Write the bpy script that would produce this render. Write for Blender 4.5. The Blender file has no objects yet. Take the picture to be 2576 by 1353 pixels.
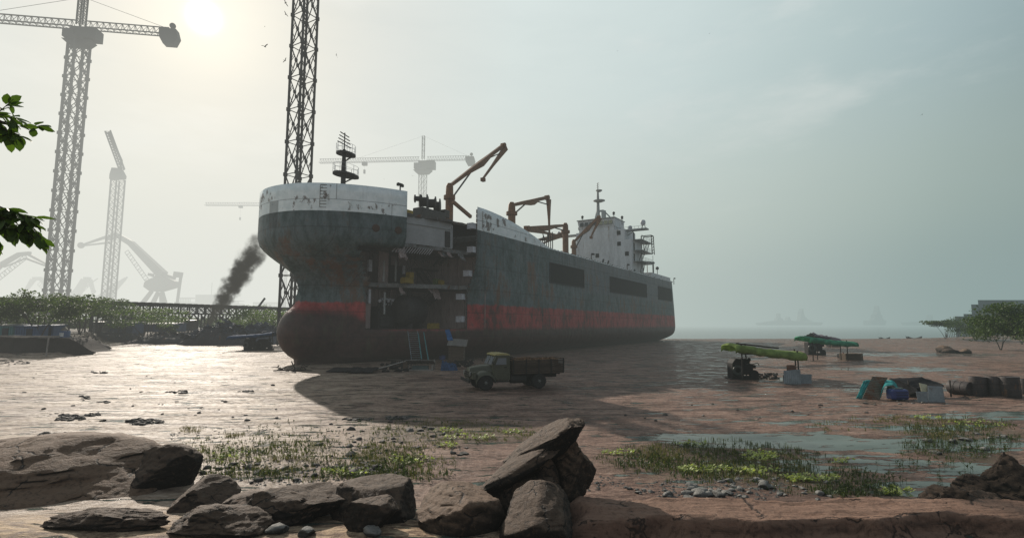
import bpy, bmesh, math, random
from mathutils import Vector, Matrix, Euler, noise
R = math.radians
random.seed(7)
sc = bpy.context.scene
COL = sc.collection

# ------------------------------------------------------------------ camera maths (photo coordinates 2576 x 1353)
H = 4.3
PIT = R(6.07)
FD = 1323.8
CP, SN = math.cos(PIT), math.sin(PIT)

def ray(dx, dy):
    a = (dx - 1288.0) / FD
    b = -(dy - 676.5) / FD
    return Vector((a, CP - b * SN, SN + b * CP))

def W(dx, dy, Y):
    d = ray(dx, dy)
    t = Y / d.y
    return Vector((d.x * t, Y, H + d.z * t))

def sstep(a, b, x):
    t = max(0.0, min(1.0, (x - a) / (b - a)))
    return t * t * (3 - 2 * t)

def lerp(a, b, t):
    return a + (b - a) * t

def interp(x, xs, ys):
    if x <= xs[0]:
        return ys[0]
    for i in range(1, len(xs)):
        if x <= xs[i]:
            return lerp(ys[i - 1], ys[i], (x - xs[i - 1]) / (xs[i] - xs[i - 1]))
    return ys[-1]

BX = [-3, -.86, -.83, -.80, -.775, -.70, -.55, -.46, -.40]
BY = [66, 71, 73, 92, 110, 117, 121, 125, 420]

def terrain(x, y):
    z = 0.0
    # sand bank with the trees
    e = interp(x / max(y, 20.0), BX, BY)
    left = sstep(20, -5, x - 0.12 * y)
    z += 0.7 * sstep(60, 120, y) * sstep(0, -30, x)
    z += 2.0 * left * sstep(-1.5, 9, y - e + 1.2 * noise.noise(Vector((x * .15, y * .15, 3))))
    # sea side falls below the water
    sh = 176 + 5 * noise.noise(Vector((x * .02, 1, 2)))
    z -= 1.6 * sstep(-12, 22, y - sh) * (1 - left)
    # dune at the far tree
    z += 1.5 * math.exp(-((x - 150) / 26) ** 2 - ((y - 152) / 12) ** 2)
    # small relief
    if y < 220:
        k = 1.0
        z += 0.10 * noise.noise(Vector((x * .18, y * .18, 0))) * sstep(3, 12, y)
        if y < 60:
            z += 0.035 * noise.noise(Vector((x * .9, y * .9, 5))) + .02 * noise.noise(Vector((x * 2.3, y * 2.3, 8)))
    # raised rocky strip in front
    z += 0.22 * sstep(12.6, 10.6, y + .5 * noise.noise(Vector((x * .5, 0, 9)))) * sstep(1.2, -.8, x)
    return z

def G(dx, dy, z=None):
    """point where the line of sight meets the ground (or the level z)"""
    d = ray(dx, dy)
    zz = 0.0 if z is None else z
    for k in range(12):
        t = (zz - H) / d.z
        p = Vector((d.x * t, d.y * t, zz))
        if z is not None:
            break
        zz = 0.5 * zz + 0.5 * terrain(p.x, p.y)
    return p

# ------------------------------------------------------------------ objects
def wm(o):
    m = Matrix.Translation(o.location) @ o.rotation_euler.to_matrix().to_4x4() @ Matrix.Diagonal((*o.scale, 1))
    return (wm(o.parent) @ m) if o.parent else m

def tag(o, label=None, cat=None, group=None, kind=None):
    if label: o['label'] = label
    if cat: o['category'] = cat
    if group: o['group'] = group
    if kind: o['kind'] = kind
    return o

def thing(name, label, cat, loc=(0, 0, 0), rotz=0.0, group=None, parent=None):
    o = bpy.data.objects.new(name, None)
    COL.objects.link(o)
    o.location = loc
    o.rotation_euler = (0, 0, rotz)
    o.empty_display_size = .3
    if parent: o.parent = parent
    return tag(o, label, cat, group)

def part_empty(name, parent, loc=(0, 0, 0), rotz=0.0):
    return thing(name, None, None, loc, rotz, None, parent)

def copy_tree(o, parent=None):
    c = o.copy()
    COL.objects.link(c)
    c.parent = parent
    for ch in list(o.children):
        copy_tree(ch, c)
    return c

class MB:
    def __init__(self):
        self.v = []
        self.f = []
    def add(self, vs, fs, m=None):
        n = len(self.v)
        for p in vs:
            p = Vector(p)
            self.v.append(m @ p if m else p)
        for f in fs:
            self.f.append(tuple(i + n for i in f))
        return self
    def box(self, c, s, rot=None):
        x, y, z = s[0] / 2, s[1] / 2, s[2] / 2
        vs = [(-x, -y, -z), (x, -y, -z), (x, y, -z), (-x, y, -z), (-x, -y, z), (x, -y, z), (x, y, z), (-x, y, z)]
        m = Matrix.Translation(c)
        if rot is not None:
            m = m @ (Euler(rot).to_matrix().to_4x4() if not isinstance(rot, Matrix) else rot)
        return self.add(vs, [(0, 3, 2, 1), (4, 5, 6, 7), (0, 1, 5, 4), (1, 2, 6, 5), (2, 3, 7, 6), (3, 0, 4, 7)], m)
    def beam(self, p, q, w, h=None, w2=None, h2=None, up=(0, 0, 1)):
        p, q = Vector(p), Vector(q)
        h = w if h is None else h
        w2 = w if w2 is None else w2
        h2 = h if h2 is None else h2
        d = (q - p)
        if d.length < 1e-6: return self
        d.normalize()
        u = Vector(up)
        if abs(d.dot(u)) > .98: u = Vector((1, 0, 0))
        s = d.cross(u).normalized()
        t = s.cross(d).normalized()
        vs = []
        for c, a, b in ((p, w / 2, h / 2), (q, w2 / 2, h2 / 2)):
            vs += [c - s * a - t * b, c + s * a - t * b, c + s * a + t * b, c - s * a + t * b]
        return self.add(vs, [(0, 1, 2, 3), (7, 6, 5, 4), (0, 4, 5, 1), (1, 5, 6, 2), (2, 6, 7, 3), (3, 7, 4, 0)])
    def tube(self, pts, rad, n=8, cap=True):
        pts = [Vector(p) for p in pts]
        if not isinstance(rad, (list, tuple)): rad = [rad] * len(pts)
        base = len(self.v)
        prev = None
        for i, p in enumerate(pts):
            d = (pts[min(i + 1, len(pts) - 1)] - pts[max(i - 1, 0)])
            d = d.normalized() if d.length > 1e-9 else Vector((0, 0, 1))
            if prev is None:
                u = Vector((0, 0, 1)) if abs(d.z) < .9 else Vector((1, 0, 0))
            else:
                u = prev
            s = d.cross(u).normalized()
            t = s.cross(d).normalized()
            prev = t
            for k in range(n):
                a = 2 * math.pi * k / n
                self.v.append(p + (s * math.cos(a) + t * math.sin(a)) * rad[i])
        for i in range(len(pts) - 1):
            for k in range(n):
                a, b = base + i * n + k, base + i * n + (k + 1) % n
                self.f.append((a, b, b + n, a + n))
        if cap:
            self.f.append(tuple(base + k for k in reversed(range(n))))
            self.f.append(tuple(base + (len(pts) - 1) * n + k for k in range(n)))
        return self
    def prism(self, pts, off):
        """polygon pts extruded by vector off"""
        n = len(pts)
        off = Vector(off)
        vs = [Vector(p) for p in pts] + [Vector(p) + off for p in pts]
        fs = [tuple(range(n)), tuple(reversed(range(n, 2 * n)))]
        for i in range(n):
            j = (i + 1) % n
            fs.append((i, i + n, j + n, j))
        return self.add(vs, fs)
    def lathe(self, prof, n=20, m=None):
        vs, fs = [], []
        for r, z in prof:
            for k in range(n):
                a = 2 * math.pi * k / n
                vs.append((r * math.cos(a), r * math.sin(a), z))
        for i in range(len(prof) - 1):
            for k in range(n):
                a, b = i * n + k, i * n + (k + 1) % n
                fs.append((a, b, b + n, a + n))
        fs.append(tuple(reversed(range(n))))
        fs.append(tuple((len(prof) - 1) * n + k for k in range(n)))
        return self.add(vs, fs, m)
    def ball(self, c, r, n=14, sz=1.0):
        pr = [(max(.001, r * math.sin(math.pi * i / 8)), -r * sz * math.cos(math.pi * i / 8)) for i in range(9)]
        return self.lathe(pr, n, Matrix.Translation(c))
    def grid(self, rows):
        """rows of equal length lists of points"""
        m = len(rows[0])
        base = len(self.v)
        for r in rows:
            self.v += [Vector(p) for p in r]
        for i in range(len(rows) - 1):
            for j in range(m - 1):
                a = base + i * m + j
                self.f.append((a, a + 1, a + m + 1, a + m))
        return self
    def build(self, name, mat, parent=None, world=False, smooth=False, bevel=0.0, solid=0.0, normals=True):
        me = bpy.data.meshes.new(name)
        vs = self.v
        if world and parent:
            inv = wm(parent).inverted()
            vs = [inv @ v for v in vs]
        me.from_pydata([tuple(v) for v in vs], [], self.f)
        me.update()
        if normals:
            bm = bmesh.new()
            bm.from_mesh(me)
            bmesh.ops.recalc_face_normals(bm, faces=bm.faces)
            bm.to_mesh(me)
            bm.free()
        for m in (mat if isinstance(mat, (list, tuple)) else [mat]):
            me.materials.append(m)
        o = bpy.data.objects.new(name, me)
        COL.objects.link(o)
        if parent: o.parent = parent
        if smooth:
            for p in me.polygons: p.use_smooth = True
            if smooth != 'all':
                try:
                    me.set_sharp_from_angle(angle=R(38))
                except Exception:
                    pass
        if solid:
            mo = o.modifiers.new('solid', 'SOLIDIFY'); mo.thickness = solid; mo.offset = 0
        if bevel:
            mo = o.modifiers.new('bevel', 'BEVEL'); mo.width = bevel; mo.segments = 2; mo.limit_method = 'ANGLE'
        return o

# ------------------------------------------------------------------ materials
def nd(nt, t, ins=None, **props):
    n = nt.nodes.new(t)
    for k, v in props.items():
        setattr(n, k, v)
    for k, v in (ins or {}).items():
        s = n.inputs[k]
        if isinstance(v, bpy.types.NodeSocket):
            nt.links.new(v, s)
        else:
            if isinstance(v, (tuple, list)) and len(v) == 3 and s.type == 'RGBA': v = (*v, 1)
            s.default_value = v
    return n

def mth(nt, op, a, b=0.0, c=None, clamp=False):
    ins = {0: a, 1: b}
    if c is not None: ins[2] = c
    return nd(nt, 'ShaderNodeMath', ins, operation=op, use_clamp=clamp).outputs[0]

def mix(nt, f, a, b, blend='MIX'):
    n = nd(nt, 'ShaderNodeMix', {}, data_type='RGBA', blend_type=blend)
    for k, v in ((0, f), (6, a), (7, b)):
        s = n.inputs[k]
        if isinstance(v, bpy.types.NodeSocket): nt.links.new(v, s)
        else: s.default_value = (*v, 1) if isinstance(v, (tuple, list)) and len(v) == 3 else v
    return n.outputs[2]

def noi(nt, vec, scale, detail=4.0, rough=.6, dist=0.0, out='Fac'):
    n = nd(nt, 'ShaderNodeTexNoise', {'Scale': scale, 'Detail': detail, 'Roughness': rough, 'Distortion': dist})
    if vec is not None: nt.links.new(vec, n.inputs['Vector'])
    return n.outputs[out]

def mapr(nt, v, a, b, c=0.0, d=1.0, smooth=True):
    n = nd(nt, 'ShaderNodeMapRange', {'Value': v, 'From Min': a, 'From Max': b, 'To Min': c, 'To Max': d}, clamp=True)
    if smooth: n.interpolation_type = 'SMOOTHSTEP'
    return n.outputs[0]

def ramp(nt, f, stops, interp_='LINEAR'):
    n = nd(nt, 'ShaderNodeValToRGB', {'Fac': f})
    cr = n.color_ramp
    cr.interpolation = interp_
    while len(cr.elements) < len(stops): cr.elements.new(.5)
    for e, (p, c) in zip(cr.elements, stops):
        e.position = p
        e.color = (*c, 1) if len(c) == 3 else c
    return n.outputs[0]

def scl(nt, vec, s):
    return nd(nt, 'ShaderNodeMapping', {'Vector': vec, 'Scale': s}).outputs[0]

def newmat(name):
    m = bpy.data.materials.new(name)
    m.use_nodes = True
    nt = m.node_tree
    nt.nodes.clear()
    out = nt.nodes.new('ShaderNodeOutputMaterial')
    return m, nt, out

def principled(nt, out, col, rough=.8, metal=0.0, bump=None, bstr=.3, bdist=.05, spec=.5, extra=None):
    b = nd(nt, 'ShaderNodeBsdfPrincipled', {'Base Color': col, 'Roughness': rough, 'Metallic': metal, 'Specular IOR Level': spec})
    if bump is not None:
        bn = nd(nt, 'ShaderNodeBump', {'Height': bump, 'Strength': bstr, 'Distance': bdist})
        nt.links.new(bn.outputs[0], b.inputs['Normal'])
    for k, v in (extra or {}).items():
        if isinstance(v, bpy.types.NodeSocket): nt.links.new(v, b.inputs[k])
        else: b.inputs[k].default_value = v
    nt.links.new(b.outputs[0], out.inputs['Surface'])
    return b

MATS = {}
def M(name, col, rough=.75, var=.35, scale=1.5, metal=0.0, bump=.25, rust=0.0, rustcol=(.11, .045, .02), bdist=.03, stretch=(1, 1, 1), spec=.4):
    """painted or plain surface: two-scale tone variation, optional rust, fine bump"""
    if name in MATS: return MATS[name]
    m, nt, out = newmat(name)
    v = nd(nt, 'ShaderNodeTexCoord').outputs['Object']
    vs = scl(nt, v, stretch)
    n1 = noi(nt, vs, scale, 5, .65)
    n2 = noi(nt, vs, scale * 7, 4, .6)
    f = mth(nt, 'ADD', mth(nt, 'MULTIPLY', n1, .65), mth(nt, 'MULTIPLY', n2, .35))
    f = mapr(nt, f, .3, .7)
    lo = tuple(c * (1 - var) for c in col)
    hi = tuple(min(1, c * (1 + var)) for c in col)
    c = mix(nt, f, lo, hi)
    if rust:
        n3 = noi(nt, scl(nt, v, (stretch[0], stretch[1], stretch[2] * .4)), scale * 2.2, 8, .7)
        c = mix(nt, mapr(nt, n3, .68 - rust * .3, .78 - rust * .3), c, rustcol)
    principled(nt, out, c, rough, metal, n2, bump, bdist, spec)
    MATS[name] = m
    return m
# ------------------------------------------------------------------ camera, light, sky, haze
cam = bpy.data.cameras.new('camera')
cam.sensor_width = 36
cam.lens = 36 * FD / 2576
cam.clip_start = .1
cam.clip_end = 20000
co = bpy.data.objects.new('camera', cam)
COL.objects.link(co)
co.location = (0, 0, H)
co.rotation_euler = (R(90) + PIT, 0, 0)
sc.camera = co
sc.view_settings.view_transform = 'Standard'
sc.view_settings.look = 'None'
sc.view_settings.exposure = 0
sc.cycles.use_denoising = True
sc.cycles.max_bounces = 5
sc.cycles.diffuse_bounces = 2
sc.cycles.glossy_bounces = 2
sc.cycles.transmission_bounces = 4
sc.cycles.transparent_max_bounces = 12
sc.cycles.volume_bounces = 0
sc.cycles.volume_step_rate = .12
sc.cycles.caustics_reflective = False
sc.cycles.caustics_refractive = False

SUN = ray(513, 44).normalized()
sun = bpy.data.lights.new('sun', 'SUN')
sun.energy = 5.8
sun.angle = R(.5)
sun.color = (1.0, .90, .78)
so = bpy.data.objects.new('sun', sun)
COL.objects.link(so)
so.rotation_euler = SUN.to_track_quat('Z', 'Y').to_euler()
so.location = (0, 0, 60)
SUN_EL = math.asin(SUN.z)
SUN_AZ = math.atan2(SUN.x, SUN.y)

world = bpy.data.worlds.new('World')
sc.world = world
world.use_nodes = True
wn = world.node_tree
wn.nodes.clear()
wo = wn.nodes.new('ShaderNodeOutputWorld')
sky = nd(wn, 'ShaderNodeTexSky', sky_type='NISHITA', sun_disc=False, sun_elevation=SUN_EL, sun_rotation=SUN_AZ, air_density=1.3, dust_density=3.0)
gd = nd(wn, 'ShaderNodeTexCoord').outputs['Generated']
gn = nd(wn, 'ShaderNodeVectorMath', {0: gd}, operation='NORMALIZE').outputs[0]
dt = nd(wn, 'ShaderNodeVectorMath', {0: gn, 1: tuple(SUN)}, operation='DOT_PRODUCT').outputs['Value']
sx = nd(wn, 'ShaderNodeSeparateXYZ', {0: gn})
el = sx.outputs[2]
base = ramp(wn, mapr(wn, dt, -1, 1, 0, 1, False), [
    (0.0, (.205, .215, .245)), (.50, (.22, .25, .29)), (.66, (.26, .35, .37)), (.72, (.375, .48, .495)), (.78, (.475, .58, .58)), (.86, (.60, .695, .69)),
    (.94, (.655, .735, .72)), (.982, (.64, .675, .65)), (.996, (.645, .655, .61)), (1.0, (.68, .675, .61))])
# low band: greyer and darker away from the sun
lowc = ramp(wn, mapr(wn, dt, -1, 1, 0, 1, False), [(0, (.19, .20, .22)), (.6, (.18, .23, .23)), (.70, (.29, .365, .355)), (.80, (.46, .52, .485)), (.9, (.625, .65, .60)), (1, (.67, .675, .61))])
midc = ramp(wn, mapr(wn, dt, -1, 1, 0, 1, False), [(0, (.20, .21, .235)), (.6, (.24, .30, .27)), (.70, (.43, .505, .45)), (.80, (.58, .645, .585)), (.9, (.655, .695, .64)), (1, (.68, .69, .635))])
elr = mapr(wn, el, .0, .17)
base = mix(wn, mapr(wn, el, .16, .42), midc, base)
base = mix(wn, elr, lowc, base)
cl = noi(wn, scl(wn, gn, (1, 1, 3.0)), 2.6, 7, .58)
base = mix(wn, mth(wn, 'MULTIPLY', mapr(wn, cl, .50, .72), mapr(wn, el, .03, .3, .28, .5)), base, (.78, .80, .77))
cl2 = noi(wn, scl(wn, gn, (1, 1, 4.0)), 7.0, 6, .6)
base = mix(wn, mth(wn, 'MULTIPLY', mapr(wn, cl2, .35, .75), .10), base, (.42, .5, .53))
g1 = mth(wn, 'MULTIPLY', mth(wn, 'POWER', mth(wn, 'MAXIMUM', dt, 0), 9000), 3.0)
g2 = mth(wn, 'MULTIPLY', mth(wn, 'POWER', mth(wn, 'MAXIMUM', dt, 0), 300), .14)
g3 = mth(wn, 'MULTIPLY', mth(wn, 'POWER', mth(wn, 'MAXIMUM', dt, 0), 30), .02)
glow = mix(wn, 1.0, (1, 1, 1), (1, .93, .72), 'MULTIPLY')
gl = nd(wn, 'ShaderNodeVectorMath', {0: glow, 3: mth(wn, 'ADD', mth(wn, 'ADD', g1, g2), g3)}, operation='SCALE').outputs[0]
full = nd(wn, 'ShaderNodeVectorMath', {0: base, 1: gl}, operation='ADD').outputs[0]
# overhead and behind: plain daylight sky only
fade = mapr(wn, el, .58, .82, 1.0, .22)
full = nd(wn, 'ShaderNodeVectorMath', {0: full, 3: fade}, operation='SCALE').outputs[0]
skyc = nd(wn, 'ShaderNodeVectorMath', {0: sky.outputs[0], 3: mapr(wn, el, .50, .85, .12, 1.0)}, operation='SCALE').outputs[0]
bg1 = nd(wn, 'ShaderNodeBackground', {'Color': skyc, 'Strength': .05})
bg2 = nd(wn, 'ShaderNodeBackground', {'Color': full, 'Strength': 1.03})
ad = nd(wn, 'ShaderNodeAddShader', {0: bg1.outputs[0], 1: bg2.outputs[0]})
wn.links.new(ad.outputs[0], wo.inputs['Surface'])

hm, nt, out = newmat('haze')
pos = nd(nt, 'ShaderNodeNewGeometry').outputs['Position']
sp = nd(nt, 'ShaderNodeSeparateXYZ', {0: pos})
aa = mth(nt, 'DIVIDE', sp.outputs[0], mth(nt, 'ADD', mth(nt, 'ABSOLUTE', sp.outputs[1]), 60))
hc = ramp(nt, mapr(nt, aa, -1, 1, 0, 1, False), [(0.0, (.79, .80, .735)), (.36, (.77, .785, .73)), (.50, (.62, .66, .61)), (.62, (.46, .53, .50)), (.72, (.39, .465, .445)), (.86, (.28, .365, .355)), (1, (.25, .335, .335))])
dens = mapr(nt, sp.outputs[1], 150, 250, .00056, .0018)
ab = nd(nt, 'ShaderNodeVolumeAbsorption', {'Color': (0, 0, 0), 'Density': dens})
em = nd(nt, 'ShaderNodeEmission', {'Color': hc, 'Strength': dens})  # emission stands in for scattered sunlight, brighter on the sun side
av = nd(nt, 'ShaderNodeAddShader', {0: ab.outputs[0], 1: em.outputs[0]})
nt.links.new(av.outputs[0], out.inputs['Volume'])
hz = MB().box((0, 1800, 70), (7000, 4000, 160)).build('haze', hm)
tag(hz, 'pale haze hanging over the beach and thickening over the sea', kind='stuff')

# ------------------------------------------------------------------ ground
def ground_material():
    m, nt, out = newmat('ground')
    p = nd(nt, 'ShaderNodeNewGeometry').outputs['Position']
    s = nd(nt, 'ShaderNodeSeparateXYZ', {0: p})
    x, y = s.outputs[0], s.outputs[1]
    n_big = noi(nt, p, .09, 4, .6)
    n_mid = noi(nt, p, .55, 6, .62)
    n_fine = noi(nt, p, 4.5, 6, .65)
    n_grit = noi(nt, p, 26, 3, .6)
    n_str = noi(nt, scl(nt, p, (.12, .9, 1)), 1.0, 5, .62)
    n_sf = noi(nt, scl(nt, p, (.85, 1.5, 1)), 3.6, 7, .74)
    n_s2 = noi(nt, scl(nt, p, (.55, 1.25, 1)), .8, 7, .70)
    tf = mth(nt, 'ADD', mth(nt, 'MULTIPLY', n_sf, .4), mth(nt, 'ADD', mth(nt, 'MULTIPLY', n_s2, .38), mth(nt, 'MULTIPLY', noi(nt, p, 12, 5, .7), .22)))
    mud = mix(nt, mapr(nt, n_mid, .33, .66), (.105, .070, .057), (.172, .120, .099))
    mud = mix(nt, mapr(nt, n_str, .45, .7), mud, (.205, .148, .124))
    mud = mix(nt, mth(nt, 'MULTIPLY', mapr(nt, n_fine, .55, .75), .6), mud, (.085, .05, .04))
    sand = mix(nt, mapr(nt, n_mid, .3, .7), (.20, .155, .12), (.34, .275, .215))
    sand = mix(nt, mapr(nt, n_str, .52, .68), sand, (.17, .12, .09))
    sand = mix(nt, mth(nt, 'MULTIPLY', mapr(nt, n_fine, .58, .74), .5), sand, (.11, .08, .06))
    mud = mix(nt, .72, mud, ramp(nt, tf, [(.40, (.040, .024, .019)), (.455, (.100, .060, .048)), (.505, (.205, .136, .108)), (.55, (.28, .195, .16)), (.61, (.38, .28, .235))]))
    sand = mix(nt, .72, sand, ramp(nt, tf, [(.40, (.070, .050, .040)), (.455, (.17, .13, .10)), (.505, (.29, .23, .18)), (.55, (.37, .30, .24)), (.61, (.50, .43, .36))]))
    side = mth(nt, 'ADD', mth(nt, 'DIVIDE', x, mth(nt, 'ADD', y, 15)), mth(nt, 'MULTIPLY', mth(nt, 'SUBTRACT', n_big, .5), .35))
    fs = mapr(nt, side, -.02, -.3)
    col = mix(nt, fs, mud, sand)
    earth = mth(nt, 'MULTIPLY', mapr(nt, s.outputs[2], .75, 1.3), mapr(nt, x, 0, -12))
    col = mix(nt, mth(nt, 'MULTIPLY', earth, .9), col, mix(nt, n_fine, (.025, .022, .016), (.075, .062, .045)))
    # tyre ruts across the sand
    xr = mth(nt, 'ADD', y, mth(nt, 'MULTIPLY', x, -.16))
    xr = mth(nt, 'ADD', xr, mth(nt, 'MULTIPLY', noi(nt, p, .05, 2, .5), 9.0))
    rut = None
    for r0 in (30.2, 32.1, 38.6, 40.6, 47.5):
        q = mapr(nt, mth(nt, 'ABSOLUTE', mth(nt, 'SUBTRACT', xr, r0)), .42, .10)
        rut = q if rut is None else mth(nt, 'MAXIMUM', rut, q)
    rut = mth(nt, 'MULTIPLY', rut, mth(nt, 'MULTIPLY', mapr(nt, x, 45, 20), mapr(nt, n_mid, .38, .52)))
    col = mix(nt, mth(nt, 'MULTIPLY', rut, .55), col, (.075, .052, .04))
    # strip of sandstone in front: redder
    fr = mapr(nt, mth(nt, 'ADD', y, mth(nt, 'MULTIPLY', mth(nt, 'SUBTRACT', n_mid, .5), 3)), 13.2, 11.6)
    col = mix(nt, mth(nt, 'MULTIPLY', fr, .9), col, mix(nt, mapr(nt, mth(nt, 'ADD', mth(nt, 'MULTIPLY', n_fine, .5), mth(nt, 'MULTIPLY', noi(nt, scl(nt, p, (.5, 1.6, 1)), 2.6, 8, .7), .5)), .38, .62), mix(nt, mapr(nt, x, 2, -1), (.075, .042, .030), (.10, .062, .045)), mix(nt, mapr(nt, x, 2, -1), (.27, .165, .115), (.54, .42, .29))))
    spk = mapr(nt, noi(nt, scl(nt, p, (1, 1.6, 1)), 13, 3, .55), .62, .70)
    col = mix(nt, 1.0, col, (1.12, 1.08, 1.04), 'MULTIPLY')
    col = mix(nt, mth(nt, 'MULTIPLY', spk, .55), col, (.045, .032, .026))
    st3 = noi(nt, scl(nt, p, (.35, 1.8, 1)), 1.9, 6, .68)
    col = mix(nt, mth(nt, 'MULTIPLY', mapr(nt, st3, .52, .66), .55), col, mix(nt, fs, (.060, .036, .029), (.10, .072, .055)))
    col = mix(nt, mth(nt, 'MULTIPLY', mapr(nt, st3, .46, .34), .4), col, mix(nt, fs, (.235, .150, .120), (.40, .34, .28)))
    # dark damp patches
    wet = mapr(nt, noi(nt, p, .23, 5, .65), .52, .62)
    col = mix(nt, mth(nt, 'MULTIPLY', wet, .6), col, (.07, .042, .033))
    gm = None
    for (px_, py_, rx_, ry_) in GRASSY:
        c_ = G(px_, py_); wx = rx_ * c_.y / FD; wy = (G(px_, py_ - ry_).y - G(px_, py_ + ry_).y) / 2
        ex = mth(nt, 'DIVIDE', mth(nt, 'SUBTRACT', x, c_.x), wx); ey = mth(nt, 'DIVIDE', mth(nt, 'SUBTRACT', y, c_.y), wy)
        q = mapr(nt, mth(nt, 'ADD', mth(nt, 'MULTIPLY', ex, ex), mth(nt, 'MULTIPLY', ey, ey)), 1.7, .3)
        gm = q if gm is None else mth(nt, 'MAXIMUM', gm, q)
    gm = mth(nt, 'MULTIPLY', gm, mapr(nt, n_sf, .42, .54))
    col = mix(nt, mth(nt, 'MULTIPLY', gm, .75), col, mix(nt, n_fine, (.030, .032, .018), (.085, .080, .045)))
    # ---- puddles
    def ell(cx, cy, rx, ry, k=1.0):
        ex = mth(nt, 'DIVIDE', mth(nt, 'SUBTRACT', x, cx), rx)
        ey = mth(nt, 'DIVIDE', mth(nt, 'SUBTRACT', y, cy), ry)
        d = mth(nt, 'ADD', mth(nt, 'MULTIPLY', ex, ex), mth(nt, 'MULTIPLY', ey, ey))
        return mth(nt, 'MULTIPLY', mapr(nt, d, 1.6, .2), k)
    acc = None
    for e in PUDDLES:
        v = ell(*e)
        acc = v if acc is None else mth(nt, 'MAXIMUM', acc, v)
    pn = noi(nt, scl(nt, p, (.42, 1.7, 1)), 1.25, 8, .66)
    pm = mth(nt, 'ADD', acc, mth(nt, 'MULTIPLY', mth(nt, 'SUBTRACT', pn, .5), 5.6))
    pud = mapr(nt, pm, .43, .53)
    pn2 = noi(nt, scl(nt, p, (.35, 1.6, 1)), .8, 7, .6)
    far = mth(nt, 'MULTIPLY', mapr(nt, pn2, .60, .64), mapr(nt, side, .12, .3))
    far = mth(nt, 'MULTIPLY', far, mapr(nt, y, 20, 24))
    pn3 = noi(nt, scl(nt, p, (.22, 1.0, 1)), 1.1, 6, .6)
    streak = mth(nt, 'MULTIPLY', mapr(nt, pn3, .54, .60), mth(nt, 'MULTIPLY', mapr(nt, side, .02, .12), mapr(nt, y, 30, 36)))
    streak = mth(nt, 'MULTIPLY', streak, mapr(nt, mth(nt, 'SUBTRACT', y, mth(nt, 'MULTIPLY', x, 1.75)), 2.0, 16.0))
    pud = mth(nt, 'MAXIMUM', pud, mth(nt, 'MAXIMUM', mth(nt, 'MULTIPLY', far, .95), mth(nt, 'MULTIPLY', streak, .9)))
    shore = mapr(nt, pm, .25, .48)
    col = mix(nt, mth(nt, 'MULTIPLY', shore, .45), col, (.075, .036, .028))
    col = mix(nt, pud, col, mix(nt, mapr(nt, n_mid, .35, .65), (.045, .066, .055), (.075, .094, .078)))
    rough = mapr(nt, n_fine, .3, .7, .5, .75)
    rough = mth(nt, 'SUBTRACT', rough, mth(nt, 'MULTIPLY', mth(nt, 'MULTIPLY', mapr(nt, n_str, .4, .65), fs), .12))
    rough = nd(nt, 'ShaderNodeMix', {0: pud, 2: rough, 3: .10}).outputs[0]
    hgt = mth(nt, 'ADD', mth(nt, 'MULTIPLY', n_fine, .5), mth(nt, 'ADD', mth(nt, 'MULTIPLY', n_grit, .2), mth(nt, 'MULTIPLY', n_mid, .8)))
    hgt = mth(nt, 'SUBTRACT', mth(nt, 'ADD', hgt, mth(nt, 'MULTIPLY', st3, .8)), mth(nt, 'MULTIPLY', rut, .7))
    hgt = mth(nt, 'MULTIPLY', hgt, mth(nt, 'SUBTRACT', 1.0, pud))
    spec = nd(nt, 'ShaderNodeMix', {0: mapr(nt, side, .02, -.22), 2: .10, 3: .13}).outputs[0]
    spec = nd(nt, 'ShaderNodeMix', {0: pud, 2: spec, 3: .10}).outputs[0]
    spec = mth(nt, 'MULTIPLY', spec, mth(nt, 'SUBTRACT', 1.0, mth(nt, 'MULTIPLY', mth(nt, 'MAXIMUM', earth, mth(nt, 'MULTIPLY', fr, .8)), .9)))
    b = principled(nt, out, col, rough, 0, hgt, 1.0, .11)
    nt.links.new(spec, b.inputs['Specular IOR Level'])
    return m

GRASSY = [(1820, 1165, 280, 50), (2080, 1215, 170, 34), (2420, 1090, 180, 30), (2390, 1130, 120, 30), (1150, 1085, 220, 24)]
PUDDLES = [(9.2, 20.4, 4.2, 1.5, 1.1), (14.5, 19.6, 4.5, 1.1, 1.0), (10.5, 17.0, 3.4, 1.2, .62), (11.2, 14.3, 2.2, .8, .85), (13.8, 16.2, 2.4, 1.0, .7),
           (9.6, 12.6, 1.8, .45, .6), (17.5, 22.8, 3.2, .8, .8), (24, 25.5, 6, 1.2, .75), (13.5, 24.0, 4.0, .7, .5), (26, 36, 5, 1.4, .55), (37, 52, 7, 2.5, .7),
           (16.5, 15.0, 2.2, 1.0, .7), (60, 78, 14, 5, .55), (21, 43, 2.5, 2, .5)]
rows = []
ys = [-40 + i * 3.0 for i in range(14)]
y = 3.0
while y < 5200:
    ys.append(y)
    y += .13 if y < 14 else (.16 + (y - 14) * .016 if y < 260 else y * .12)
NA = 150
for yy in ys:
    row = []
    w = max(yy, 0) + 18
    for j in range(NA + 1):
        q = -1 + 2 * j / NA
        q = q * (0.55 + .45 * abs(q))
        xx = q * 2.0 * w
        row.append((xx, yy, terrain(xx, yy)))
    rows.append(row)
gmat = ground_material()
ground = MB().grid(rows).build('ground', gmat, smooth='all')
tag(ground, kind='structure')

# ------------------------------------------------------------------ sea
m, nt, out = newmat('sea')
p = nd(nt, 'ShaderNodeNewGeometry').outputs['Position']
w1 = noi(nt, scl(nt, p, (.5, 1.2, 1)), .35, 5, .6)
principled(nt, out, (.035, .045, .043), .16, 0, w1, .7, .35, .5)
sea = MB().add([(-1200, 168, -.45), (6500, 168, -.45), (6500, 5100, -.45), (-1200, 5100, -.45)], [(0, 1, 2, 3)]).build('sea', m)
tag(sea, kind='structure')
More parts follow.
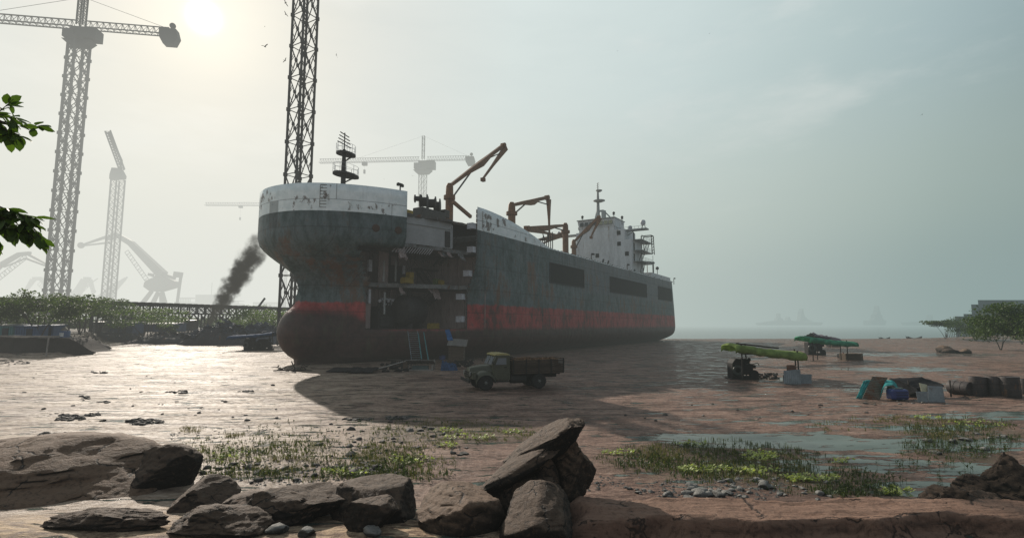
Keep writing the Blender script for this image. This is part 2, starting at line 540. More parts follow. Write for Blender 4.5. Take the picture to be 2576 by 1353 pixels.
# ------------------------------------------------------------------ the beached ship
# local frame of the ship: x forward, y to port (the side in view), z up
SHIP_LOC = Vector((-6.1, 87.2, 0))
SHIP_ROT = math.atan2(-.857, -.514)
ship = thing('cargo_ship', 'huge rusty cargo ship beached on the sand with its bow side cut open', 'ship', SHIP_LOC, SHIP_ROT)
SHIP_INV = wm(ship).inverted()

def SP(dx, dy, v):
    """point of the ship's lengthwise plane y = v seen at a photo position"""
    o = SHIP_INV @ Vector((0, 0, H))
    d = SHIP_INV.to_3x3() @ ray(dx, dy)
    t = (v - o.y) / d.y
    return o + d * t

def SU(dx, dy, u):
    o = SHIP_INV @ Vector((0, 0, H))
    d = SHIP_INV.to_3x3() @ ray(dx, dy)
    t = (u - o.x) / d.x
    return o + d * t

UC1, UC2 = 18.0, 28.4
def u_tip(z):
    s = sstep(8.0, 13.9, z)
    t = lerp(34.0, 37.5, s)
    if z < 8:
        q = 1 - ((z - 3.5) / 3.2) ** 2
        if q > 0: t = max(t, 32.5 + 3.4 * math.sqrt(q))
    return t

def u_stern(z):
    return interp(z, [-.5, 1.5, 4, 9, 16.3, 20], [-78, -82, -83.4, -82.6, -81, -80.7])

def half_b(u, z):
    s = sstep(8.0, 13.9, z)
    tip = lerp(34.0, 37.5, s)
    w = max(0.0, min(1.0, (u - 14) / (tip - 14)))
    b = 13 * max(0.0, 1 - w ** lerp(1.3, 2.15, s)) ** lerp(1.0, .485, s)
    if z < 8 and u > 16:
        e = 1.0 if u <= 32.5 else max(0.0, 1 - ((u - 32.5) / 3.4) ** 2)
        q = e - ((z - 3.5) / 3.2) ** 2
        bb = 2.85 * math.sqrt(q) if q > 0 else 0
        k = .9 * sstep(36.5, 33.5, u)
        b = (b + bb + math.sqrt((b - bb) ** 2 + k * k)) / 2
        if z < .3: b = min(b, max(bb, b * .75))
    if z < 2.8:
        b *= math.sqrt(max(0.0, 1 - .62 * ((2.8 - z) / 3.1) ** 2))
    # stern corner
    us = u_stern(z)
    if u < us + 5:
        b -= 2.0 * (1 - max(0.0, (u - us)) / 5) ** 2.2
    return max(b, 0.0)

def z_top(u):
    if u >= UC1: return 19.1
    x = (UC1 - u) / 19.5
    if x >= 1: return 16.3
    return 16.3 + 2.8 * (1 - x ** 1.9)

def hull_material():
    m, nt, out = newmat('hull_paint')
    v = nd(nt, 'ShaderNodeTexCoord').outputs['Object']
    s = nd(nt, 'ShaderNodeSeparateXYZ', {0: v})
    x, z = s.outputs[0], s.outputs[2]
    n1 = noi(nt, v, .16, 5, .62)
    n2 = noi(nt, v, 1.1, 6, .68)
    st = noi(nt, scl(nt, v, (1.0, 1.0, .09)), 1.7, 6, .7)
    st2 = noi(nt, scl(nt, v, (1.0, 1.0, .22)), .8, 7, .72)
    # plating
    cv = nd(nt, 'ShaderNodeCombineXYZ', {0: x, 1: z, 2: 0.0}).outputs[0]
    br = nd(nt, 'ShaderNodeTexBrick', {'Vector': cv, 'Scale': 1.0, 'Mortar Size': .035, 'Brick Width': 7.5, 'Row Height': 2.9, 'Color1': (.30, .30, .30), 'Color2': (.75, .75, .75), 'Mortar': (0, 0, 0), 'Bias': 0.0}, offset=.37)
    pl = nd(nt, 'ShaderNodeSeparateColor', {0: br.outputs[0]}).outputs[0]
    seam = br.outputs['Fac']
    n3 = noi(nt, v, 3.2, 7, .72)
    n0 = noi(nt, scl(nt, v, (1, 1, .6)), .38, 7, .7)
    dark = mix(nt, mapr(nt, n1, .38, .62), (.050, .078, .076), (.115, .140, .150))
    dark = mix(nt, mth(nt, 'MULTIPLY', mapr(nt, n0, .50, .64), .7), dark, (.036, .062, .050))
    band = mapr(nt, z, 13.2, 13.7)
    dark = mix(nt, mth(nt, 'MULTIPLY', band, mapr(nt, x, 10, 16, 0, .75)), dark, (.052, .062, .066))
    dark = mix(nt, mth(nt, 'MULTIPLY', mapr(nt, n3, .50, .64), .65), dark, (.020, .028, .027))
    dark = mix(nt, mth(nt, 'MULTIPLY', mapr(nt, n3, .46, .34), .5), dark, (.125, .145, .150))
    q1 = mth(nt, 'ADD', mth(nt, 'MULTIPLY', noi(nt, scl(nt, v, (1, 1, .55)), .42, 4, .6), .45), mth(nt, 'MULTIPLY', noi(nt, scl(nt, v, (1, 1, .5)), 1.25, 8, .74), .55))
    dark = mix(nt, .68, dark, ramp(nt, q1, [(.38, (.016, .025, .025)), (.45, (.038, .060, .058)), (.50, (.068, .092, .094)), (.55, (.105, .130, .138)), (.60, (.085, .075, .060)), (.66, (.10, .055, .034))]))
    aft = mapr(nt, x, 2, -28)
    lav = mix(nt, mapr(nt, pl, .2, .8), (.085, .09, .105), (.145, .14, .155))
    upper = mapr(nt, mth(nt, 'ADD', z, mth(nt, 'MULTIPLY', mth(nt, 'SUBTRACT', n2, .5), 1.2)), 9.8, 10.4)
    dark = mix(nt, mth(nt, 'MULTIPLY', aft, mth(nt, 'ADD', mth(nt, 'MULTIPLY', upper, .5), .12)), dark, lav)
    dark = mix(nt, mth(nt, 'MULTIPLY', mapr(nt, pl, .1, .9), .22), dark, (.04, .06, .065))
    dark = mix(nt, mth(nt, 'MULTIPLY', mapr(nt, st, .50, .68), .7), dark, (.026, .034, .031))
    rustm = mapr(nt, mth(nt, 'ADD', mth(nt, 'MULTIPLY', n1, .5), mth(nt, 'MULTIPLY', st2, .5)), .50, .60)
    dark = mix(nt, mth(nt, 'MULTIPLY', mth(nt, 'MULTIPLY', rustm, mth(nt, 'SUBTRACT', 1.0, mth(nt, 'MULTIPLY', band, .8))), .88), dark, (.105, .058, .036))
    white = mix(nt, mapr(nt, n2, .3, .7), (.50, .545, .545), (.64, .67, .665))
    wr = mapr(nt, mth(nt, 'ADD', mth(nt, 'MULTIPLY', noi(nt, v, .5, 3, .5), .58), mth(nt, 'MULTIPLY', noi(nt, scl(nt, v, (1, 1, .6)), 1.7, 8, .75), .42)), .55, .585)
    white = mix(nt, mth(nt, 'MULTIPLY', wr, .85), white, (.085, .058, .046))
    white = mix(nt, mth(nt, 'MULTIPLY', mapr(nt, st, .50, .78), .35), white, (.24, .22, .20))
    red = mix(nt, mapr(nt, n2, .3, .7), (.23, .030, .032), (.33, .052, .050))
    redf = mapr(nt, st, .47, .62)
    red = mix(nt, mth(nt, 'MULTIPLY', redf, .85), red, (.06, .035, .03))
    red = mix(nt, mth(nt, 'MULTIPLY', mapr(nt, n3, .52, .62), .6), red, (.05, .045, .04))
    red = mix(nt, mapr(nt, noi(nt, v, .33, 6, .68), .58, .64), red, (.05, .055, .045))
    red = mix(nt, .6, red, ramp(nt, q1, [(.40, (.045, .030, .028)), (.46, (.16, .035, .030)), (.52, (.28, .042, .042)), (.58, (.30, .072, .064)), (.64, (.06, .05, .045))]))
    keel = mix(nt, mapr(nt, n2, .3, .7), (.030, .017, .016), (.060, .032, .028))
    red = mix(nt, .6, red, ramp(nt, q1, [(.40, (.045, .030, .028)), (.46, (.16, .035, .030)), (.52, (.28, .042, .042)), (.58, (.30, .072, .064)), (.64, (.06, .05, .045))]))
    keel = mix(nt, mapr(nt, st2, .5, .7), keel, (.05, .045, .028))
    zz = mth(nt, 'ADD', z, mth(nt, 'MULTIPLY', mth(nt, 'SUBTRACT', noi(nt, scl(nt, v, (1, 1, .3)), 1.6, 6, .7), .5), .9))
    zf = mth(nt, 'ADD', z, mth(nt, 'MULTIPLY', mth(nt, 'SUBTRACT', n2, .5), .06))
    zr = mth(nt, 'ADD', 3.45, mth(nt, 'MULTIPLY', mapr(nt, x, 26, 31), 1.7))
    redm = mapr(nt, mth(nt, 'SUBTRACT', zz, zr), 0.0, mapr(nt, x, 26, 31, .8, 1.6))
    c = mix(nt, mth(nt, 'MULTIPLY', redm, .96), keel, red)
    c = mix(nt, mapr(nt, zz, 6.7, 7.0), c, dark)
    c = mix(nt, mapr(nt, zf, 16.15, 16.19), c, white)
    c = mix(nt, mth(nt, 'MULTIPLY', seam, .5), c, (.02, .02, .02))
    # dust and wear near the ground
    c = mix(nt, mth(nt, 'MULTIPLY', mapr(nt, zz, 1.4, .1), .5), c, (.10, .07, .055))
    h = mth(nt, 'ADD', mth(nt, 'MULTIPLY', n2, .5), mth(nt, 'MULTIPLY', noi(nt, v, .5, 2, .5), 1.6))
    h = mth(nt, 'SUBTRACT', h, mth(nt, 'MULTIPLY', seam, .4))
    c = mix(nt, 1.0, c, (1.38, 1.40, 1.42), 'MULTIPLY')
    principled(nt, out, c, .55, 0, h, .7, .14, .3)
    return m

HULL = hull_material()
ZR = [-.6, -.2, .2, .6, 1.0, 1.5, 2.1, 2.8, 3.4, 3.8, 4.4, 5.0, 5.6, 6.2, 6.7, 7.0, 7.5, 8.0, 8.6, 9.2, 9.7, 10.2, 10.7, 11.2, 11.7, 12.2, 12.7, 13.2, 14, 15, 16.2]
TOPF = [.36, .7, 1.0]
def hull_us(z):
    us, ut = u_stern(z), u_tip(z)
    a = [us + 5 * (i / 6.0) for i in range(6)]
    a += [us + 5 + (UC1 - us - 5) * i / 56.0 for i in range(56)]
    b = [UC1 + (UC2 - UC1) * i / 10.0 for i in range(10)]
    c = [UC2 + (ut - UC2) * math.sin(math.pi / 2 * i / 26.0) for i in range(27)]
    return a, b, c
def hull_mesh():
    mb = MB()
    port, star, par = [], [], []
    allrows = [(z, None) for z in ZR] + [(16.2, f) for f in TOPF]
    for z0, f in allrows:
        a, b, c = hull_us(z0 if f is None else 18)
        rp, rs = [], []
        us = a + b + c
        for i, u in enumerate(us):
            z = z0 if f is None else 16.2 + (z_top(u) - 16.2) * f
            bb = half_b(u, min(z, 16.2)) if i < len(us) - 1 else 0.0
            rp.append((u, bb, z)); rs.append((u, -bb, z))
        port.append(rp); star.append(rs)
    n = len(port[0])
    na, nb = len(a), len(b)
    base = 0
    for r in port: mb.v += [Vector(p) for p in r]
    ns = len(mb.v)
    for r in star: mb.v += [Vector(p) for p in r]
    for i in range(len(port) - 1):
        for j in range(n - 1):
            A = i * n + j
            zc = port[i][j][2]
            uu_ = port[i][j][0]
            lim = interp(zc, [9.0, 12.3], [28.4, 32.4]) if zc < 12.4 else 28.39
            cut = (j >= na) and uu_ < lim and zc >= 3.75
            if not cut:
                mb.f.append((A, A + 1, A + n + 1, A + n))
            mb.f.append((ns + A, ns + A + n, ns + A + n + 1, ns + A + 1))
    # transom
    for i in range(len(port) - 1):
        mb.f.append((i * n, (i + 1) * n, ns + (i + 1) * n, ns + i * n))
    # weld the two sides at the stem
    return mb
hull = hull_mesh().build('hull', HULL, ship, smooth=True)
bm = bmesh.new(); bm.from_mesh(hull.data); bmesh.ops.remove_doubles(bm, verts=bm.verts, dist=.002)
bmesh.ops.recalc_face_normals(bm, faces=bm.faces); bm.to_mesh(hull.data); bm.free()
mo = hull.modifiers.new('plate', 'SOLIDIFY'); mo.thickness = .09; mo.offset = -1

DK = M('deck_plate', (.075, .072, .07), .7, .4, .8, rust=.5)
BLACK = M('black_steel', (.030, .028, .028), .65, .4, 1.5)
GREYW = M('ship_grey_paint', (.30, .32, .32), .6, .25, .6, rust=.25)
WALLB = M('ship_inner_brown', (.30, .235, .225), .75, .3, .5, rust=.3, stretch=(1, 1, .3))
ORANGE = M('crane_orange', (.18, .080, .034), .6, .4, 1.2, rust=.55)
WHITE = M('house_white', (.56, .585, .61), .6, .22, .7, rust=.36, rustcol=(.26, .20, .16), stretch=(1, 1, .25))
STEEL = M('pale_steel', (.45, .46, .50), .5, .25, 2.5)
YELLOW = M('dull_yellow', (.28, .19, .015), .6, .3, 3)
GLASSM, nt, out = newmat('dark_glass')
principled(nt, out, (.03, .035, .035), .12, 0, spec=.6)

SLAB = M('slab_grey', (.15, .158, .16), .65, .45, 1.2, rust=.4)
def deck(z, u0, u1, inset, parent, name, mat, th=.3, ragged=None, umin_star=None, seed=1):
    """plate following the hull; ragged: torn edge inside the opening"""
    rnd = random.Random(seed)
    port, star = [], []
    n = max(8, int((u1 - u0) / .7))
    for i in range(n + 1):
        u = u0 + (u1 - u0) * i / n
        b = max(.05, half_b(u, z - th - .1) - .22)
        bp = b
        if UC1 - .2 < u < UC2 + .2 and ragged is not None:
            bp = max(.5, b - ragged - .9 * rnd.random())
        port.append((u, bp, z)); star.append((u, -b, z))
    return MB().prism(port + star[::-1], (0, 0, -th)).build(name, mat, parent)

deck(17.0, 12.2, 36.2, .1, ship, 'forecastle_deck', DK, .3, .75, seed=3)
deck(15.95, -80.5, 12.0, .1, ship, 'main_deck', DK, .3)
deck(13.55, 15.2, 30.5, .1, ship, 'upper_hold_deck', SLAB, .42, .9, seed=5)
deck(9.25, 15.2, 30.0, .1, ship, 'lower_hold_deck', SLAB, .5, .5, seed=6)
deck(3.82, 15.2, 31.0, .1, ship, 'hold_floor', DK, .3, .1, seed=7)
MB().box((11.9, 0, 16.5), (.2, 25.4, 1.05)).build('forecastle_bulkhead', GREYW, ship)

# torn lining strip under the deck edge (hatched pattern above the opening)
mb = MB()
for i in range(15):
    u = 24.6 + i * .3
    b = half_b(u, 12.6)
    mb.beam((u, b - .25, 12.95), (u + .22, b - .7, 12.35), .09, .05)
mb.build('torn_frames', STEEL, ship)

# inner walls
mb = MB()
mb.box((22.6, 2.0, 6.5), (14.8, .2, 5.2)).box((22.6, 2.0, 11.35), (14.8, .2, 3.75))
mb.build('inner_wall', WALLB, ship)
mb = MB()
mb.box((15.6, 2.0, 6.5), (.2, 21, 5.2)).box((15.6, 2.0, 11.35), (.2, 21, 3.75))
for k in range(9):
    mb.box((15.75, 11.8 - k * 1.25, 6.5), (.12, .1, 5.1))
    mb.box((15.75, 11.8 - k * 1.25, 11.35), (.12, .1, 3.7))
mb.build('inner_bulkhead', WALLB, ship)
mb = MB()
rw_ = []
for i in range(22):
    u = lerp(20.6, 28.6, i / 21)
    y_ = half_b(u, 15.0) - 1.75
    rw_.append([(u, y_, 13.56), (u, y_, 15.1), (u, y_ - .05, 16.72)])
mb.grid(rw_)
mb.box((20.5, half_b(20.5, 15) - 4.2, 15.1), (.16, 4.9, 2.9))
mb.build('crew_cabin_wall', M('cabin_grey', (.29, .30, .31), .6, .15, .6, rust=.1), ship)
d_ = SP(1165, 590, 7.75)
MB().box((21.35, half_b(21.35, 15) - 1.69, 14.66), (.8, .1, 1.95), (0, 0, R(-8))).build('cabin_door', BLACK, ship)
mb = MB()
for i in range(20):
    u, u2 = lerp(20.8, 28.4, i / 20), lerp(20.8, 28.4, (i + 1) / 20)
    mb.beam((u, half_b(u, 15) - 1.7, 15.9), (u2, half_b(u2, 15) - 1.7, 15.9), .1, .1)
mb.build('wall_stiffener', GREYW, ship)

# staircases in the hold
def stairs(name, p, q, w, n):
    p, q = Vector(p), Vector(q)
    side = Vector((0, w / 2, 0))
    mb = MB()
    for s_ in (-1, 1):
        mb.beam(p + side * s_, q + side * s_, .08, .26)
        mb.beam(p + side * s_ + Vector((0, 0, .9)), q + side * s_ + Vector((0, 0, .9)), .05)
    for i in range(1, n):
        c = p.lerp(q, i / n)
        mb.box(c, (.26, w, .05))
    return mb.build(name, BLACK, ship)
a, b_ = SP(1142, 612, 6.5), SP(1098, 668, 6.5)
stairs('staircase', a, b_, 1.0, 13)
a, b_ = SP(1050, 668, 4.4), SP(1084, 712, 4.4)
stairs('staircase', (a.x, 4.4, 11.6), (b_.x, 4.4, 9.3), 1.0, 10)
a, b_ = SP(1114, 722, 4.6), SP(1072, 768, 4.6)
stairs('staircase', (a.x, 4.6, 9.0), (b_.x, 4.6, b_.z), 1.0, 13)
mb = MB()
a, b_ = SP(1043, 667, 4.4), SP(1120, 667, 4.4)
mb.box(((a.x + b_.x) / 2, 4.4, 11.6), (abs(a.x - b_.x), 1.2, .1))
mb.beam((a.x, 4.9, 11.6), (a.x, 4.9, 9.2), .1).beam((a.x, 3.9, 11.6), (a.x, 3.9, 9.2), .1)
a, b_ = SP(1010, 616, 9.0), SP(1170, 606, 9.0)
mb.beam((28, 8.6, 13.75), (18.2, 8.6, 13.75), .07)
mb.box((18.6, 9.2, 13.7), (2.4, 1.6, .1))
mb.build('landing', BLACK, ship)
# pipes and columns in the hold
mb = MB()
for dx, y0, y1 in ((996, 655, 708), (966, 655, 708), (1010, 722, 818), (1024, 726, 818), (968, 735, 790)):
    p, q = SP(dx, y0, 5.0), SP(dx, y1, 5.0)
    mb.tube([(p.x, 5, p.z), (p.x, 5, q.z)], .12, 8)
mb.build('hold_pipe', GREYW, ship, smooth=True)
mb = MB()
for dx, dy, v, w_, h_ in ((985, 762, 4.0, .5, .5), (962, 770, 4.0, .3, 2.0), (996, 775, 4.0, .25, 1.8), (975, 752, 4.0, 2.2, .18), (980, 766, 4.0, 2.6, .14), (930, 668, 4, .5, 1.4), (1014, 680, 4, .5, 1.2), (928, 745, 4, .35, 1.6), (994, 790, 4, .6, 1.4)):
    p = SP(dx, dy, v)
    mb.box(p, (w_, .3, h_))
for k in range(4):
    p = SP(955 + k * 11, 757, 4.2)
    mb.ball(p, .22, 10)
mb.build('hold_fitting', STEEL, ship)
# dark machines
c = SP(1045, 795, 6.6)
mb = MB()
mt = Matrix.Translation((c.x, 5.6, 6.0)) @ Euler((0, R(90), 0)).to_matrix().to_4x4()
mb.lathe([(.3, -2.0), (1.5, -1.8), (1.9, -1.3), (1.95, 1.2), (1.5, 1.75), (.3, 2.0)], 22, mt)
mb.box((c.x - .9, 5.6, 4.4), (.4, 2.4, 1.2)).box((c.x + .9, 5.6, 4.4), (.4, 2.4, 1.2))
mb.tube([(c.x, 5.6, 7.7), (c.x, 5.6, 8.6)], .35, 10)
mb.build('boiler', BLACK, ship, smooth=True)
p, q = SP(950, 795, 4.4), SP(990, 795, 4.4)
mb = MB()
xc, xw = (p.x + q.x) / 2, abs(p.x - q.x)
mb.box((xc, 3.6, 4.9), (xw, 2.0, 2.2)).box((xc, 3.6, 6.2), (xw * .7, 1.5, .7))
for k in range(5):
    mb.tube([(xc - xw * .35 + k * xw * .17, 4.1, 6.4), (xc - xw * .35 + k * xw * .17, 4.1, 7.2)], .16, 8)
mb.box((xc, 4.7, 4.7), (xw * .9, .2, 1.2))
mb.build('engine_block', BLACK, ship, bevel=.06)
p, q = SP(975, 690, 4.0), SP(1004, 690, 4.0)
xc, xw = (p.x + q.x) / 2, abs(p.x - q.x)
mb = MB().box((xc, 3.6, 10.4), (xw, 1.8, 2.4)).box((xc - xw * .8, 3.6, 10.0), (xw * .8, 1.6, 1.4)).tube([(xc + .3, 3.6, 11.5), (xc + .3, 3.6, 12.8)], .2, 8)
mb.build('generator', BLACK, ship, bevel=.05)
p = SP(1040, 686, 4.0)
MB().lathe([(.5, -.9), (.62, -.8), (.62, .8), (.5, .9)], 14, Matrix.Translation((p.x, 3.4, 10.3))).build('white_tank', M('tank_white', (.25, .26, .28), .6), ship, smooth=True)

# cables and torn pipes hanging in the opening
rnd = random.Random(12)
for k in range(9):
    u = rnd.uniform(19, 28); z = rnd.choice((13.1, 8.7, 13.1)); v_ = rnd.uniform(5, 9.5)
    v_ = min(v_, half_b(u, z - .6) - 1.0)
    l = rnd.uniform(1.0, 3.2)
    MB().tube([(u, v_, z), (u + rnd.uniform(-.2, .2), v_, z - l * .5), (u + rnd.uniform(-.7, .7), v_ + .2, z - l)], .05, 5).build('hanging_cable', BLACK, ship)
for k in range(6):
    u = 18.8 + k * 1.7
    for z0, z1 in ((9.3, 13.1), (3.9, 8.7)):
        mb = MB().beam((u, 2.2, z0), (u, 2.2, z1), .16, .3)
        mb.build('hull_frame', WALLB, ship)
# bent plates left hanging from the cut decks
rnd = random.Random(31)
for k in range(11):
    u = rnd.uniform(18.8, 28.0); z = rnd.choice((13.1, 8.75, 13.1))
    v_ = max(3.0, half_b(u, z - .5) - rnd.uniform(1.0, 2.2))
    w_, l = rnd.uniform(.5, 1.6), rnd.uniform(.5, 1.7)
    rows_ = [[(u + w_ * (i / 5 - .5) + .15 * j * rnd.uniform(-.3, .3), v_ + .14 * j * j * .25 + .05 * rnd.random(), z - l * j / 4 * (.75 + .25 * rnd.random())) for i in range(6)] for j in range(5)]
    MB().grid(rows_).build('bent_plate', rnd.choice((SLAB, WALLB, BLACK, STEEL)), ship, solid=.03)
for (u, v_, z0, z1, w_) in ((25.4, 4.2, 9.2, 13.1, 1.6), (27.2, 3.4, 3.9, 8.7, 1.3), (22.6, 3.2, 3.9, 8.7, .9)):
    MB().box((u, v_, (z0 + z1) / 2), (w_, .12, z1 - z0)).build('partition', WALLB, ship)
# pale frame brackets sticking out of the cut edge
for dx, dy in ((1196, 574), (1190, 631), (1181, 688), (1170, 745), (1167, 802)):
    p = SP(dx, dy, 11.9)
    z = p.z
    bb = half_b(18.4, z)
    mb = MB().box((18.42, bb - .55, z), (.75, .9, .72))
    for s_ in (-1, 1):
        mb.box((18.81, bb - .55, z + .33 * s_), (.06, .9, .08))
    mb.build('frame_bracket', STEEL, ship)
# torn thin edge plates
mb = MB()
for i in range(26):
    z = 4.0 + i * .58
    b0 = half_b(UC1, z)
    mb.box((UC1 + .05, b0 - .1, z), (.08 + .1 * random.random(), .12, .5))
mb.build('cut_edge', DK, ship)

# cargo ports in the side: flat dark panels stand in for the shade inside
def port_panel(tl, tr, br, bl):
    mb = MB()
    ps = [SP(*q, 13.0) for q in (tl, tr, br, bl)]
    u0 = (ps[0].x + ps[3].x) / 2; u1 = (ps[1].x + ps[2].x) / 2
    z1 = (ps[0].z + ps[1].z) / 2; z0 = (ps[2].z + ps[3].z) / 2
    mb.box(((u0 + u1) / 2, 13.02, (z0 + z1) / 2), (abs(u0 - u1), .05, z1 - z0))
    o = mb.build('cargo_port', M('port_dark', (.012, .014, .014), .8, .2, 1), ship)
    f = MB()
    zc, hh, uu, ww = (z0 + z1) / 2, z1 - z0, (u0 + u1) / 2, abs(u0 - u1)
    f.box((uu, 13.05, z1 + .06), (ww + .24, .12, .12)).box((uu, 13.05, z0 - .06), (ww + .24, .12, .12))
    f.box((u0 + .06, 13.05, zc), (.12, .12, hh)).box((u1 - .06, 13.05, zc), (.12, .12, hh))
    f.build('port_frame', M('port_rim', (.05, .055, .06), .7), o)
    return o
port_panel((1383, 661), (1468, 680), (1468, 724), (1383, 708))
port_panel((1535, 697), (1626, 715), (1626, 747), (1535, 734))
port_panel((1656, 721), (1689, 727), (1689, 757), (1656, 752))

# rungs and draught marks on the white bulwark
def rungs(u, z0, z1, n):
    mb = MB()
    for i in range(n):
        z = lerp(z0, z1, i / (n - 1))
        b0, b1 = half_b(u - .2, z), half_b(u + .2, z)
        mb.beam((u - .2, b0 + .05, z), (u + .2, b1 + .05, z), .035)
    b = half_b(u + .2, 17)
    mb.beam((u + .2, b + .05, z0), (u + .2, b + .05, z1), .03)
    return mb.build('rung_ladder', M('rust_dark', (.06, .035, .025), .8), ship)
rungs(35.6, 16.5, 18.9, 8)
rungs(16.9, 16.4, 18.6, 9)
# hawse opening and bow bolster marks
mb = MB()
for u in (31.5, 26.0 + 3.3):
    b = half_b(u, 14.6)
    mb.lathe([(.34, -.08), (.42, .06), (.30, .12)], 16, Matrix.Translation((u, b, 14.6)) @ Euler((R(-90), 0, R(-25))).to_matrix().to_4x4())
mb.build('hawse_rim', M('rust_dark', (.06, .035, .025)), ship)

# ------------------------------------------------------------------ deck cranes with two jointed booms
def box_arm(mb, pts, ws, th=.8):
    """swelling box girder through pts (in ship plane), heights ws"""
    for i in range(len(pts) - 1):
        mb.beam(pts[i], pts[i + 1], th * ws[i], ws[i], th * ws[i + 1], ws[i + 1])
def deck_crane(v, base, ring, top, elbow, tip, belly=(.55, 1.45), s=1.0, across=False):
    b, r, t = SP(*base, v), SP(*ring, v), SP(*top, v)
    e, k = (SU(*elbow, t.x + .4), SU(*tip, t.x + .4)) if across else (SP(*elbow, v), SP(*tip, v))
    cr = part_empty('deck_crane', ship, (b.x, v, 0))
    u0 = b.x
    L = lambda p: Vector((p.x - u0, p.y - v, p.z))
    mb = MB()
    mb.lathe([(.62 * s, 16.0), (.62 * s, r.z - .35), (.92 * s, r.z - .3), (.92 * s, r.z + .3), (.62 * s, r.z + .35), (.58 * s, t.z - .5), (.35 * s, t.z)], 18)
    mb.build('pedestal', ORANGE, cr, smooth=True)
    T, E, K = L(t), L(e), L(k)
    T.z -= .5 * s
    mb = MB()
    m1 = T.lerp(E, belly[0]); m1.z -= .25 * s
    box_arm(mb, [T, T.lerp(E, .3), m1, T.lerp(E, .72), E], [.5 * s, .62 * s, belly[1] * s * .72, .62 * s, .62 * s], .75)
    mb.lathe([(.45 * s, -.4 * s), (.45 * s, .4 * s)], 12, Matrix.Translation(E) @ Euler((R(90), 0, 0)).to_matrix().to_4x4())
    mb.build('boom', ORANGE, cr)
    mb = MB()
    E2 = E + Vector(((E - T).x * .05, (E - T).y * .05, -.2 * s))
    box_arm(mb, [E2, E2.lerp(K, .25), E2.lerp(K, .6), K], [1.0 * s, .75 * s, .46 * s, .34 * s], .6)
    mb.box(K + Vector((0, 0, -.2 * s)), (.75 * s, .6 * s, .6 * s))
    mb.build('jib', ORANGE, cr)
    mb = MB()
    sa, sb = L(r) + Vector((0, 0, .2)), T.lerp(E, .42)
    hd = Vector(((E - T).x, (E - T).y, 0)).normalized()
    sa += hd * .85 * s
    mb.beam(sa, sb, .2 * s)
    mb.beam(T.lerp(E, .72) + Vector((0, 0, -.4 * s)), E2.lerp(K, .16), .16 * s)
    mb.build('hydraulic_strut', BLACK, cr)
    return cr
# photo positions of column foot, ring, head, elbow and jib end
def Z3(zx, zy): return ((1200 + zx / 3.006) / 1.1157, (380 + zy / 3.006) / 1.1157)
deck_crane(0.0, Z3(183, 640), Z3(183, 525), Z3(183, 405), Z3(640, 85), Z3(468, 365))
deck_crane(0.0, Z3(710, 690), Z3(712, 660), Z3(710, 565), Z3(1008, 525), Z3(1028, 830), s=1.15)
deck_crane(0.0, Z3(1165, 1000), Z3(1165, 815), Z3(1163, 740), Z3(842, 783), Z3(1105, 845), s=1.1)
deck_crane(-3.8, Z3(1235, 1005), Z3(1235, 940), Z3(1236, 880), Z3(1445, 690), Z3(1380, 855), s=.95, across=True)
# fifth crane folded low between them
deck_crane(4.0, Z3(930, 960), Z3(900, 910), Z3(880, 880), Z3(1120, 835), Z3(965, 915), s=.8)

# slanting stay forward of the first crane
p, q = SP(*Z3(215, 560), 1.5), SP(*Z3(365, 688), 1.5)
MB().beam((p.x, 1.5, p.z), (q.x, 1.5, q.z), .4, .5).build('derrick_boom', ORANGE, ship)

# windlass on the forecastle
p = SP(1075, 512, 3.0)
mb = MB()
for (dx, dy, r, l) in ((1052, 500, .55, .9), (1066, 508, 1.05, 1.0), (1086, 512, 1.0, 1.1), (1100, 520, 1.15, .8)):
    c = SP(dx, dy, 3.0)
    mt = Matrix.Translation(c) @ Euler((R(90), 0, R(35))).to_matrix().to_4x4()
    mb.lathe([(r * .6, -l / 2 - .12), (r, -l / 2 - .05), (r, -l / 2 + .1), (r * .62, -l / 2 + .12), (r * .62, l / 2 - .12), (r, l / 2 - .1), (r, l / 2 + .05), (r * .6, l / 2 + .12)], 18, mt)
mb.build('windlass', BLACK, ship, smooth=True)
a, b_ = SP(1050, 530, 3.0), SP(1110, 545, 3.0)
mb = MB()
mb.box(((a.x + b_.x) / 2, 3, 18.6), (abs(a.x - b_.x), 1.8, 3.2)).box((b_.x - .4, 3, 20.2), (1.2, 1.6, 1.2))
mb.build('windlass_frame', BLACK, ship, bevel=.15)
c = SP(1024, 525, 6)
MB().box((c.x, 6, 17.7), (1.3, .8, 1.4)).build('deck_box', YELLOW, ship)

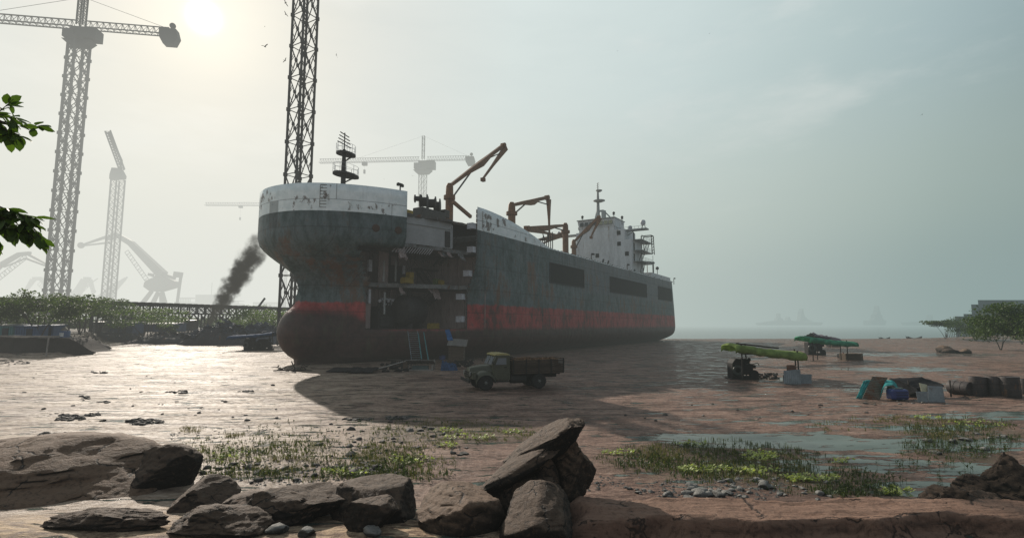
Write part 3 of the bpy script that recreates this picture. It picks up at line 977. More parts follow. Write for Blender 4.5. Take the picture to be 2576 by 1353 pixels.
# foremast with two platforms and aerials
def mast(v, foot, top, plats, name, s=1.0, aer=True, dirx=-1):
    f, t = SP(*foot, v), SP(*top, v)
    o = part_empty(name, ship, (f.x, v, 0))
    z0 = f.z - 3.0
    mb = MB()
    zt = t.z
    mb.tube([(0, 0, z0), (0, 0, lerp(f.z, zt, .35)), (0, 0, lerp(f.z, zt, .68))], [.32 * s, .29 * s, .18 * s], 12)
    mb.tube([(0, 0, lerp(f.z, zt, .68)), (0, 0, zt)], .07 * s, 6)
    mb.build('mast_pole', BLACK if aer else GREYW, o, smooth=True)
    for (py, L0, L1, wd) in plats:
        z = SP(foot[0], py, v).z
        pts = []
        for i in range(20):
            a_ = 2 * math.pi * i / 20
            x = math.cos(a_); y_ = math.sin(a_)
            pts.append(((L0 if x * dirx < 0 else L1) * x, y_ * wd, z))
        mb = MB().prism(pts, (0, 0, -.22 * s))
        mb.beam((0, 0, z - 1.2 * s), (dirx * L1 * .7, 0, z - .2), .16 * s)
        mb.build('mast_platform', BLACK if aer else GREYW, o)
        mb = MB()
        for i in range(0, 20, 2):
            x, y_, _ = pts[i]
            mb.beam((x * .97, y_ * .97, z), (x * .97, y_ * .97, z + 1.05 * s), .035)
        for zz in (.55, 1.05):
            for i in range(20):
                p1, p2 = pts[i], pts[(i + 1) % 20]
                mb.beam((p1[0] * .97, p1[1] * .97, z + zz * s), (p2[0] * .97, p2[1] * .97, z + zz * s), .025)
        mb.build('platform_rail', STEEL, o)
    mb = MB()
    for k in range(4):
        z = zt - .25 - k * .42 * s
        l = (.7 + .12 * k) * s
        mb.beam((-l, 0, z - .12), (l, 0, z + .16), .09 * s)
    mb.build('aerial', BLACK, o)
    return o
mast(0.0, (863, 466), (866, 334), [(383, 1.0, 1.7, .9), (436, 1.4, 2.3, 1.1)], 'foremast')

# forecastle light post
p = SP(1007, 462, 9.3)
b0 = Vector((p.x, 9.3, 19.0))
mb = MB().tube([(p.x, 9.3, 17), (p.x, 9.3, p.z)], .08, 6).beam((p.x - .4, 9.3, p.z), (p.x + .4, 9.3, p.z), .1).box((p.x - .35, 9.3, p.z - .18), (.25, .25, .3)).box((p.x + .35, 9.3, p.z - .18), (.25, .25, .3))
mb.build('light_post', BLACK, ship)

# ------------------------------------------------------------------ superstructure
def Z4(zx, zy): return ((1600 + zx / 4.51) / 1.1157, (500 + zy / 4.51) / 1.1157)
UF = -55.0
house = part_empty('superstructure', ship, (UF, 0, 0))
def hz_(zx, zy): return SU(*Z4(zx, zy), UF)
zb = hz_(400, 620).z      # sill of the bridge
zt_ = hz_(400, 520).z     # bridge roof
vl, vr = hz_(40, 900).y, hz_(780, 1000).y
bl, br_ = hz_(108, 570).y, hz_(565, 560).y
z_a = hz_(720, 775).z
z_b = hz_(690, 640).z
vm = hz_(690, 700).y
mb = MB()
mb.box((-4.5, (vl + vr) / 2, (15.9 + z_a) / 2), (9, vr - vl, z_a - 15.9))
mb.box((-4.3, (vl + .9 + vm) / 2, (z_a + z_b) / 2), (8.6, vm - vl - .9, z_b - z_a + .004))
mb.build('house_block', WHITE, house)
mb = MB()
mb.box((-3.6, (bl + br_) / 2, (z_b + zb) / 2 - .1), (7.0, br_ - bl - .5, abs(zb - z_b) + .4))
mb.prism([(0.35, bl - .15, zt_), (0.0, bl + .1, zb), (0.0, br_ - .1, zb), (0.35, br_ + .15, zt_)], (-7.2, 0, 0))
mb.build('bridge', WHITE, house)
# roof slab
MB().box((-3.3, (bl + br_) / 2, zt_ + .1), (8.0, br_ - bl + .5, .2)).build('bridge_roof', GREYW, house)
cream = M('window_glare', (.30, .30, .20), .35, .4, 1.2)  # greenish cream reflection put into the colour of some panes
nw = 7
for i in range(nw):
    y0 = lerp(bl + .35, br_ - .35, (i + .5) / nw)
    zc = (zt_ + zb) / 2 + .15
    w_ = (br_ - bl) / nw * .66
    fr = MB().box((.24, y0, zc), (.08, w_ + .2, (zt_ - zb) * .55 + .2), (0, R(-8), 0)).build('bridge_window', GREYW, house)
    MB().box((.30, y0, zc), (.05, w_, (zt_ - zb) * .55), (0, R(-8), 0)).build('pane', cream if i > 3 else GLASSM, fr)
for zx, zy in ((615, 692), (620, 830), (720, 955), (345, 980)):
    c = hz_(zx, zy)
    MB().box((.03, c.y, c.z), (.06, .95, 1.05)).build('porthole', M('port_dark', (.012, .014, .014)), house)
# port side: doors, platforms, stairs
for k, (zz, lo) in enumerate(((z_a + .0, .6), (hz_(780, 905).z, .6), (hz_(780, 1045).z, .6))):
    MB().box((-6.0, vr + 1.0, zz), (9.5, 2.6, .16)).build('side_platform', GREYW, house)
    mb = MB()
    for i in range(8):
        mb.beam((-10.6 + i * 1.32, vr + 2.25, zz), (-10.6 + i * 1.32, vr + 2.25, zz + 1.05), .05)
    mb.beam((-10.7, vr + 2.25, zz + 1.05), (-1.3, vr + 2.25, zz + 1.05), .05).beam((-10.7, vr + 2.25, zz + .55), (-1.3, vr + 2.25, zz + .55), .04)
    mb.build('side_rail', GREYW, house)
z1, z2 = hz_(780, 1045).z, hz_(780, 905).z
for (za, zb2, xa, xb) in ((16.1, z1, -3.0, -6.0), (z1, z2, -3.0, -6.0), (z2, z_a, -7.5, -10.0)):
    mb = MB()
    for s_ in (-.4, .4):
        mb.beam((xa, vr + 1.2 + s_, za), (xb, vr + 1.2 + s_, zb2), .08, .2)
    for i in range(1, 9):
        f_ = i / 9
        mb.box((lerp(xa, xb, f_), vr + 1.2, lerp(za, zb2, f_)), (.25, .8, .05))
    mb.build('side_stair', BLACK, house)
for zz in (16.2, z1, z2, z_a):
    MB().box((-2.0, vr + .02, zz + 1.05), (.9, .08, 1.9)).build('side_door', M('port_dark', (.012, .014, .014)), house)
# aft gallery frame with net like outline
mb = MB()
for x_ in (-10.4, -12.4):
    for y_ in (vr - .5, vr + 2.2):
        mb.tube([(x_, y_, z2), (x_ + .6, y_, z_a + 2.2)], .12, 6)
mb.beam((-9.8, vr - .5, z_a + 2.2), (-9.8, vr + 2.2, z_a + 2.2), .2).beam((-11.8, vr - .5, z_a + 2.2), (-11.8, vr + 2.2, z_a + 2.2), .2)
mb.beam((-9.8, vr + 2.2, z_a + 2.2), (-11.8, vr + 2.2, z_a + 2.2), .2)
for i in range(6):
    mb.beam((-10.4, vr + 2.2, lerp(z2, z_a + 2, i / 6)), (-12.4, vr + 2.2, lerp(z2, z_a + 2, (i + 1) / 6)), .1)
mb.build('gallery_frame', BLACK, house)
# bridge wings
zw = hz_(700, 640).z - .15
vw1 = SU(*Z4(978, 626), UF - 2).y
vw0 = SU(*Z3(1118, 840), UF - 2).y
mb = MB()
mb.box((-2.2, (br_ + vw1) / 2, zw), (2.2, vw1 - br_, .32)).box((-2.2, (bl + vw0) / 2, zw), (2.2, bl - vw0, .32))
mb.beam((-2.2, br_ + 1, zw - 2.2), (-2.2, lerp(br_, vw1, .55), zw - .2), .2)
mb.build('bridge_wing', GREYW, house)
mb = MB()
for i in range(9):
    y_ = lerp(br_ + .2, vw1 - .2, i / 8)
    mb.beam((-1.2, y_, zw + .1), (-1.2, y_, zw + .75), .05)
mb.beam((-1.2, br_, zw + .75), (-1.2, vw1, zw + .75), .05)
mb.build('wing_rail', BLACK, house)
def dome(v, z, r, h, x=-2.2):
    o = MB().lathe([(r * .75, h), (r, h + r * .4), (r, h + r * 1.4), (r * .75, h + r * 1.9), (r * .2, h + r * 2.1)], 14, Matrix.Translation((x, v, z))).build('radar_dome', STEEL, house, smooth=True)
    mb = MB()
    for a_ in range(3):
        c_, s_ = math.cos(a_ * 2.1), math.sin(a_ * 2.1)
        mb.beam((x + c_ * r * 1.1, v + s_ * r * 1.1, z), (x + c_ * .2, v + s_ * .2, z + h), .08)
    mb.build('dome_stand', BLACK, o)
dome(SU(*Z4(920, 560), UF - 2).y, zw + .15, .62, .95)
dome(SU(*Z4(757, 600), UF - 2).y, zw + .15, .5, .05)
dome(SU(*Z3(1106, 790), UF - 2).y, zw + .15, .5, .35)
# small lamps and aerials on the roof
for zx, zy, h0 in ((128, 550, 1.3), (528, 510, 1.5), (634, 560, 1.4), (90, 690, 1.2)):
    c = hz_(zx, zy)
    mb = MB().tube([(-1.5, c.y, c.z - .4), (-1.5, c.y, c.z + h0)], .07, 6).ball((-1.5, c.y, c.z + h0 + .2), .36, 10).box((-1.5, c.y, c.z + h0 - .25), (.5, .5, .12))
    mb.build('roof_lamp', BLACK, house, smooth=True)
# mast on the wheelhouse
def UFm(zx, zy): return SU(*Z4(zx, zy), UF - 3)
b0, t0 = UFm(355, 420), UFm(352, 62)
mm = part_empty('main_mast', house, (-3, b0.y, 0))
mb = MB().tube([(0, 0, zt_), (0, 0, b0.z), (0, 0, UFm(355, 290).z), (0, 0, UFm(355, 165).z)], [.55, .45, .38, .26], 10).tube([(0, 0, UFm(355, 165).z), (0, 0, t0.z)], .1, 6)
for k in range(4):
    z = lerp(UFm(355, 165).z, t0.z, .25 + k * .23)
    mb.beam((-.5, -.5, z), (.5, .6, z + .1), .08)
mb.build('mast_pole', GREYW, mm, smooth=True)
for zy, r in ((290, 1.55), (160, .85)):
    z = UFm(355, zy).z
    MB().lathe([(r * .5, -.35), (r, -.05), (r, .12), (r * .3, .14)], 16, Matrix.Translation((0, .35, z))).build('mast_platform', GREYW, mm)
mb = MB()
yy0 = UFm(425, 430).y - b0.y
mb.beam((0, -1.0, zt_), (0, -.2, b0.z + .1), .4).beam((0, -.3, b0.z), (0, yy0, b0.z), .45).beam((0, yy0, b0.z), (0, yy0, zt_), 1.0, .8).beam((0, yy0, b0.z), (0, yy0 + 2.6, zt_), .3)
mb.build('mast_frame', GREYW, mm)

# stern deck gear
def stern_post(dx, dy, ybase, v, head=True):
    p = SP(dx, dy, v)
    q = SP(dx, ybase, v)
    mb = MB().tube([(p.x, v, 15.9), (p.x, v, p.z - .3), (p.x - .25, v, p.z), (p.x - .9, v, p.z)], .09, 6)
    mb.box((p.x - 1.0, v, p.z - .08), (.5, .4, .3))
    mb.build('deck_light', BLACK, ship)
stern_post(*Z4(268, 950), Z4(268, 1030)[1], 12)
stern_post(*Z4(722, 1085), Z4(722, 1145)[1], 12)
stern_post(*Z4(1312, 1262), Z4(1312, 1310)[1], 12.3)
mb = MB()
for zx, zy in ((400, 1060), (465, 1078)):
    p = SP(*Z4(zx, zy), 12.2)
    mb.beam((p.x, 12.2, 16), (p.x - 1.1, 12.2, 17.3), .25)
mb.build('fairlead_arm', BLACK, ship)
# aft deckhouse and stern gallows
a, b_ = SP(*Z4(890, 1190), 7), SP(*Z4(1140, 1240), 7)
mb = MB().box(((a.x + b_.x) / 2, 7, 17.1), (abs(a.x - b_.x), 6, 2.4))
mb.build('aft_deckhouse', WHITE, ship)
p1, p2 = SP(*Z4(920, 1060), 8), SP(*Z4(1050, 1070), 8)
mb = MB().tube([(p1.x, 8, 16), (p1.x, 8, p1.z)], .2, 8).tube([(p2.x, 8, 16), (p2.x, 8, p2.z + .3)], .22, 8).beam((p1.x + .5, 8, p1.z), (p2.x - .8, 8, p2.z), .5, .5)
mb.tube([(p2.x, 8, p2.z), (p2.x, 8, SP(*Z4(1050, 980), 8).z)], .06, 6)
mb.build('stern_gallows', BLACK, ship)
for zx, zy in ((1103, 1140), (975, 1075)):
    p = SP(*Z4(zx, zy), 8)
    MB().tube([(p.x, 8, 16), (p.x, 8, p.z)], .1, 6).ball((p.x, 8, p.z), .5, 10).build('stern_lamp', BLACK if zx > 1000 else ORANGE, ship, smooth=True)
# rail and clutter along the deck edge
mb = MB()
for i in range(60):
    u = 0 - i * 1.33
    mb.box((u, 12.7, 16.3 + .06), (.16 + .4 * random.random(), .2, .12 + .22 * random.random()))
tag(mb.build('deck_edge_fittings', BLACK, ship), kind='stuff')
mb = MB()
for k in range(7):
    p = SP(1360 + k * 5, 606 - 3 * (k % 3), 9)
    q = p + Vector((random.uniform(-1, 1), 0, random.uniform(.5, 1.6)))
    mb.tube([(p.x, 9, 16), (p.x, 9, p.z), (q.x, 9, q.z)], .09, 6)
mb.build('torn_rail', BLACK, ship)
# ------------------------------------------------------------------ lattice cranes
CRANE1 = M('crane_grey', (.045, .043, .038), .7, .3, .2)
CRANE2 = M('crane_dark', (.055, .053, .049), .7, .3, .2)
CRANEF = M('crane_far', (.16, .155, .14), .7, .2, .1)  # paler than the near cranes: part of the haze is in the colour

def lattice_mast(mb, base, top, w, n, chord, brace, rot=0.0, fine=True):
    b, t = Vector(base), Vector(top)
    cs = [Vector((math.cos(rot + a), math.sin(rot + a), 0)) * w * .7071 for a in (R(45), R(135), R(225), R(315))]
    for c in cs:
        mb.beam(b + c, t + c, chord)
    for i in range(n):
        p, q = b.lerp(t, i / n), b.lerp(t, (i + 1) / n)
        for k in range(4):
            c0, c1 = cs[k], cs[(k + 1) % 4]
            mb.beam(p + c0, q + c1, brace)
            mb.beam(p + c1, q + c0, brace)
            mb.beam(q + c0, q + c1, brace * .9)
            if fine:
                # gusset and secondary struts
                m_ = (p + c0 + q + c1) / 2
                mb.box(m_, (brace * 3.2, brace * 3.2, brace * 4))
                mm_ = p.lerp(q, .5)
                mb.beam(mm_ + c0, (p + c0).lerp(q + c1, .25), brace * .6)
                mb.beam(mm_ + c1, (p + c1).lerp(q + c0, .25), brace * .6)
                mb.beam(mm_ + c0, (q + c0).lerp(p + c1, .25), brace * .6)
                mb.beam(mm_ + c1, (q + c1).lerp(p + c0, .25), brace * .6)
                for c in (c0,):
                    mb.box(q + c, (chord * 1.7, chord * 1.7, brace * 5))
    return mb

def lattice_jib(mb, p, q, h, w, n, chord, brace):
    """triangular jib: two lower chords, one upper"""
    p, q = Vector(p), Vector(q)
    d = (q - p).normalized()
    s = d.cross(Vector((0, 0, 1))).normalized() * w / 2
    up = s.cross(d).normalized() * h
    if up.z < 0: up = -up
    mb.beam(p + up, q + up, chord)
    mb.beam(p + s, q + s, chord); mb.beam(p - s, q - s, chord)
    for i in range(n):
        a, b, m = p.lerp(q, i / n), p.lerp(q, (i + 1) / n), p.lerp(q, (i + .5) / n)
        for sg in (1, -1):
            mb.beam(a + s * sg, m + up, brace); mb.beam(m + up, b + s * sg, brace)
        mb.beam(a + s, b - s, brace * .8)
    return mb

def rope(pts, r, name, mat, parent):
    return MB().tube(pts, r, 5).build(name, mat, parent, world=True)

def tower_crane(label, base, ztop, w, rot, n, chord, brace, mat, jib_dir, jib_len, cj_len, group, jh=2.2, apex=9.0, fine=True, jn=22, trolley=None, hs=1.0):
    o = thing('tower_crane', label, 'crane', base, 0, group)
    zt = ztop - base.z
    lattice_mast(MB(), (0, 0, 0), (0, 0, zt), w, n, chord, brace, rot, fine).build('mast', mat, o)
    d = Vector((math.cos(jib_dir), math.sin(jib_dir), 0))
    sd = Vector((-d.y, d.x, 0))
    # slewing platform with machinery house
    k = w * hs
    rz = Matrix.Rotation(jib_dir, 4, 'Z')
    mb = MB()
    mb.box(d * -.55 * k + Vector((0, 0, zt + k * .62)), (k * 2.1, k * 1.15, k * 1.0), rz)
    mb.box(d * .62 * k + sd * .3 * k + Vector((0, 0, zt + k * .45)), (k * .9, k * .7, k * .75), rz)
    mb.box(Vector((0, 0, zt + .06 * k)), (k * 1.25, k * 1.25, k * .35), rz)
    pts = [d * -1.2 * k + Vector((0, 0, zt - .05 * k)), d * 1.2 * k + Vector((0, 0, zt - .05 * k)), d * .7 * k + Vector((0, 0, zt - .5 * k)), d * -.7 * k + Vector((0, 0, zt - .5 * k))]
    mb.prism([p - sd * .5 * k for p in pts], sd * k)
    mb.build('machine_house', mat, o)
    zj = zt + k * 1.25
    c0 = Vector((0, 0, zj))
    mb = lattice_jib(MB(), c0 + d * k * .5, c0 + d * jib_len, jh, jh * .8, jn, chord * .55, brace * .65)
    mb.build('jib', mat, o)
    mb = lattice_jib(MB(), c0 - d * k * .5, c0 - d * cj_len, jh, jh * .8, max(5, int(jn * cj_len / jib_len)), chord * .5, brace * .6)
    mb.build('counter_jib', mat, o)
    cw = c0 - d * cj_len
    mb = MB()
    a = [cw + d * 1.0 * jh + Vector((0, 0, jh * .7)), cw - d * 1.0 * jh + Vector((0, 0, jh * .7)), cw - d * 1.3 * jh + Vector((0, 0, -.4 * jh)), cw - d * .9 * jh + Vector((0, 0, -1.4 * jh)), cw + d * .4 * jh + Vector((0, 0, -1.4 * jh)), cw + d * .9 * jh + Vector((0, 0, -.5 * jh))]
    mb.prism([p - sd * jh * .5 for p in a], sd * jh)
    mb.ball(cw - d * .4 * jh + Vector((0, 0, jh * 1.3)), jh * .38, 10)
    mb.build('counterweight', mat, o)
    lattice_mast(MB(), c0 + Vector((0, 0, jh * .3)), c0 + Vector((0, 0, apex)), w * .42, 4, chord * .6, brace * .7, jib_dir, False).build('apex_frame', mat, o)
    mb = MB()
    mb.beam(c0 + Vector((0, 0, apex)), c0 + d * jib_len * .62 + Vector((0, 0, jh)), brace * .45)
    mb.build('tie_rope', mat, o)
    MB().beam(c0 + Vector((0, 0, apex)), c0 - d * cj_len * .95 + Vector((0, 0, jh)), brace * .45).build('tie_rope', mat, o)
    if trolley:
        tp = c0 + d * trolley[0]
        mb = MB().box(tp - Vector((0, 0, jh * .45)), (jh * 1.1, jh * .9, jh * .7), rz)
        t = mb.build('trolley', mat, o)
        MB().beam(tp, tp - Vector((0, 0, trolley[1])), brace * .4).box(tp - Vector((0, 0, trolley[1])), (jh * .4, jh * .4, jh * .9)).build('hook', mat, t)
    return o

# nearest mast, behind the bow
b = W(726, 800, 100); b.z = 0
t = W(768, 10, 100)
bx = W(753, 380, 100).x
tower_crane('tall dark lattice tower crane rising behind the bow of the ship', Vector((bx, 100, terrain(bx, 100))), 92, 3.3, R(-30), 14, .36, .14, CRANE2, R(105), 40, 14, 'tower cranes over the yard')
# left crane with the big jib
Y = 290
top = W(200, 104, Y)
j0, j1 = W(0, 25, 283), W(440, 50, 297.6)
dr = math.atan2(j0.y - j1.y, j0.x - j1.x)
tower_crane('big grey lattice tower crane with its jib reaching out of the picture', Vector((top.x, Y, 1)), top.z, 7.5, R(-25), 15, 1.05, .36, CRANE1, dr, 79, 47, 'tower cranes over the yard', jh=4.6, apex=19, hs=.85)
# hazy crane behind the ship's midship
Y = 720
top = W(1064, 428, Y)
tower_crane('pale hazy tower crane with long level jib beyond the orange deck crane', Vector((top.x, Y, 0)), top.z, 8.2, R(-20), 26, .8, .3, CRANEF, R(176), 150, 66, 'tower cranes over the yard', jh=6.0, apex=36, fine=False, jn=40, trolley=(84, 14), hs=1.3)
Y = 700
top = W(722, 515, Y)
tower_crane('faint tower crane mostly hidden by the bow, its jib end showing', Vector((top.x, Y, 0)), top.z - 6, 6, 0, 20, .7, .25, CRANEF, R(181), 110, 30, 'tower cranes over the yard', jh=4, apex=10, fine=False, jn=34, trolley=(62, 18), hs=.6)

# luffing crane with a raised jib
Y = 520
b0, t0 = W(276, 760, Y), W(294, 452, Y)
xx = W(285, 600, Y).x
o = thing('luffing_crane', 'hazy slender tower crane with a steeply raised luffing jib', 'crane', (xx, Y, 0), 0, 'tower cranes over the yard')
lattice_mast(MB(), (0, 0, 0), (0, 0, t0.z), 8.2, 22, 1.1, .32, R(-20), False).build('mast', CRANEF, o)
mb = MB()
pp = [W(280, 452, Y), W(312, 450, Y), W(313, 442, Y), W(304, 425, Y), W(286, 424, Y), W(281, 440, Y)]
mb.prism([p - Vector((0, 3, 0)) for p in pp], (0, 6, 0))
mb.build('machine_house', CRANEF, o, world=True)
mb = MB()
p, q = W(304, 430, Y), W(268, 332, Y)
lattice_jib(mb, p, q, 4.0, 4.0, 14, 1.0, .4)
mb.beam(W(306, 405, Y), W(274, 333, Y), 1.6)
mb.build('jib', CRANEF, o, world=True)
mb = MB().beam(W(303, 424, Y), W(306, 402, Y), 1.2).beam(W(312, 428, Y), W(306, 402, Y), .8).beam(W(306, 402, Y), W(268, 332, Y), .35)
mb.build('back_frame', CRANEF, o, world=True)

# ------------------------------------------------------------------ level luffing portal cranes, far in the haze
def portal_crane(label, Y, house, boom, jib, tie, legs, extra, group='portal cranes of the shipyard', bw=(2.2, 6.0), sc_=1.0):
    px = Y / FD
    base = W(house[0][0], 800, Y); base.z = 0
    o = thing('portal_crane', label, 'crane', base, 0, group)
    mb = MB()
    pp = [W(x, y, Y) for x, y in house]
    mb.prism([p - Vector((0, 14 * px, 0)) for p in pp], (0, 28 * px, 0))
    mb.build('machine_house', CRANEF, o, world=True)
    mb = MB()
    for i in range(len(boom) - 1):
        (x0, y0, w0), (x1, y1, w1) = boom[i], boom[i + 1]
        mb.beam(W(x0, y0, Y), W(x1, y1, Y), w0 * px, w0 * px, w1 * px, w1 * px)
    mb.build('boom', CRANEF, o, world=True)
    mb = MB()
    for (x0, y0, w0, x1, y1, w1) in jib:
        mb.beam(W(x0, y0, Y), W(x1, y1, Y), w0 * px, w0 * px, w1 * px, w1 * px)
    x1, y1 = jib[0][3], jib[0][4]
    mb.ball(W(x1, y1, Y), 8 * px * sc_, 12)
    mb.build('jib', CRANEF, o, world=True)
    for (x0, y0, x1, y1) in legs:
        MB().beam(W(x0, y0, Y), W(x1, y1, Y), 7 * px * sc_, 7 * px * sc_, 10 * px * sc_, 10 * px * sc_).build('leg', CRANEF, o, world=True)
    mb = MB()
    for (x0, y0, x1, y1, n, w) in tie:
        p, q = W(x0, y0, Y), W(x1, y1, Y)
        d = (q - p).normalized(); s = d.cross(Vector((0, 1, 0))).normalized() * w * px
        mb.beam(p - s, q - s, 1.1 * px).beam(p + s, q + s, 1.1 * px)
        for i in range(n + 1):
            c = p.lerp(q, i / n); c2 = p.lerp(q, min(1, (i + 1) / n))
            mb.beam(c - s, c + s, 1.0 * px)
            if i % 2: mb.beam(c - s, c2 + s, .7 * px)
    if tie: mb.build('rack_ladder', CRANEF, o, world=True)
    mb = MB()
    for (x0, y0, x1, y1, w) in extra:
        mb.beam(W(x0, y0, Y), W(x1, y1, Y), w * px)
    if extra: mb.build('balance_arm', CRANEF, o, world=True)
    return o
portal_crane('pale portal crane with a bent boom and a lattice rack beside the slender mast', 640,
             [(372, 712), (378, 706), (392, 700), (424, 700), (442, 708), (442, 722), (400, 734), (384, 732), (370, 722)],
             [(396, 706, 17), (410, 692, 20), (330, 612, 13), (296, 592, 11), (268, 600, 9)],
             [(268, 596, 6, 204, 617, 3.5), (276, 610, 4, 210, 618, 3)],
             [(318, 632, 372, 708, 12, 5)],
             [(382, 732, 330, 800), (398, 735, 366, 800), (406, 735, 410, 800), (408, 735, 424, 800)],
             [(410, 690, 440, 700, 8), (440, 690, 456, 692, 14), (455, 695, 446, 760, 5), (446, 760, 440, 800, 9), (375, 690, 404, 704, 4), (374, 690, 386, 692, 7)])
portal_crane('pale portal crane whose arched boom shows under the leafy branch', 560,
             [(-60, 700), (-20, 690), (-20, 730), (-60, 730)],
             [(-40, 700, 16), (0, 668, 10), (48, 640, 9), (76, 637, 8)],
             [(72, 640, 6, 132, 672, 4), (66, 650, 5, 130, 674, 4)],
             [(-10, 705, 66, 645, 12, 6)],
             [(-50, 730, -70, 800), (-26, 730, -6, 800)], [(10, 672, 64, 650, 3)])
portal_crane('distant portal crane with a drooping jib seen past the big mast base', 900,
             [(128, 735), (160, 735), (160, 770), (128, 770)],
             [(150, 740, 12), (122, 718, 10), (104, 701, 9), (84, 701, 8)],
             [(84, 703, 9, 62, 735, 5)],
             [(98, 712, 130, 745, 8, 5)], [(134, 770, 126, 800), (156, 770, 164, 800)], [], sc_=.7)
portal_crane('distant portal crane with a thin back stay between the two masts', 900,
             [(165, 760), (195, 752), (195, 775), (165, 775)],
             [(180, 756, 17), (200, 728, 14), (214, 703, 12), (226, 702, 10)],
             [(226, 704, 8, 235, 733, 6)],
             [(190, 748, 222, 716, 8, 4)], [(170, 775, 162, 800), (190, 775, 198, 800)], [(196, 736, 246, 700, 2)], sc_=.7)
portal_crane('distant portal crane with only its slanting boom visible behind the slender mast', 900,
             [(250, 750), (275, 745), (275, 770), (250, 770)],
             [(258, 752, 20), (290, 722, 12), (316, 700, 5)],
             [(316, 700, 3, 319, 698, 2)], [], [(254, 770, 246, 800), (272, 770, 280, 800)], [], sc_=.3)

# ------------------------------------------------------------------ far plant buildings and ships
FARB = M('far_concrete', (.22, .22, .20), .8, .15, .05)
def far_plant(label, Y, x0, x1, ytop, ybase, n, gapf, tower=None):
    p, q, b = W(x0, ytop, Y), W(x1, ytop, Y), W(x0, ybase, Y)
    o = thing('plant_building', label, 'building', (p.x, Y, 0), 0, 'plant buildings in the haze')
    w, h = q.x - p.x, p.z - b.z
    MB().box((w / 2, 10, b.z / 2 + h * .15), (w, 20, b.z + h * .3)).build('wall', FARB, o)
    mb = MB().box((w / 2, 10, p.z - h * .08), (w, 20, h * .16))
    mb.build('roof', FARB, o)
    for i in range(n):
        MB().box(((i + .5) * w / n, 0, b.z + h * .5), (w / n * gapf, 1.5, h)).build('column', FARB, o)
    if tower:
        MB().beam((w * tower, 5, p.z), (w * tower, 5, p.z + h * 1.5), w * .02).build('roof_mast', FARB, o)
    return o
far_plant('pale colonnaded plant hall just past the portal crane leg', 1000, 444, 481, 748, 764, 9, .35)
far_plant('pale wide plant block with a thin roof mast', 1000, 492, 550, 741, 762, 16, .7, .62)
far_plant('long low pale hall behind the smoke', 1000, 552, 602, 756, 766, 14, .4)
far_plant('low pale colonnade ending behind the bow of the ship', 1000, 636, 742, 760, 774, 26, .4)

SHIPF = M('far_ship_grey', (.05, .055, .06), .7, .2, .05)
def far_ship(label, Y, prof, towers):
    b = W(prof[0][0], 812, Y); b.z = -.4
    o = thing('distant_ship', label, 'ship', b, 0, 'ships on the hazy horizon')
    pp = [W(x, y, Y) for x, y in prof]
    MB().prism(pp, (0, 30, 0)).build('hull', SHIPF, o, world=True)
    for t in towers:
        pp = [W(x, y, Y + 4) for x, y in t]
        MB().prism(pp, (0, 16, 0)).build('superstructure', SHIPF, o, world=True)
    return o
far_ship('long grey warship with two tower masts, faint on the horizon', 1250,
         [(1915, 812), (1918, 818), (2066, 818), (2072, 811), (2010, 808), (1990, 806), (1960, 806)],
         [[(1955, 807), (1957, 800), (1960, 799), (1961, 788), (1963, 788), (1964, 799), (1968, 800), (1972, 807)], [(1982, 807), (1984, 798), (1987, 797), (1990, 806)],
          [(2012, 808), (2015, 796), (2016, 783), (2018, 782), (2019, 776), (2021, 776), (2022, 785), (2025, 796), (2034, 804), (2048, 808)]])
far_ship('grey warship seen end on with a stepped pyramid tower', 1250,
         [(2192, 806), (2194, 818), (2228, 818), (2230, 806)],
         [[(2196, 807), (2202, 798), (2202, 792), (2206, 790), (2207, 782), (2209, 781), (2210, 769), (2212, 769), (2213, 781), (2215, 783), (2216, 791), (2220, 793), (2220, 799), (2226, 807)]])
far_ship('low grey warship almost lost in the haze', 1300,
         [(2288, 811), (2292, 818), (2360, 818), (2364, 810), (2330, 808)],
         [[(2338, 809), (2341, 801), (2343, 800), (2344, 792), (2346, 792), (2347, 801), (2352, 809)]])
far_ship('faint grey vessel with a tall mast beside the stepped building', 1300,
         [(2400, 812), (2402, 818), (2424, 818), (2426, 811)], [[(2408, 812), (2411, 800), (2413, 790), (2415, 800), (2419, 812)]])

# stepped building on the far shore
Y = 236
b = W(2402, 830, Y); b.z = -.3
o = thing('stepped_building', 'grey windowless concrete building with a stepped outline behind the shore trees', 'building', b)
CONC = M('concrete_grey', (.13, .145, .15), .85, .15, .15, bump=.1)
steps = [(2402, 2424, 797), (2424, 2443, 791), (2443, 2460, 767), (2460, 2680, 756)]
for i, (xa, xb, yt) in enumerate(steps):
    p, q = W(xa, yt, Y), W(xb, yt, Y)
    yy = Y + .6 * i
    p, q = W(xa, yt, yy), W(xb, yt, yy)
    vd = Vector((p.x * 1.12, p.y, 0)).normalized() * (20 - i * 1.5)
    MB().prism([(p.x, yy, -1), (q.x, yy, -1), (q.x, yy, q.z), (p.x, yy, p.z)], vd).build('building_block', CONC, o, world=True)
    MB().prism([(p.x - .1, yy - .1, p.z), (q.x, yy - .1, q.z), (q.x, yy - .1, q.z + .25), (p.x - .1, yy - .1, p.z + .25)], vd).build('parapet', CONC, o, world=True)

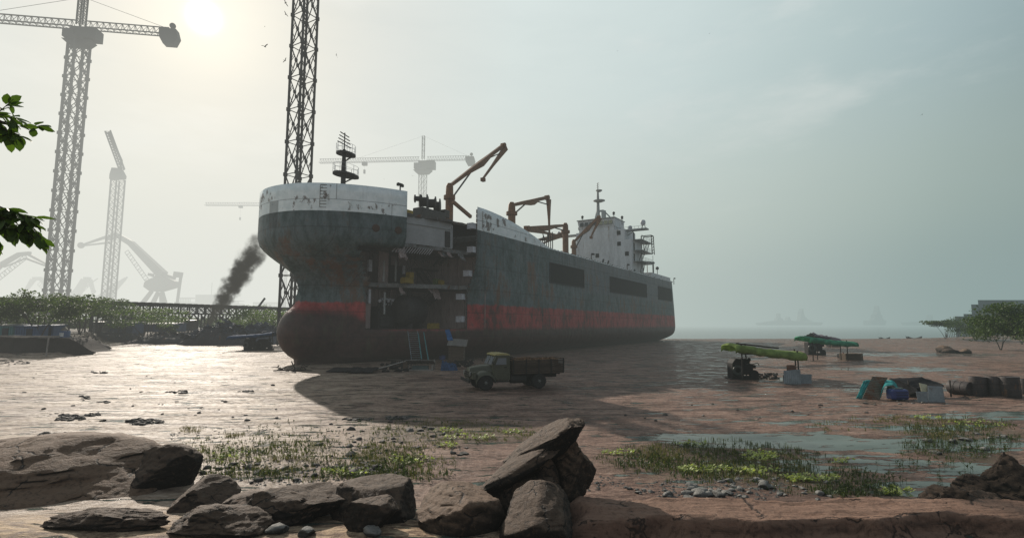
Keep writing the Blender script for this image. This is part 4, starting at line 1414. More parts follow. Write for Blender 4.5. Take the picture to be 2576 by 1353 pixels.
# ------------------------------------------------------------------ elevated steel trestle
IRON = M('old_iron', (.030, .027, .025), .75, .4, .3, rust=.3)
A, B = W(-120, 750, 97), W(735, 778, 165)
zt = 9.2
A = Vector((A.x, A.y, zt)); B = Vector((B.x, B.y, zt))
tr = thing('trestle', 'long dark steel trestle bridge carrying a lattice girder behind the trees', 'bridge', (A.x, A.y, 0))
L = (B - A).length
d = (B - A).normalized(); s = Vector((-d.y, d.x, 0))
mb = MB()
for k in (-1.4, 1.4):
    mb.beam(A + s * k, B + s * k, .3, .75)
for i in range(int(L / 1.6)):
    c = A + d * (i * 1.6)
    mb.beam(c - s * 1.6 + Vector((0, 0, .42)), c + s * 1.6 + Vector((0, 0, .42)), .7, .14)
mb.build('deck_girder', IRON, tr, world=True)
mb = MB()
for k in (-1.4, 1.4):
    mb.beam(A + s * k - Vector((0, 0, 2.0)), B + s * k - Vector((0, 0, 2.0)), .28, .35)
    n = int(L / 2.2)
    for i in range(n):
        p, q = A + d * (L * i / n) + s * k, A + d * (L * (i + 1) / n) + s * k
        mb.beam(p, q - Vector((0, 0, 2)), .14); mb.beam(q, p - Vector((0, 0, 2)), .14)
        mb.beam(p, p - Vector((0, 0, 2)), .28)
mb.build('lattice_web', IRON, tr, world=True)
n = 15
for i in range(n):
    c = A + d * (L * (i + .4) / n)
    for k in (-1.4, 1.4):
        p = c + s * k
        mb = MB()
        for e in (-.45, .45):
            mb.beam(p + d * e - Vector((0, 0, 2)), Vector((p.x, p.y, 0)) + d * e, .26)
        for j in range(5):
            mb.beam(p + d * -.45 - Vector((0, 0, 2.2 + j * 1.3)), p + d * .45 - Vector((0, 0, 2.9 + j * 1.3)), .1)
        # arched brackets
        mb.beam(p + d * .5 - Vector((0, 0, 3.6)), p + d * 1.7 - Vector((0, 0, 2)), .25)
        mb.beam(p - d * .5 - Vector((0, 0, 3.6)), p - d * 1.7 - Vector((0, 0, 2)), .25)
        mb.build('column', IRON, tr, world=True)
p = A + d * (L * .84)
MB().beam(p + Vector((0, 0, .2)), p + d * 2.2 + Vector((0, 0, 3.0)), .3, .5).build('broken_rail', IRON, tr, world=True)

# ------------------------------------------------------------------ smoke
pa, pb = W(523, 812, 126), W(668, 590, 126)
ax = pb - pa
m, nt, out = newmat('smoke')
v = nd(nt, 'ShaderNodeTexCoord').outputs['Object']
Ls = ax.length
sv = nd(nt, 'ShaderNodeSeparateXYZ', {0: v})
zz = sv.outputs[2]
wob = nd(nt, 'ShaderNodeVectorMath', {0: noi(nt, scl(nt, v, (1, 1, .8)), .2, 4, .6, out='Color'), 1: (.5, .5, .5)}, operation='SUBTRACT').outputs[0]
wv = nd(nt, 'ShaderNodeVectorMath', {0: wob, 3: 6.0}, operation='SCALE').outputs[0]
vv = nd(nt, 'ShaderNodeVectorMath', {0: v, 1: wv}, operation='ADD').outputs[0]
s2 = nd(nt, 'ShaderNodeSeparateXYZ', {0: vv})
rr = mth(nt, 'SQRT', mth(nt, 'ADD', mth(nt, 'MULTIPLY', s2.outputs[0], s2.outputs[0]), mth(nt, 'MULTIPLY', s2.outputs[1], s2.outputs[1])))
rad = mapr(nt, zz, 0, Ls * .75, 1.2, 2.6, False)
core = mapr(nt, mth(nt, 'DIVIDE', rr, rad), 1.25, .25)
puff = mapr(nt, noi(nt, v, .5, 7, .65), .40, .58)
den = mth(nt, 'MULTIPLY', core, mth(nt, 'ADD', mth(nt, 'MULTIPLY', puff, .85), .12))
top_ = mth(nt, 'MULTIPLY', mapr(nt, mth(nt, 'ADD', zz, mth(nt, 'MULTIPLY', mth(nt, 'SUBTRACT', noi(nt, v, .22, 4, .6), .5), 16)), Ls * .95, Ls * .62, .02, 1.0), mapr(nt, zz, -1.5, .6))
den = mth(nt, 'MULTIPLY', mth(nt, 'MULTIPLY', den, top_), 3.4)
ab = nd(nt, 'ShaderNodeVolumeAbsorption', {'Color': (0, 0, 0), 'Density': den})
em = nd(nt, 'ShaderNodeEmission', {'Color': (.026, .024, .019), 'Strength': den})  # faint emission stands in for light scattered by the smoke
av = nd(nt, 'ShaderNodeAddShader', {0: ab.outputs[0], 1: em.outputs[0]})
nt.links.new(av.outputs[0], out.inputs['Volume'])
m.volume_intersection_method = 'ACCURATE' if hasattr(m, 'volume_intersection_method') else None
mb = MB().lathe([(3.6, -2), (4.6, Ls * .3), (6.2, Ls * .7), (6.4, Ls * 1.1)], 14)
sm = mb.build('smoke', m)
sm.location = pa
sm.rotation_euler = ax.to_track_quat('Z', 'Y').to_euler()
tag(sm, 'slanting column of dark smoke rising in front of the trestle', kind='stuff')

# ------------------------------------------------------------------ birds
FEATHER = M('bird_dark', (.02, .02, .022), .8)
def bird(label, dx, dy, Y, span, yaw, flap, roll=0.0):
    mb = MB()
    mb.tube([(-.34, 0, 0), (-.2, 0, .01), (0, 0, 0), (.2, 0, .01), (.32, 0, .03), (.4, 0, .02)], [.02, .07, .1, .085, .06, .01], 8)
    mb.add([(-.3, -.03, 0), (-.3, .03, 0), (-.55, .1, 0), (-.55, -.1, 0)], [(0, 1, 2, 3)])
    for sg in (1, -1):
        a = (.14, .05 * sg, .03); b = (-.12, .05 * sg, .03)
        c = (.2, .45 * sg, .05 + .30 * flap); e = (-.10, .45 * sg, .04 + .28 * flap)
        f = (-.02, 1.0 * sg, .02 + .34 * flap); g = (-.16, .9 * sg, .02 + .33 * flap)
        mb.add([a, b, e, c, f, g], [(0, 1, 2, 3), (3, 2, 5, 4)])
    o = mb.build('bird', FEATHER)
    o.location = W(dx, dy, Y)
    o.rotation_euler = (roll, 0, yaw)
    o.scale = (span / 2,) * 3
    return tag(o, label, 'bird', 'birds circling over the shipyard')
bird('dark bird with wings raised, gliding under the sun', 666, 118, 60, 1.05, R(70), 1.1)
bird('dark bird seen edge on just beyond the dark lattice mast', 846, 139, 60, .85, R(100), .4, R(75))
bird('dark bird cut by the top of the picture beside the dark lattice mast', 718, 8, 60, .95, R(150), .5, R(50))
bird('small dark bird just under the topmost one beside the mast', 719, 37, 60, .75, R(160), .8, R(30))
bird('dark bird beside the mast at the height of the gliding bird', 717, 153, 60, .75, R(60), .7, R(-40))
bird('tiny dark speck of a bird in the glow of the sun', 666, 68, 90, .4, R(20), .4)
bird('lone dark bird high over the open sea', 2320, 289, 60, .4, R(40), .9, R(-35))
bird('tiny bird speck high above the stern', 1785, 85, 90, .35, R(20), .3)
bird('tiny bird speck above the bridge of the ship', 1553, 129, 90, .35, R(60), .3)
bird('small bird flapping above the windlass', 1038, 443, 75, .4, R(100), .9, R(20))
bird('tiny bird speck over the forecastle near the foremast', 966, 451, 80, .25, R(10), .5)
# ------------------------------------------------------------------ trees
def leaf_material(name, c0, c1, trans=.35):
    m, nt, out = newmat(name)
    rnd = nd(nt, 'ShaderNodeNewGeometry').outputs['Random Per Island']
    v = nd(nt, 'ShaderNodeTexCoord').outputs['Object']
    f = mth(nt, 'ADD', mth(nt, 'MULTIPLY', rnd, .6), mth(nt, 'MULTIPLY', noi(nt, v, .6, 3, .5), .5))
    c = mix(nt, f, c0, c1)
    d = nd(nt, 'ShaderNodeBsdfPrincipled', {'Base Color': c, 'Roughness': .55, 'Specular IOR Level': .3})
    t = nd(nt, 'ShaderNodeBsdfTranslucent', {'Color': mix(nt, 1.0, c, (1.25, 1.35, .55), 'MULTIPLY')})
    mx = nd(nt, 'ShaderNodeMixShader', {0: trans, 1: d.outputs[0], 2: t.outputs[0]})
    nt.links.new(mx.outputs[0], out.inputs['Surface'])
    return m
LEAF_A = leaf_material('leaf_dusty', (.022, .040, .011), (.085, .125, .036), .45)
LEAF_B = leaf_material('leaf_green', (.030, .054, .014), (.095, .145, .036), .45)
LEAF_C = leaf_material('leaf_fresh', (.050, .090, .020), (.13, .19, .05), .45)
BARK = M('bark', (.060, .048, .040), .9, .4, 3, bump=.8)

def tree(label, base, h, r, seed, mat, nlimb=4, ncl=26, leaves=46, leaf=.42, group=None, dens=2.3, lean=0.0, cat='tree', name='tree', crownlow=.5, flat=.32):
    rnd = random.Random(seed)
    o = thing(name, label, cat, base, 0, group)
    limbs = []
    ends = []
    k = h / 9
    for i in range(nlimb):
        a = 2 * math.pi * (i + rnd.random() * .6) / nlimb
        sp_ = r * rnd.uniform(.35, .75)
        p0 = Vector((0, 0, -.25))
        p1 = Vector((math.cos(a) * .12 * r, math.sin(a) * .12 * r, h * .22))
        p2 = Vector((math.cos(a + .2) * sp_ * .55 + lean * .4, math.sin(a + .2) * sp_ * .55, h * rnd.uniform(.45, .55)))
        p3 = Vector((math.cos(a + .1) * sp_ + lean, math.sin(a + .1) * sp_, h * rnd.uniform(.72, .9)))
        limbs.append(([p0, p1, p2, p3], [.14 * k, .10 * k, .06 * k, .02 * k]))
        ends.append(p3); ends.append(p2.lerp(p3, .6))
        for j in range(3):
            b = a + rnd.uniform(-1.2, 1.2)
            f_ = rnd.uniform(.3, .9)
            q0 = p2.lerp(p3, f_ * .6)
            q1 = Vector((math.cos(b) * r * rnd.uniform(.6, 1) + lean, math.sin(b) * r * rnd.uniform(.6, 1), h * rnd.uniform(crownlow + .08, .92)))
            qm = q0.lerp(q1, .5) + Vector((0, 0, .06 * h))
            limbs.append(([q0, qm, q1], [.035 * k, .025 * k, .01 * k]))
            ends.append(q1)
    mb = MB()
    for pts, rad in limbs: mb.tube(pts, rad, 6)
    mb.build('trunk', BARK, o, smooth=True)
    mb = MB()
    vs, fs = [], []
    for c in range(ncl):
        if c < len(ends): cc = ends[c].copy()
        else:
            a = rnd.uniform(0, 2 * math.pi); q = math.sqrt(rnd.random()) * r
            dome = math.sqrt(max(0, 1 - (q / r) ** 2))
            cc = Vector((math.cos(a) * q + lean, math.sin(a) * q, h * (crownlow + (1 - crownlow) * rnd.uniform(.25, .95) * (.35 + .65 * dome))))
        cr = r * rnd.uniform(.24, .42)
        for l in range(int(leaves * dens)):
            d_ = Vector((rnd.gauss(0, 1), rnd.gauss(0, 1), rnd.gauss(0, 1)))
            d_.normalize(); d_ *= rnd.random() ** .45
            p = cc + Vector((d_.x * cr, d_.y * cr, d_.z * cr * flat + .1))
            if p.z < h * .25: continue
            s_ = leaf * rnd.uniform(.55, 1.25)
            e = Euler((rnd.gauss(0, .55), rnd.gauss(0, .55), rnd.uniform(0, 6.28)))
            q = e.to_matrix()
            n0 = len(vs)
            for (x_, y_, z_) in ((-.5, 0, 0), (-.1, -.28, .03), (.55, 0, -.06), (-.1, .28, .03)):
                vs.append(p + q @ Vector((x_ * s_, y_ * s_, z_ * s_)))
            fs.append((n0, n0 + 1, n0 + 2, n0 + 3))
    mb.add(vs, fs)
    mb.build('crown', mat, o, normals=False)
    return o

def ground_base(dx, Y, up=0.0):
    x = ray(dx, 760).x / ray(dx, 760).y * Y
    return Vector((x, Y, terrain(x, Y) + up))
def tree_px(label, dx, Y, dytop, wpx, seed, mat, **kw):
    b = ground_base(dx, Y)
    h = W(dx, dytop, Y).z - b.z
    return tree(label, b, h, wpx * Y / FD / 2, seed, mat, **kw)
GT = 'trees on the sand bank'
tree_px('tall dark tree with a broad crown in front of the big mast', 106, 80, 733, 190, 11, LEAF_A, nlimb=5, ncl=46, leaves=58, group=GT, crownlow=.3, flat=.45)
tree_px('dark tree at the picture edge behind the turquoise shack', 8, 84, 748, 150, 12, LEAF_A, ncl=40, leaves=54, group=GT, crownlow=.3, flat=.45)
tree_px('tree with crooked double stem standing just past the blue barrel', 208, 100, 742, 130, 13, LEAF_B, ncl=36, leaves=50, group=GT, crownlow=.34, flat=.45)
tree_px('leaning tree beside the start of the bare trestle', 254, 112, 746, 120, 14, LEAF_B, nlimb=4, ncl=34, leaves=50, group=GT, lean=.8, crownlow=.42)
tree_px('low bushy tree growing under the trestle', 372, 112, 770, 165, 15, LEAF_C, ncl=36, leaves=46, group=GT, crownlow=.3)
tree_px('bushy tree half hidden by the bulb of the bow', 668, 118, 772, 160, 16, LEAF_C, nlimb=5, ncl=44, leaves=52, group=GT, crownlow=.15, flat=.5)
tree_px('small pale tree top showing above the trestle near the bow', 655, 190, 764, 70, 17, LEAF_C, ncl=20, leaves=30, group=GT)
tree_px('sparse shrub between the tall dark tree and the crooked tree', 160, 104, 770, 90, 18, LEAF_B, ncl=20, leaves=40, group=GT, crownlow=.2)
tree_px('small tree between the leaning tree and the bushy trestle tree', 305, 120, 768, 80, 19, LEAF_A, ncl=18, leaves=40, group=GT, crownlow=.3)

GS = 'trees by the sea shore'
LEAF_S = leaf_material('leaf_shore', (.022, .042, .012), (.080, .125, .030), .35)
tree_px('small flat-topped tree standing alone at the water edge', 2371, 150, 804, 82, 31, LEAF_A, nlimb=3, ncl=24, leaves=50, leaf=.5, dens=2, group=GS, crownlow=.62, flat=.22, lean=-.6)
tree_px('medium tree with three bare stems before the stepped building', 2506, 92, 796, 124, 32, LEAF_S, nlimb=3, ncl=50, leaves=60, leaf=.36, dens=2.0, group=GS, crownlow=.34, flat=.42)
tree_px('large dark green tree at the picture edge with spreading boughs', 2598, 60, 742, 240, 33, LEAF_S, nlimb=5, ncl=90, leaves=80, leaf=.30, dens=2.2, group=GS, crownlow=.25, flat=.4)
tree_px('shady tree crouching behind the three-stemmed tree', 2446, 140, 798, 110, 34, LEAF_S, ncl=36, leaves=50, leaf=.45, dens=2.2, group=GS, crownlow=.25)
tree_px('dark round bush at the picture edge by the dune', 2560, 120, 822, 70, 35, LEAF_A, ncl=16, leaves=44, leaf=.4, group=GS, crownlow=.1, flat=.7, cat='bush', name='bush')
tree_px('low dark bush on the dune behind the three-stemmed tree', 2478, 130, 836, 50, 36, LEAF_A, ncl=12, leaves=30, leaf=.35, group=GS, crownlow=.1, flat=.6, cat='bush', name='bush')
tree_px('low scrub at the foot of the bank below the shacks', 420, 122, 818, 60, 37, LEAF_A, ncl=12, leaves=36, group=GT, crownlow=.1, flat=.6, cat='bush', name='bush')
tree_px('low scrub between the scrap heaps and the trestle', 590, 135, 806, 80, 38, LEAF_C, ncl=14, leaves=34, group=GT, crownlow=.1, flat=.6, cat='bush', name='bush')

for k, (dx, Y, yt, w_, mt_, lab) in enumerate(((40, 112, 792, 110, LEAF_A, 'dark thicket behind the blue container'), (150, 118, 800, 120, LEAF_A, 'dark thicket behind the tall dark tree'), (232, 124, 798, 100, LEAF_B, 'thicket filling the gap between crooked and leaning tree'),
        (330, 132, 800, 120, LEAF_A, 'thicket behind the navy container'), (430, 150, 800, 110, LEAF_B, 'thicket under the trestle past the bushy tree'), (500, 160, 802, 90, LEAF_A, 'thicket behind the big scrap heap'),
        (560, 172, 800, 90, LEAF_C, 'pale thicket seen through the trestle behind the smoke'), (628, 178, 796, 100, LEAF_C, 'pale thicket seen through the trestle near the bow'), (690, 160, 804, 80, LEAF_B, 'thicket beside the bulb of the bow'))):
    tree_px(lab, dx, Y, yt, w_, 200 + k, mt_, ncl=26, leaves=40, leaf=.55, group='thickets behind the bank', crownlow=.02, flat=.75, cat='bush', name='bush')

# ------------------------------------------------------------------ near tree whose two boughs hang into the picture
LEAF_N = leaf_material('leaf_near', (.030, .062, .010), (.085, .15, .022), .42)
o = thing('tree', 'near tree beside the viewpoint with two leafy boughs hanging into view', 'tree', (-8.4, 6.2, 0))
mb = MB()
mb.tube([(-8.4, 6.2, -.3), (-8.5, 6.25, 2), (-8.35, 6.2, 4.4), (-8.5, 6.3, 7.5)], [.22, .19, .15, .06], 10)
mb.build('trunk', BARK, o, world=True, smooth=True)
def bough(name, pts, rad, sub, seed, nl):
    rnd = random.Random(seed)
    mb = MB().tube(pts, rad, 6)
    for s_ in sub: mb.tube(s_, [.008, .006, .003], 5)
    br = mb.build(name, BARK, o, world=True, smooth=True)
    vs, fs = [], []
    for s_ in sub + [pts[1:]]:
        for k in range(nl):
            f_ = rnd.uniform(.1, 1.0) * (len(s_) - 1)
            i = min(int(f_), len(s_) - 2)
            p = Vector(s_[i]).lerp(Vector(s_[i + 1]), f_ - i)
            d_ = (Vector(s_[i + 1]) - Vector(s_[i])).normalized()
            dr = (d_ * .6 + Vector((rnd.uniform(-.5, .5), rnd.uniform(-.7, .7), rnd.uniform(-.9, .25)))).normalized()
            ln = rnd.uniform(.11, .19)
            up = Vector((rnd.uniform(-.6, .6), rnd.uniform(-.8, .8), 1)).normalized()
            sd = dr.cross(up).normalized()
            nn = sd.cross(dr).normalized()
            b0 = p + dr * .02
            prof = ((0, 0), (.2, .2), (.5, .29), (.78, .2), (1.0, 0))
            n0 = len(vs)
            for (a_, w_) in prof:
                c = b0 + dr * (ln * a_) - nn * (ln * .18 * a_ * a_)
                vs.append(c + sd * (w_ * ln) + nn * (ln * .05)); vs.append(c); vs.append(c - sd * (w_ * ln) + nn * (ln * .05))
            for q in range(4):
                a0 = n0 + q * 3
                fs.append((a0, a0 + 1, a0 + 4, a0 + 3)); fs.append((a0 + 1, a0 + 2, a0 + 5, a0 + 4))
            mb2 = None
    MB().add(vs, fs).build('leaves', LEAF_N, br, world=True, normals=False, smooth='all')
P = lambda x, y, Y=6.0: tuple(W(x, y, Y))
bough('bough', [(-8.45, 6.25, 5.9), P(-160, 262), P(-40, 300), P(30, 310)], [.06, .03, .015, .006],
      [[P(-40, 300), P(0, 280), P(34, 250)], [P(-60, 295), P(0, 290), P(40, 300)], [P(-20, 302), P(30, 318), P(98, 318)], [P(-30, 302), P(20, 330), P(72, 352)], [P(-50, 300), P(0, 325), P(52, 340)], [P(-40, 302), P(-5, 330), P(22, 346)]], 5, 13)
bough('bough', [(-8.4, 6.2, 4.5), P(-180, 500), P(-60, 512), P(30, 528)], [.06, .03, .016, .006],
      [[P(-20, 518), P(30, 535), P(112, 556)], [P(0, 520), P(60, 545), P(104, 600)], [P(-10, 522), P(40, 560), P(96, 610)], [P(-40, 516), P(10, 550), P(50, 590)], [P(-60, 515), P(-10, 550), P(20, 580)], [P(-50, 520), P(0, 560), P(64, 585)], [P(-70, 520), P(-20, 575), P(6, 640)], [P(-30, 515), P(30, 540), P(80, 575)]], 6, 17)
# ------------------------------------------------------------------ rocks
def rock_material(name, c0, c1, top, crack=1.2, st=(.62, .62, 1.1), grain=(1, 1, 3.2), side=.38):
    m, nt, out = newmat(name)
    v = nd(nt, 'ShaderNodeTexCoord').outputs['Object']
    p = nd(nt, 'ShaderNodeNewGeometry').outputs['Position']
    nz = nd(nt, 'ShaderNodeSeparateXYZ', {0: nd(nt, 'ShaderNodeNewGeometry').outputs['Normal']}).outputs[2]
    n1 = noi(nt, p, 1.3, 7, .65)
    n2 = noi(nt, p, 9, 7, .68)
    n3 = noi(nt, scl(nt, p, grain), 3.2, 8, .66, .8)
    warp = nd(nt, 'ShaderNodeVectorMath', {0: p, 1: nd(nt, 'ShaderNodeVectorMath', {0: noi(nt, p, 1.1, 4, .6, out='Color'), 3: .7}, operation='SCALE').outputs[0]}, operation='ADD').outputs[0]
    vo = nd(nt, 'ShaderNodeTexVoronoi', {'Vector': scl(nt, warp, st), 'Scale': crack}, feature='DISTANCE_TO_EDGE')
    ck = mapr(nt, mth(nt, 'ADD', vo.outputs['Distance'], mth(nt, 'MULTIPLY', mapr(nt, noi(nt, p, 1.7, 3, .5), .48, .60), .05)), 0.0, .016)
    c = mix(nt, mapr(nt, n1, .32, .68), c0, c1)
    c = mix(nt, mapr(nt, nz, .45, .0), c, tuple(q * side for q in c0))  # shade painted into the faces that do not look upward
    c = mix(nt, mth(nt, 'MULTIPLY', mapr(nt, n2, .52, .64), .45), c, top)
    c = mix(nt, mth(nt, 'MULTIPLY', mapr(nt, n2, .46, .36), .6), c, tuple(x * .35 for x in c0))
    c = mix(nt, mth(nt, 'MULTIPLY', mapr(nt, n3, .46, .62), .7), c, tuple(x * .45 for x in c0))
    c = mix(nt, mth(nt, 'MULTIPLY', mapr(nt, nz, .3, .8), mapr(nt, n2, .25, .55)), c, top)  # sunlit tops put into the colour of upward faces
    c = mix(nt, mth(nt, 'MULTIPLY', mapr(nt, noi(nt, p, 2.6, 6, .7), .60, .72), .3), c, (.10, .095, .08))
    c = mix(nt, ck, tuple(x * .3 for x in c0), c)
    h = mth(nt, 'ADD', mth(nt, 'MULTIPLY', n2, .45), mth(nt, 'ADD', mth(nt, 'MULTIPLY', n3, .9), mth(nt, 'MULTIPLY', ck, .35)))
    principled(nt, out, c, .78, 0, h, .9, .085, .3)
    return m
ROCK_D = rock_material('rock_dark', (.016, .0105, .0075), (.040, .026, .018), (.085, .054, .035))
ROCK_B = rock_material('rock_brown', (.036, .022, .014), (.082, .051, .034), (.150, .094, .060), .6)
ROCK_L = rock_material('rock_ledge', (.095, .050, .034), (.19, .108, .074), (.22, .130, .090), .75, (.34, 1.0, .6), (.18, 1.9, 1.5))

def rock_shape(seed, cuts=9, sub=5, extra=None, amp=.05, lo=.5, hi=.86, soft=.94):
    rnd = random.Random(seed)
    bm = bmesh.new()
    bmesh.ops.create_icosphere(bm, subdivisions=sub, radius=1)
    pl = []
    for i in range(cuts):
        n = Vector((rnd.gauss(0, 1), rnd.gauss(0, 1), rnd.gauss(0, .9))).normalized()
        pl.append((n, rnd.uniform(lo, hi)))
    pl += [(Vector(n).normalized(), d) for n, d in (extra or [])]
    off = Vector((seed * 3.1, seed * 1.7, seed * .9))
    axn = Vector((rnd.uniform(-.5, .5), rnd.uniform(-.5, .5), 1)).normalized()
    ax2 = Vector((1, rnd.uniform(-.6, .6), rnd.uniform(-.4, .4))).normalized()
    for v in bm.verts:
        p = v.co.copy()
        for n, d in pl:
            k = p.dot(n) - d
            if k > 0: p -= n * k * soft
        q = p.normalized()
        t1 = p.dot(axn) * 4.2 + .9 * noise.noise(p * 1.3 + off); t2 = p.dot(ax2) * 2.3 + 1.2 * noise.noise(p * 1.1 - off)
        gv = -amp * .75 * max(0, 1 - abs((t1 % 1) - .5) * 9) * sstep(-.1, .25, noise.noise(p * 2 + off)) - amp * .8 * max(0, 1 - abs((t2 % 1) - .5) * 10) * sstep(-.1, .25, noise.noise(p * 1.7 - off))
        p += q * (gv + amp * .35 * ((t1 % 1) - .5))
        p += q * (amp * 1.2 * noise.fractal(p * 1.6 + off, 1.0, 2.0, 3) + amp * .8 * noise.ridged_multi_fractal(p * 2.2 + off, 1.0, 2.1, 4, 1.0, 2.0) * .35 + amp * .30 * noise.noise(p * 9 + off) + amp * .18 * noise.noise(p * 21 + off))
        v.co = p
    vs = [v.co.copy() for v in bm.verts]
    fs = [tuple(v.index for v in f.verts) for f in bm.faces]
    bm.free()
    return vs, fs

def finish_rock(name, label, vs, fs, mat, loc, rot=(0, 0, 0), group=None, cat='rock'):
    o = MB().add(vs, fs).build(name, mat, smooth=True, normals=False)
    try: o.data.set_sharp_from_angle(angle=R(55))
    except Exception: pass
    o.location = loc
    o.rotation_euler = rot
    return tag(o, label, cat, group)

def rock_px(label, x0, x1, ytop, ybase, depth, seed, mat=None, sink=.25, group=None, **kw):
    g = G((x0 + x1) / 2, ybase)
    Yc = g.y + depth * .38
    a, b = W(x0, ybase, Yc), W(x1, ybase, Yc)
    zt = W((x0 + x1) / 2, ytop, Yc).z
    zg = terrain((a.x + b.x) / 2, Yc) - sink
    vs, fs = rock_shape(seed, **kw)
    lo = Vector((min(v.x for v in vs), min(v.y for v in vs), min(v.z for v in vs)))
    hi = Vector((max(v.x for v in vs), max(v.y for v in vs), max(v.z for v in vs)))
    d = hi - lo
    S = Vector(((b.x - a.x) / d.x, depth / d.y, (zt - zg) / d.z))
    c = (lo + hi) / 2
    vs = [Vector(((v.x - c.x) * S.x, (v.y - c.y) * S.y, (v.z - lo.z) * S.z)) for v in vs]
    return finish_rock('rock', label, vs, fs, mat or ROCK_D, ((a.x + b.x) / 2, Yc, zg), group=group)

def rock_free(label, dx, dy, Y, dims, rot, seed, mat=None, group=None, **kw):
    vs, fs = rock_shape(seed, **kw)
    vs = [Vector((v.x * dims[0] / 1.7, v.y * dims[1] / 1.7, v.z * dims[2] / 1.7)) for v in vs]
    return finish_rock('rock', label, vs, fs, mat or ROCK_D, W(dx, dy, Y), rot, group)

GR = 'boulders along the near shore'
rock_px('broad brown slab rock, cracked and gently domed, the largest of all', -160, 402, 1098, 1262, 4.6, 21, ROCK_B, .5, GR, cuts=5, amp=.07, lo=.74, hi=.93, soft=.72, extra=[((0, -.82, .57), .36), ((.45, -.70, .55), .46), ((-.4, -.7, .6), .5)])
rock_px('smooth brown dome bulging from the front of the broad slab', 150, 410, 1178, 1258, 2.6, 33, ROCK_B, .4, GR, cuts=5, amp=.06, lo=.7, hi=.92, soft=.85, extra=[((.5, -.5, .7), .55), ((0, -.85, .52), .3)])
rock_px('smooth brown hump at the picture edge below the broad slab', -120, 120, 1160, 1230, 2.8, 34, ROCK_B, .4, GR, cuts=5, amp=.06, lo=.7, hi=.92, soft=.85, extra=[((0, -.85, .52), .3)])
rock_px('flat brown rock behind the broad slab, its crest catching light', 215, 345, 1092, 1190, 2.0, 22, ROCK_B, .3, GR, cuts=6, extra=[((.2, 0, 1), .6)])
rock_px('low brown rock with debris on top at the picture edge', -60, 120, 1102, 1180, 2.2, 23, ROCK_B, .3, GR, cuts=6)
rock_px('upright rough boulder standing beside the broad slab', 352, 492, 1117, 1236, 1.5, 24, ROCK_D, .25, GR, cuts=11, amp=.07)
rock_px('small rock leaning on the upright rough boulder', 430, 492, 1142, 1215, .8, 38, ROCK_D, .2, GR, cuts=9)
rock_px('dark wedge rock with a single sharp peak', 436, 592, 1199, 1286, 1.5, 25, ROCK_D, .2, GR, cuts=6, extra=[((-.75, -.3, .6), .45), ((.6, -.4, .65), .42), ((0, -.9, .35), .5)])
rock_px('wide dark ridged boulder in the middle of the near row', 585, 885, 1216, 1322, 2.2, 26, ROCK_D, .3, GR, cuts=9, amp=.08)
rock_px('dark flat-topped boulder ending the near row', 830, 1042, 1213, 1316, 1.9, 27, ROCK_D, .3, GR, cuts=6, extra=[((0, -.1, 1), .55), ((.9, -.1, .2), .75)])
rock_px('dark block in front of the flat-topped boulder', 868, 1000, 1252, 1336, .9, 28, ROCK_D, .2, GR, cuts=6, extra=[((0, 0, 1), .6)])
rock_px('long low jagged rock below the wedge rock', 425, 690, 1268, 1350, 1.2, 29, ROCK_D, .2, GR, cuts=10, amp=.1)
rock_px('low dark outcrop lying on the red sandstone', 104, 424, 1280, 1336, .8, 30, ROCK_D, .22, GR, cuts=10, amp=.12)
rock_px('thin dark rock between the wedge rock and the ridged boulder', 560, 712, 1236, 1290, 1.1, 39, ROCK_D, .2, GR, cuts=8, amp=.08)
rock_px('rounded brown boulder touching the tall smooth boulder', 1048, 1272, 1226, 1342, 2.1, 31, ROCK_B, .3, GR, cuts=8, amp=.05, extra=[((-.5, -.3, .8), .6)])
rock_px('tall smooth dark boulder below the propped rock slabs', 1252, 1446, 1224, 1380, 1.9, 32, ROCK_D, .3, GR, cuts=7, extra=[((-.6, -.3, .7), .55), ((.75, -.2, .6), .6)])
GP = 'propped rock slabs in the middle'
rock_free('long rock slab propped up highest, its end pointing to the sky', 1366, 1128, 13.5, (2.3, 1.3, .80), (R(8), R(-30), R(-6)), 41, ROCK_D, GP, cuts=9, lo=.6, amp=.06, extra=[((1, 0, .3), .82), ((0, 0, 1), .62), ((-.6, 0, .8), .7)])
rock_free('lower long slab under the highest propped slab', 1296, 1182, 13.0, (2.1, 1.1, .62), (R(5), R(-27), R(5)), 42, ROCK_D, GP, cuts=9, amp=.06, extra=[((0, 0, 1), .6)])
rock_free('broad upright slab with reddish ribs closing the propped pile', 1436, 1190, 13.3, (1.15, 1.15, 1.5), (R(-6), R(14), R(20)), 43, ROCK_B, GP, cuts=9, amp=.06, extra=[((-.7, -.5, .3), .55), ((.5, 0, .8), .62)])
rock_free('square block wedged beneath the propped slabs', 1314, 1232, 12.75, (1.65, 1.0, .72), (R(4), R(-9), R(-8)), 44, ROCK_D, GP, cuts=8, extra=[((0, 0, 1), .6)])
rock_free('narrow stone spike standing inside the propped pile', 1376, 1205, 13.0, (.5, .5, .95), (0, R(-12), 0), 45, ROCK_B, GP, sub=4, cuts=8)
rock_free('shadowed stone filling the back of the propped pile', 1385, 1190, 14.0, (1.3, 1.0, 1.1), (0, R(10), 0), 46, ROCK_D, GP, sub=4, cuts=8)
GQ = 'boulder heap by the puddles'
rock_px('tall pointed boulder crowning the heap by the puddles', 2476, 2596, 1136, 1290, 1.5, 51, ROCK_D, .2, GQ, cuts=11, amp=.12, extra=[((-.7, -.3, .6), .55)])
rock_px('squat rough boulder at the outer foot of the heap', 2330, 2450, 1220, 1306, 1.2, 52, ROCK_D, .25, GQ, cuts=11, amp=.12)
rock_px('wide boulder in front at the foot of the heap', 2418, 2556, 1238, 1316, 1.0, 53, ROCK_D, .25, GQ, cuts=11, amp=.12, extra=[((0, -.4, .9), .6)])
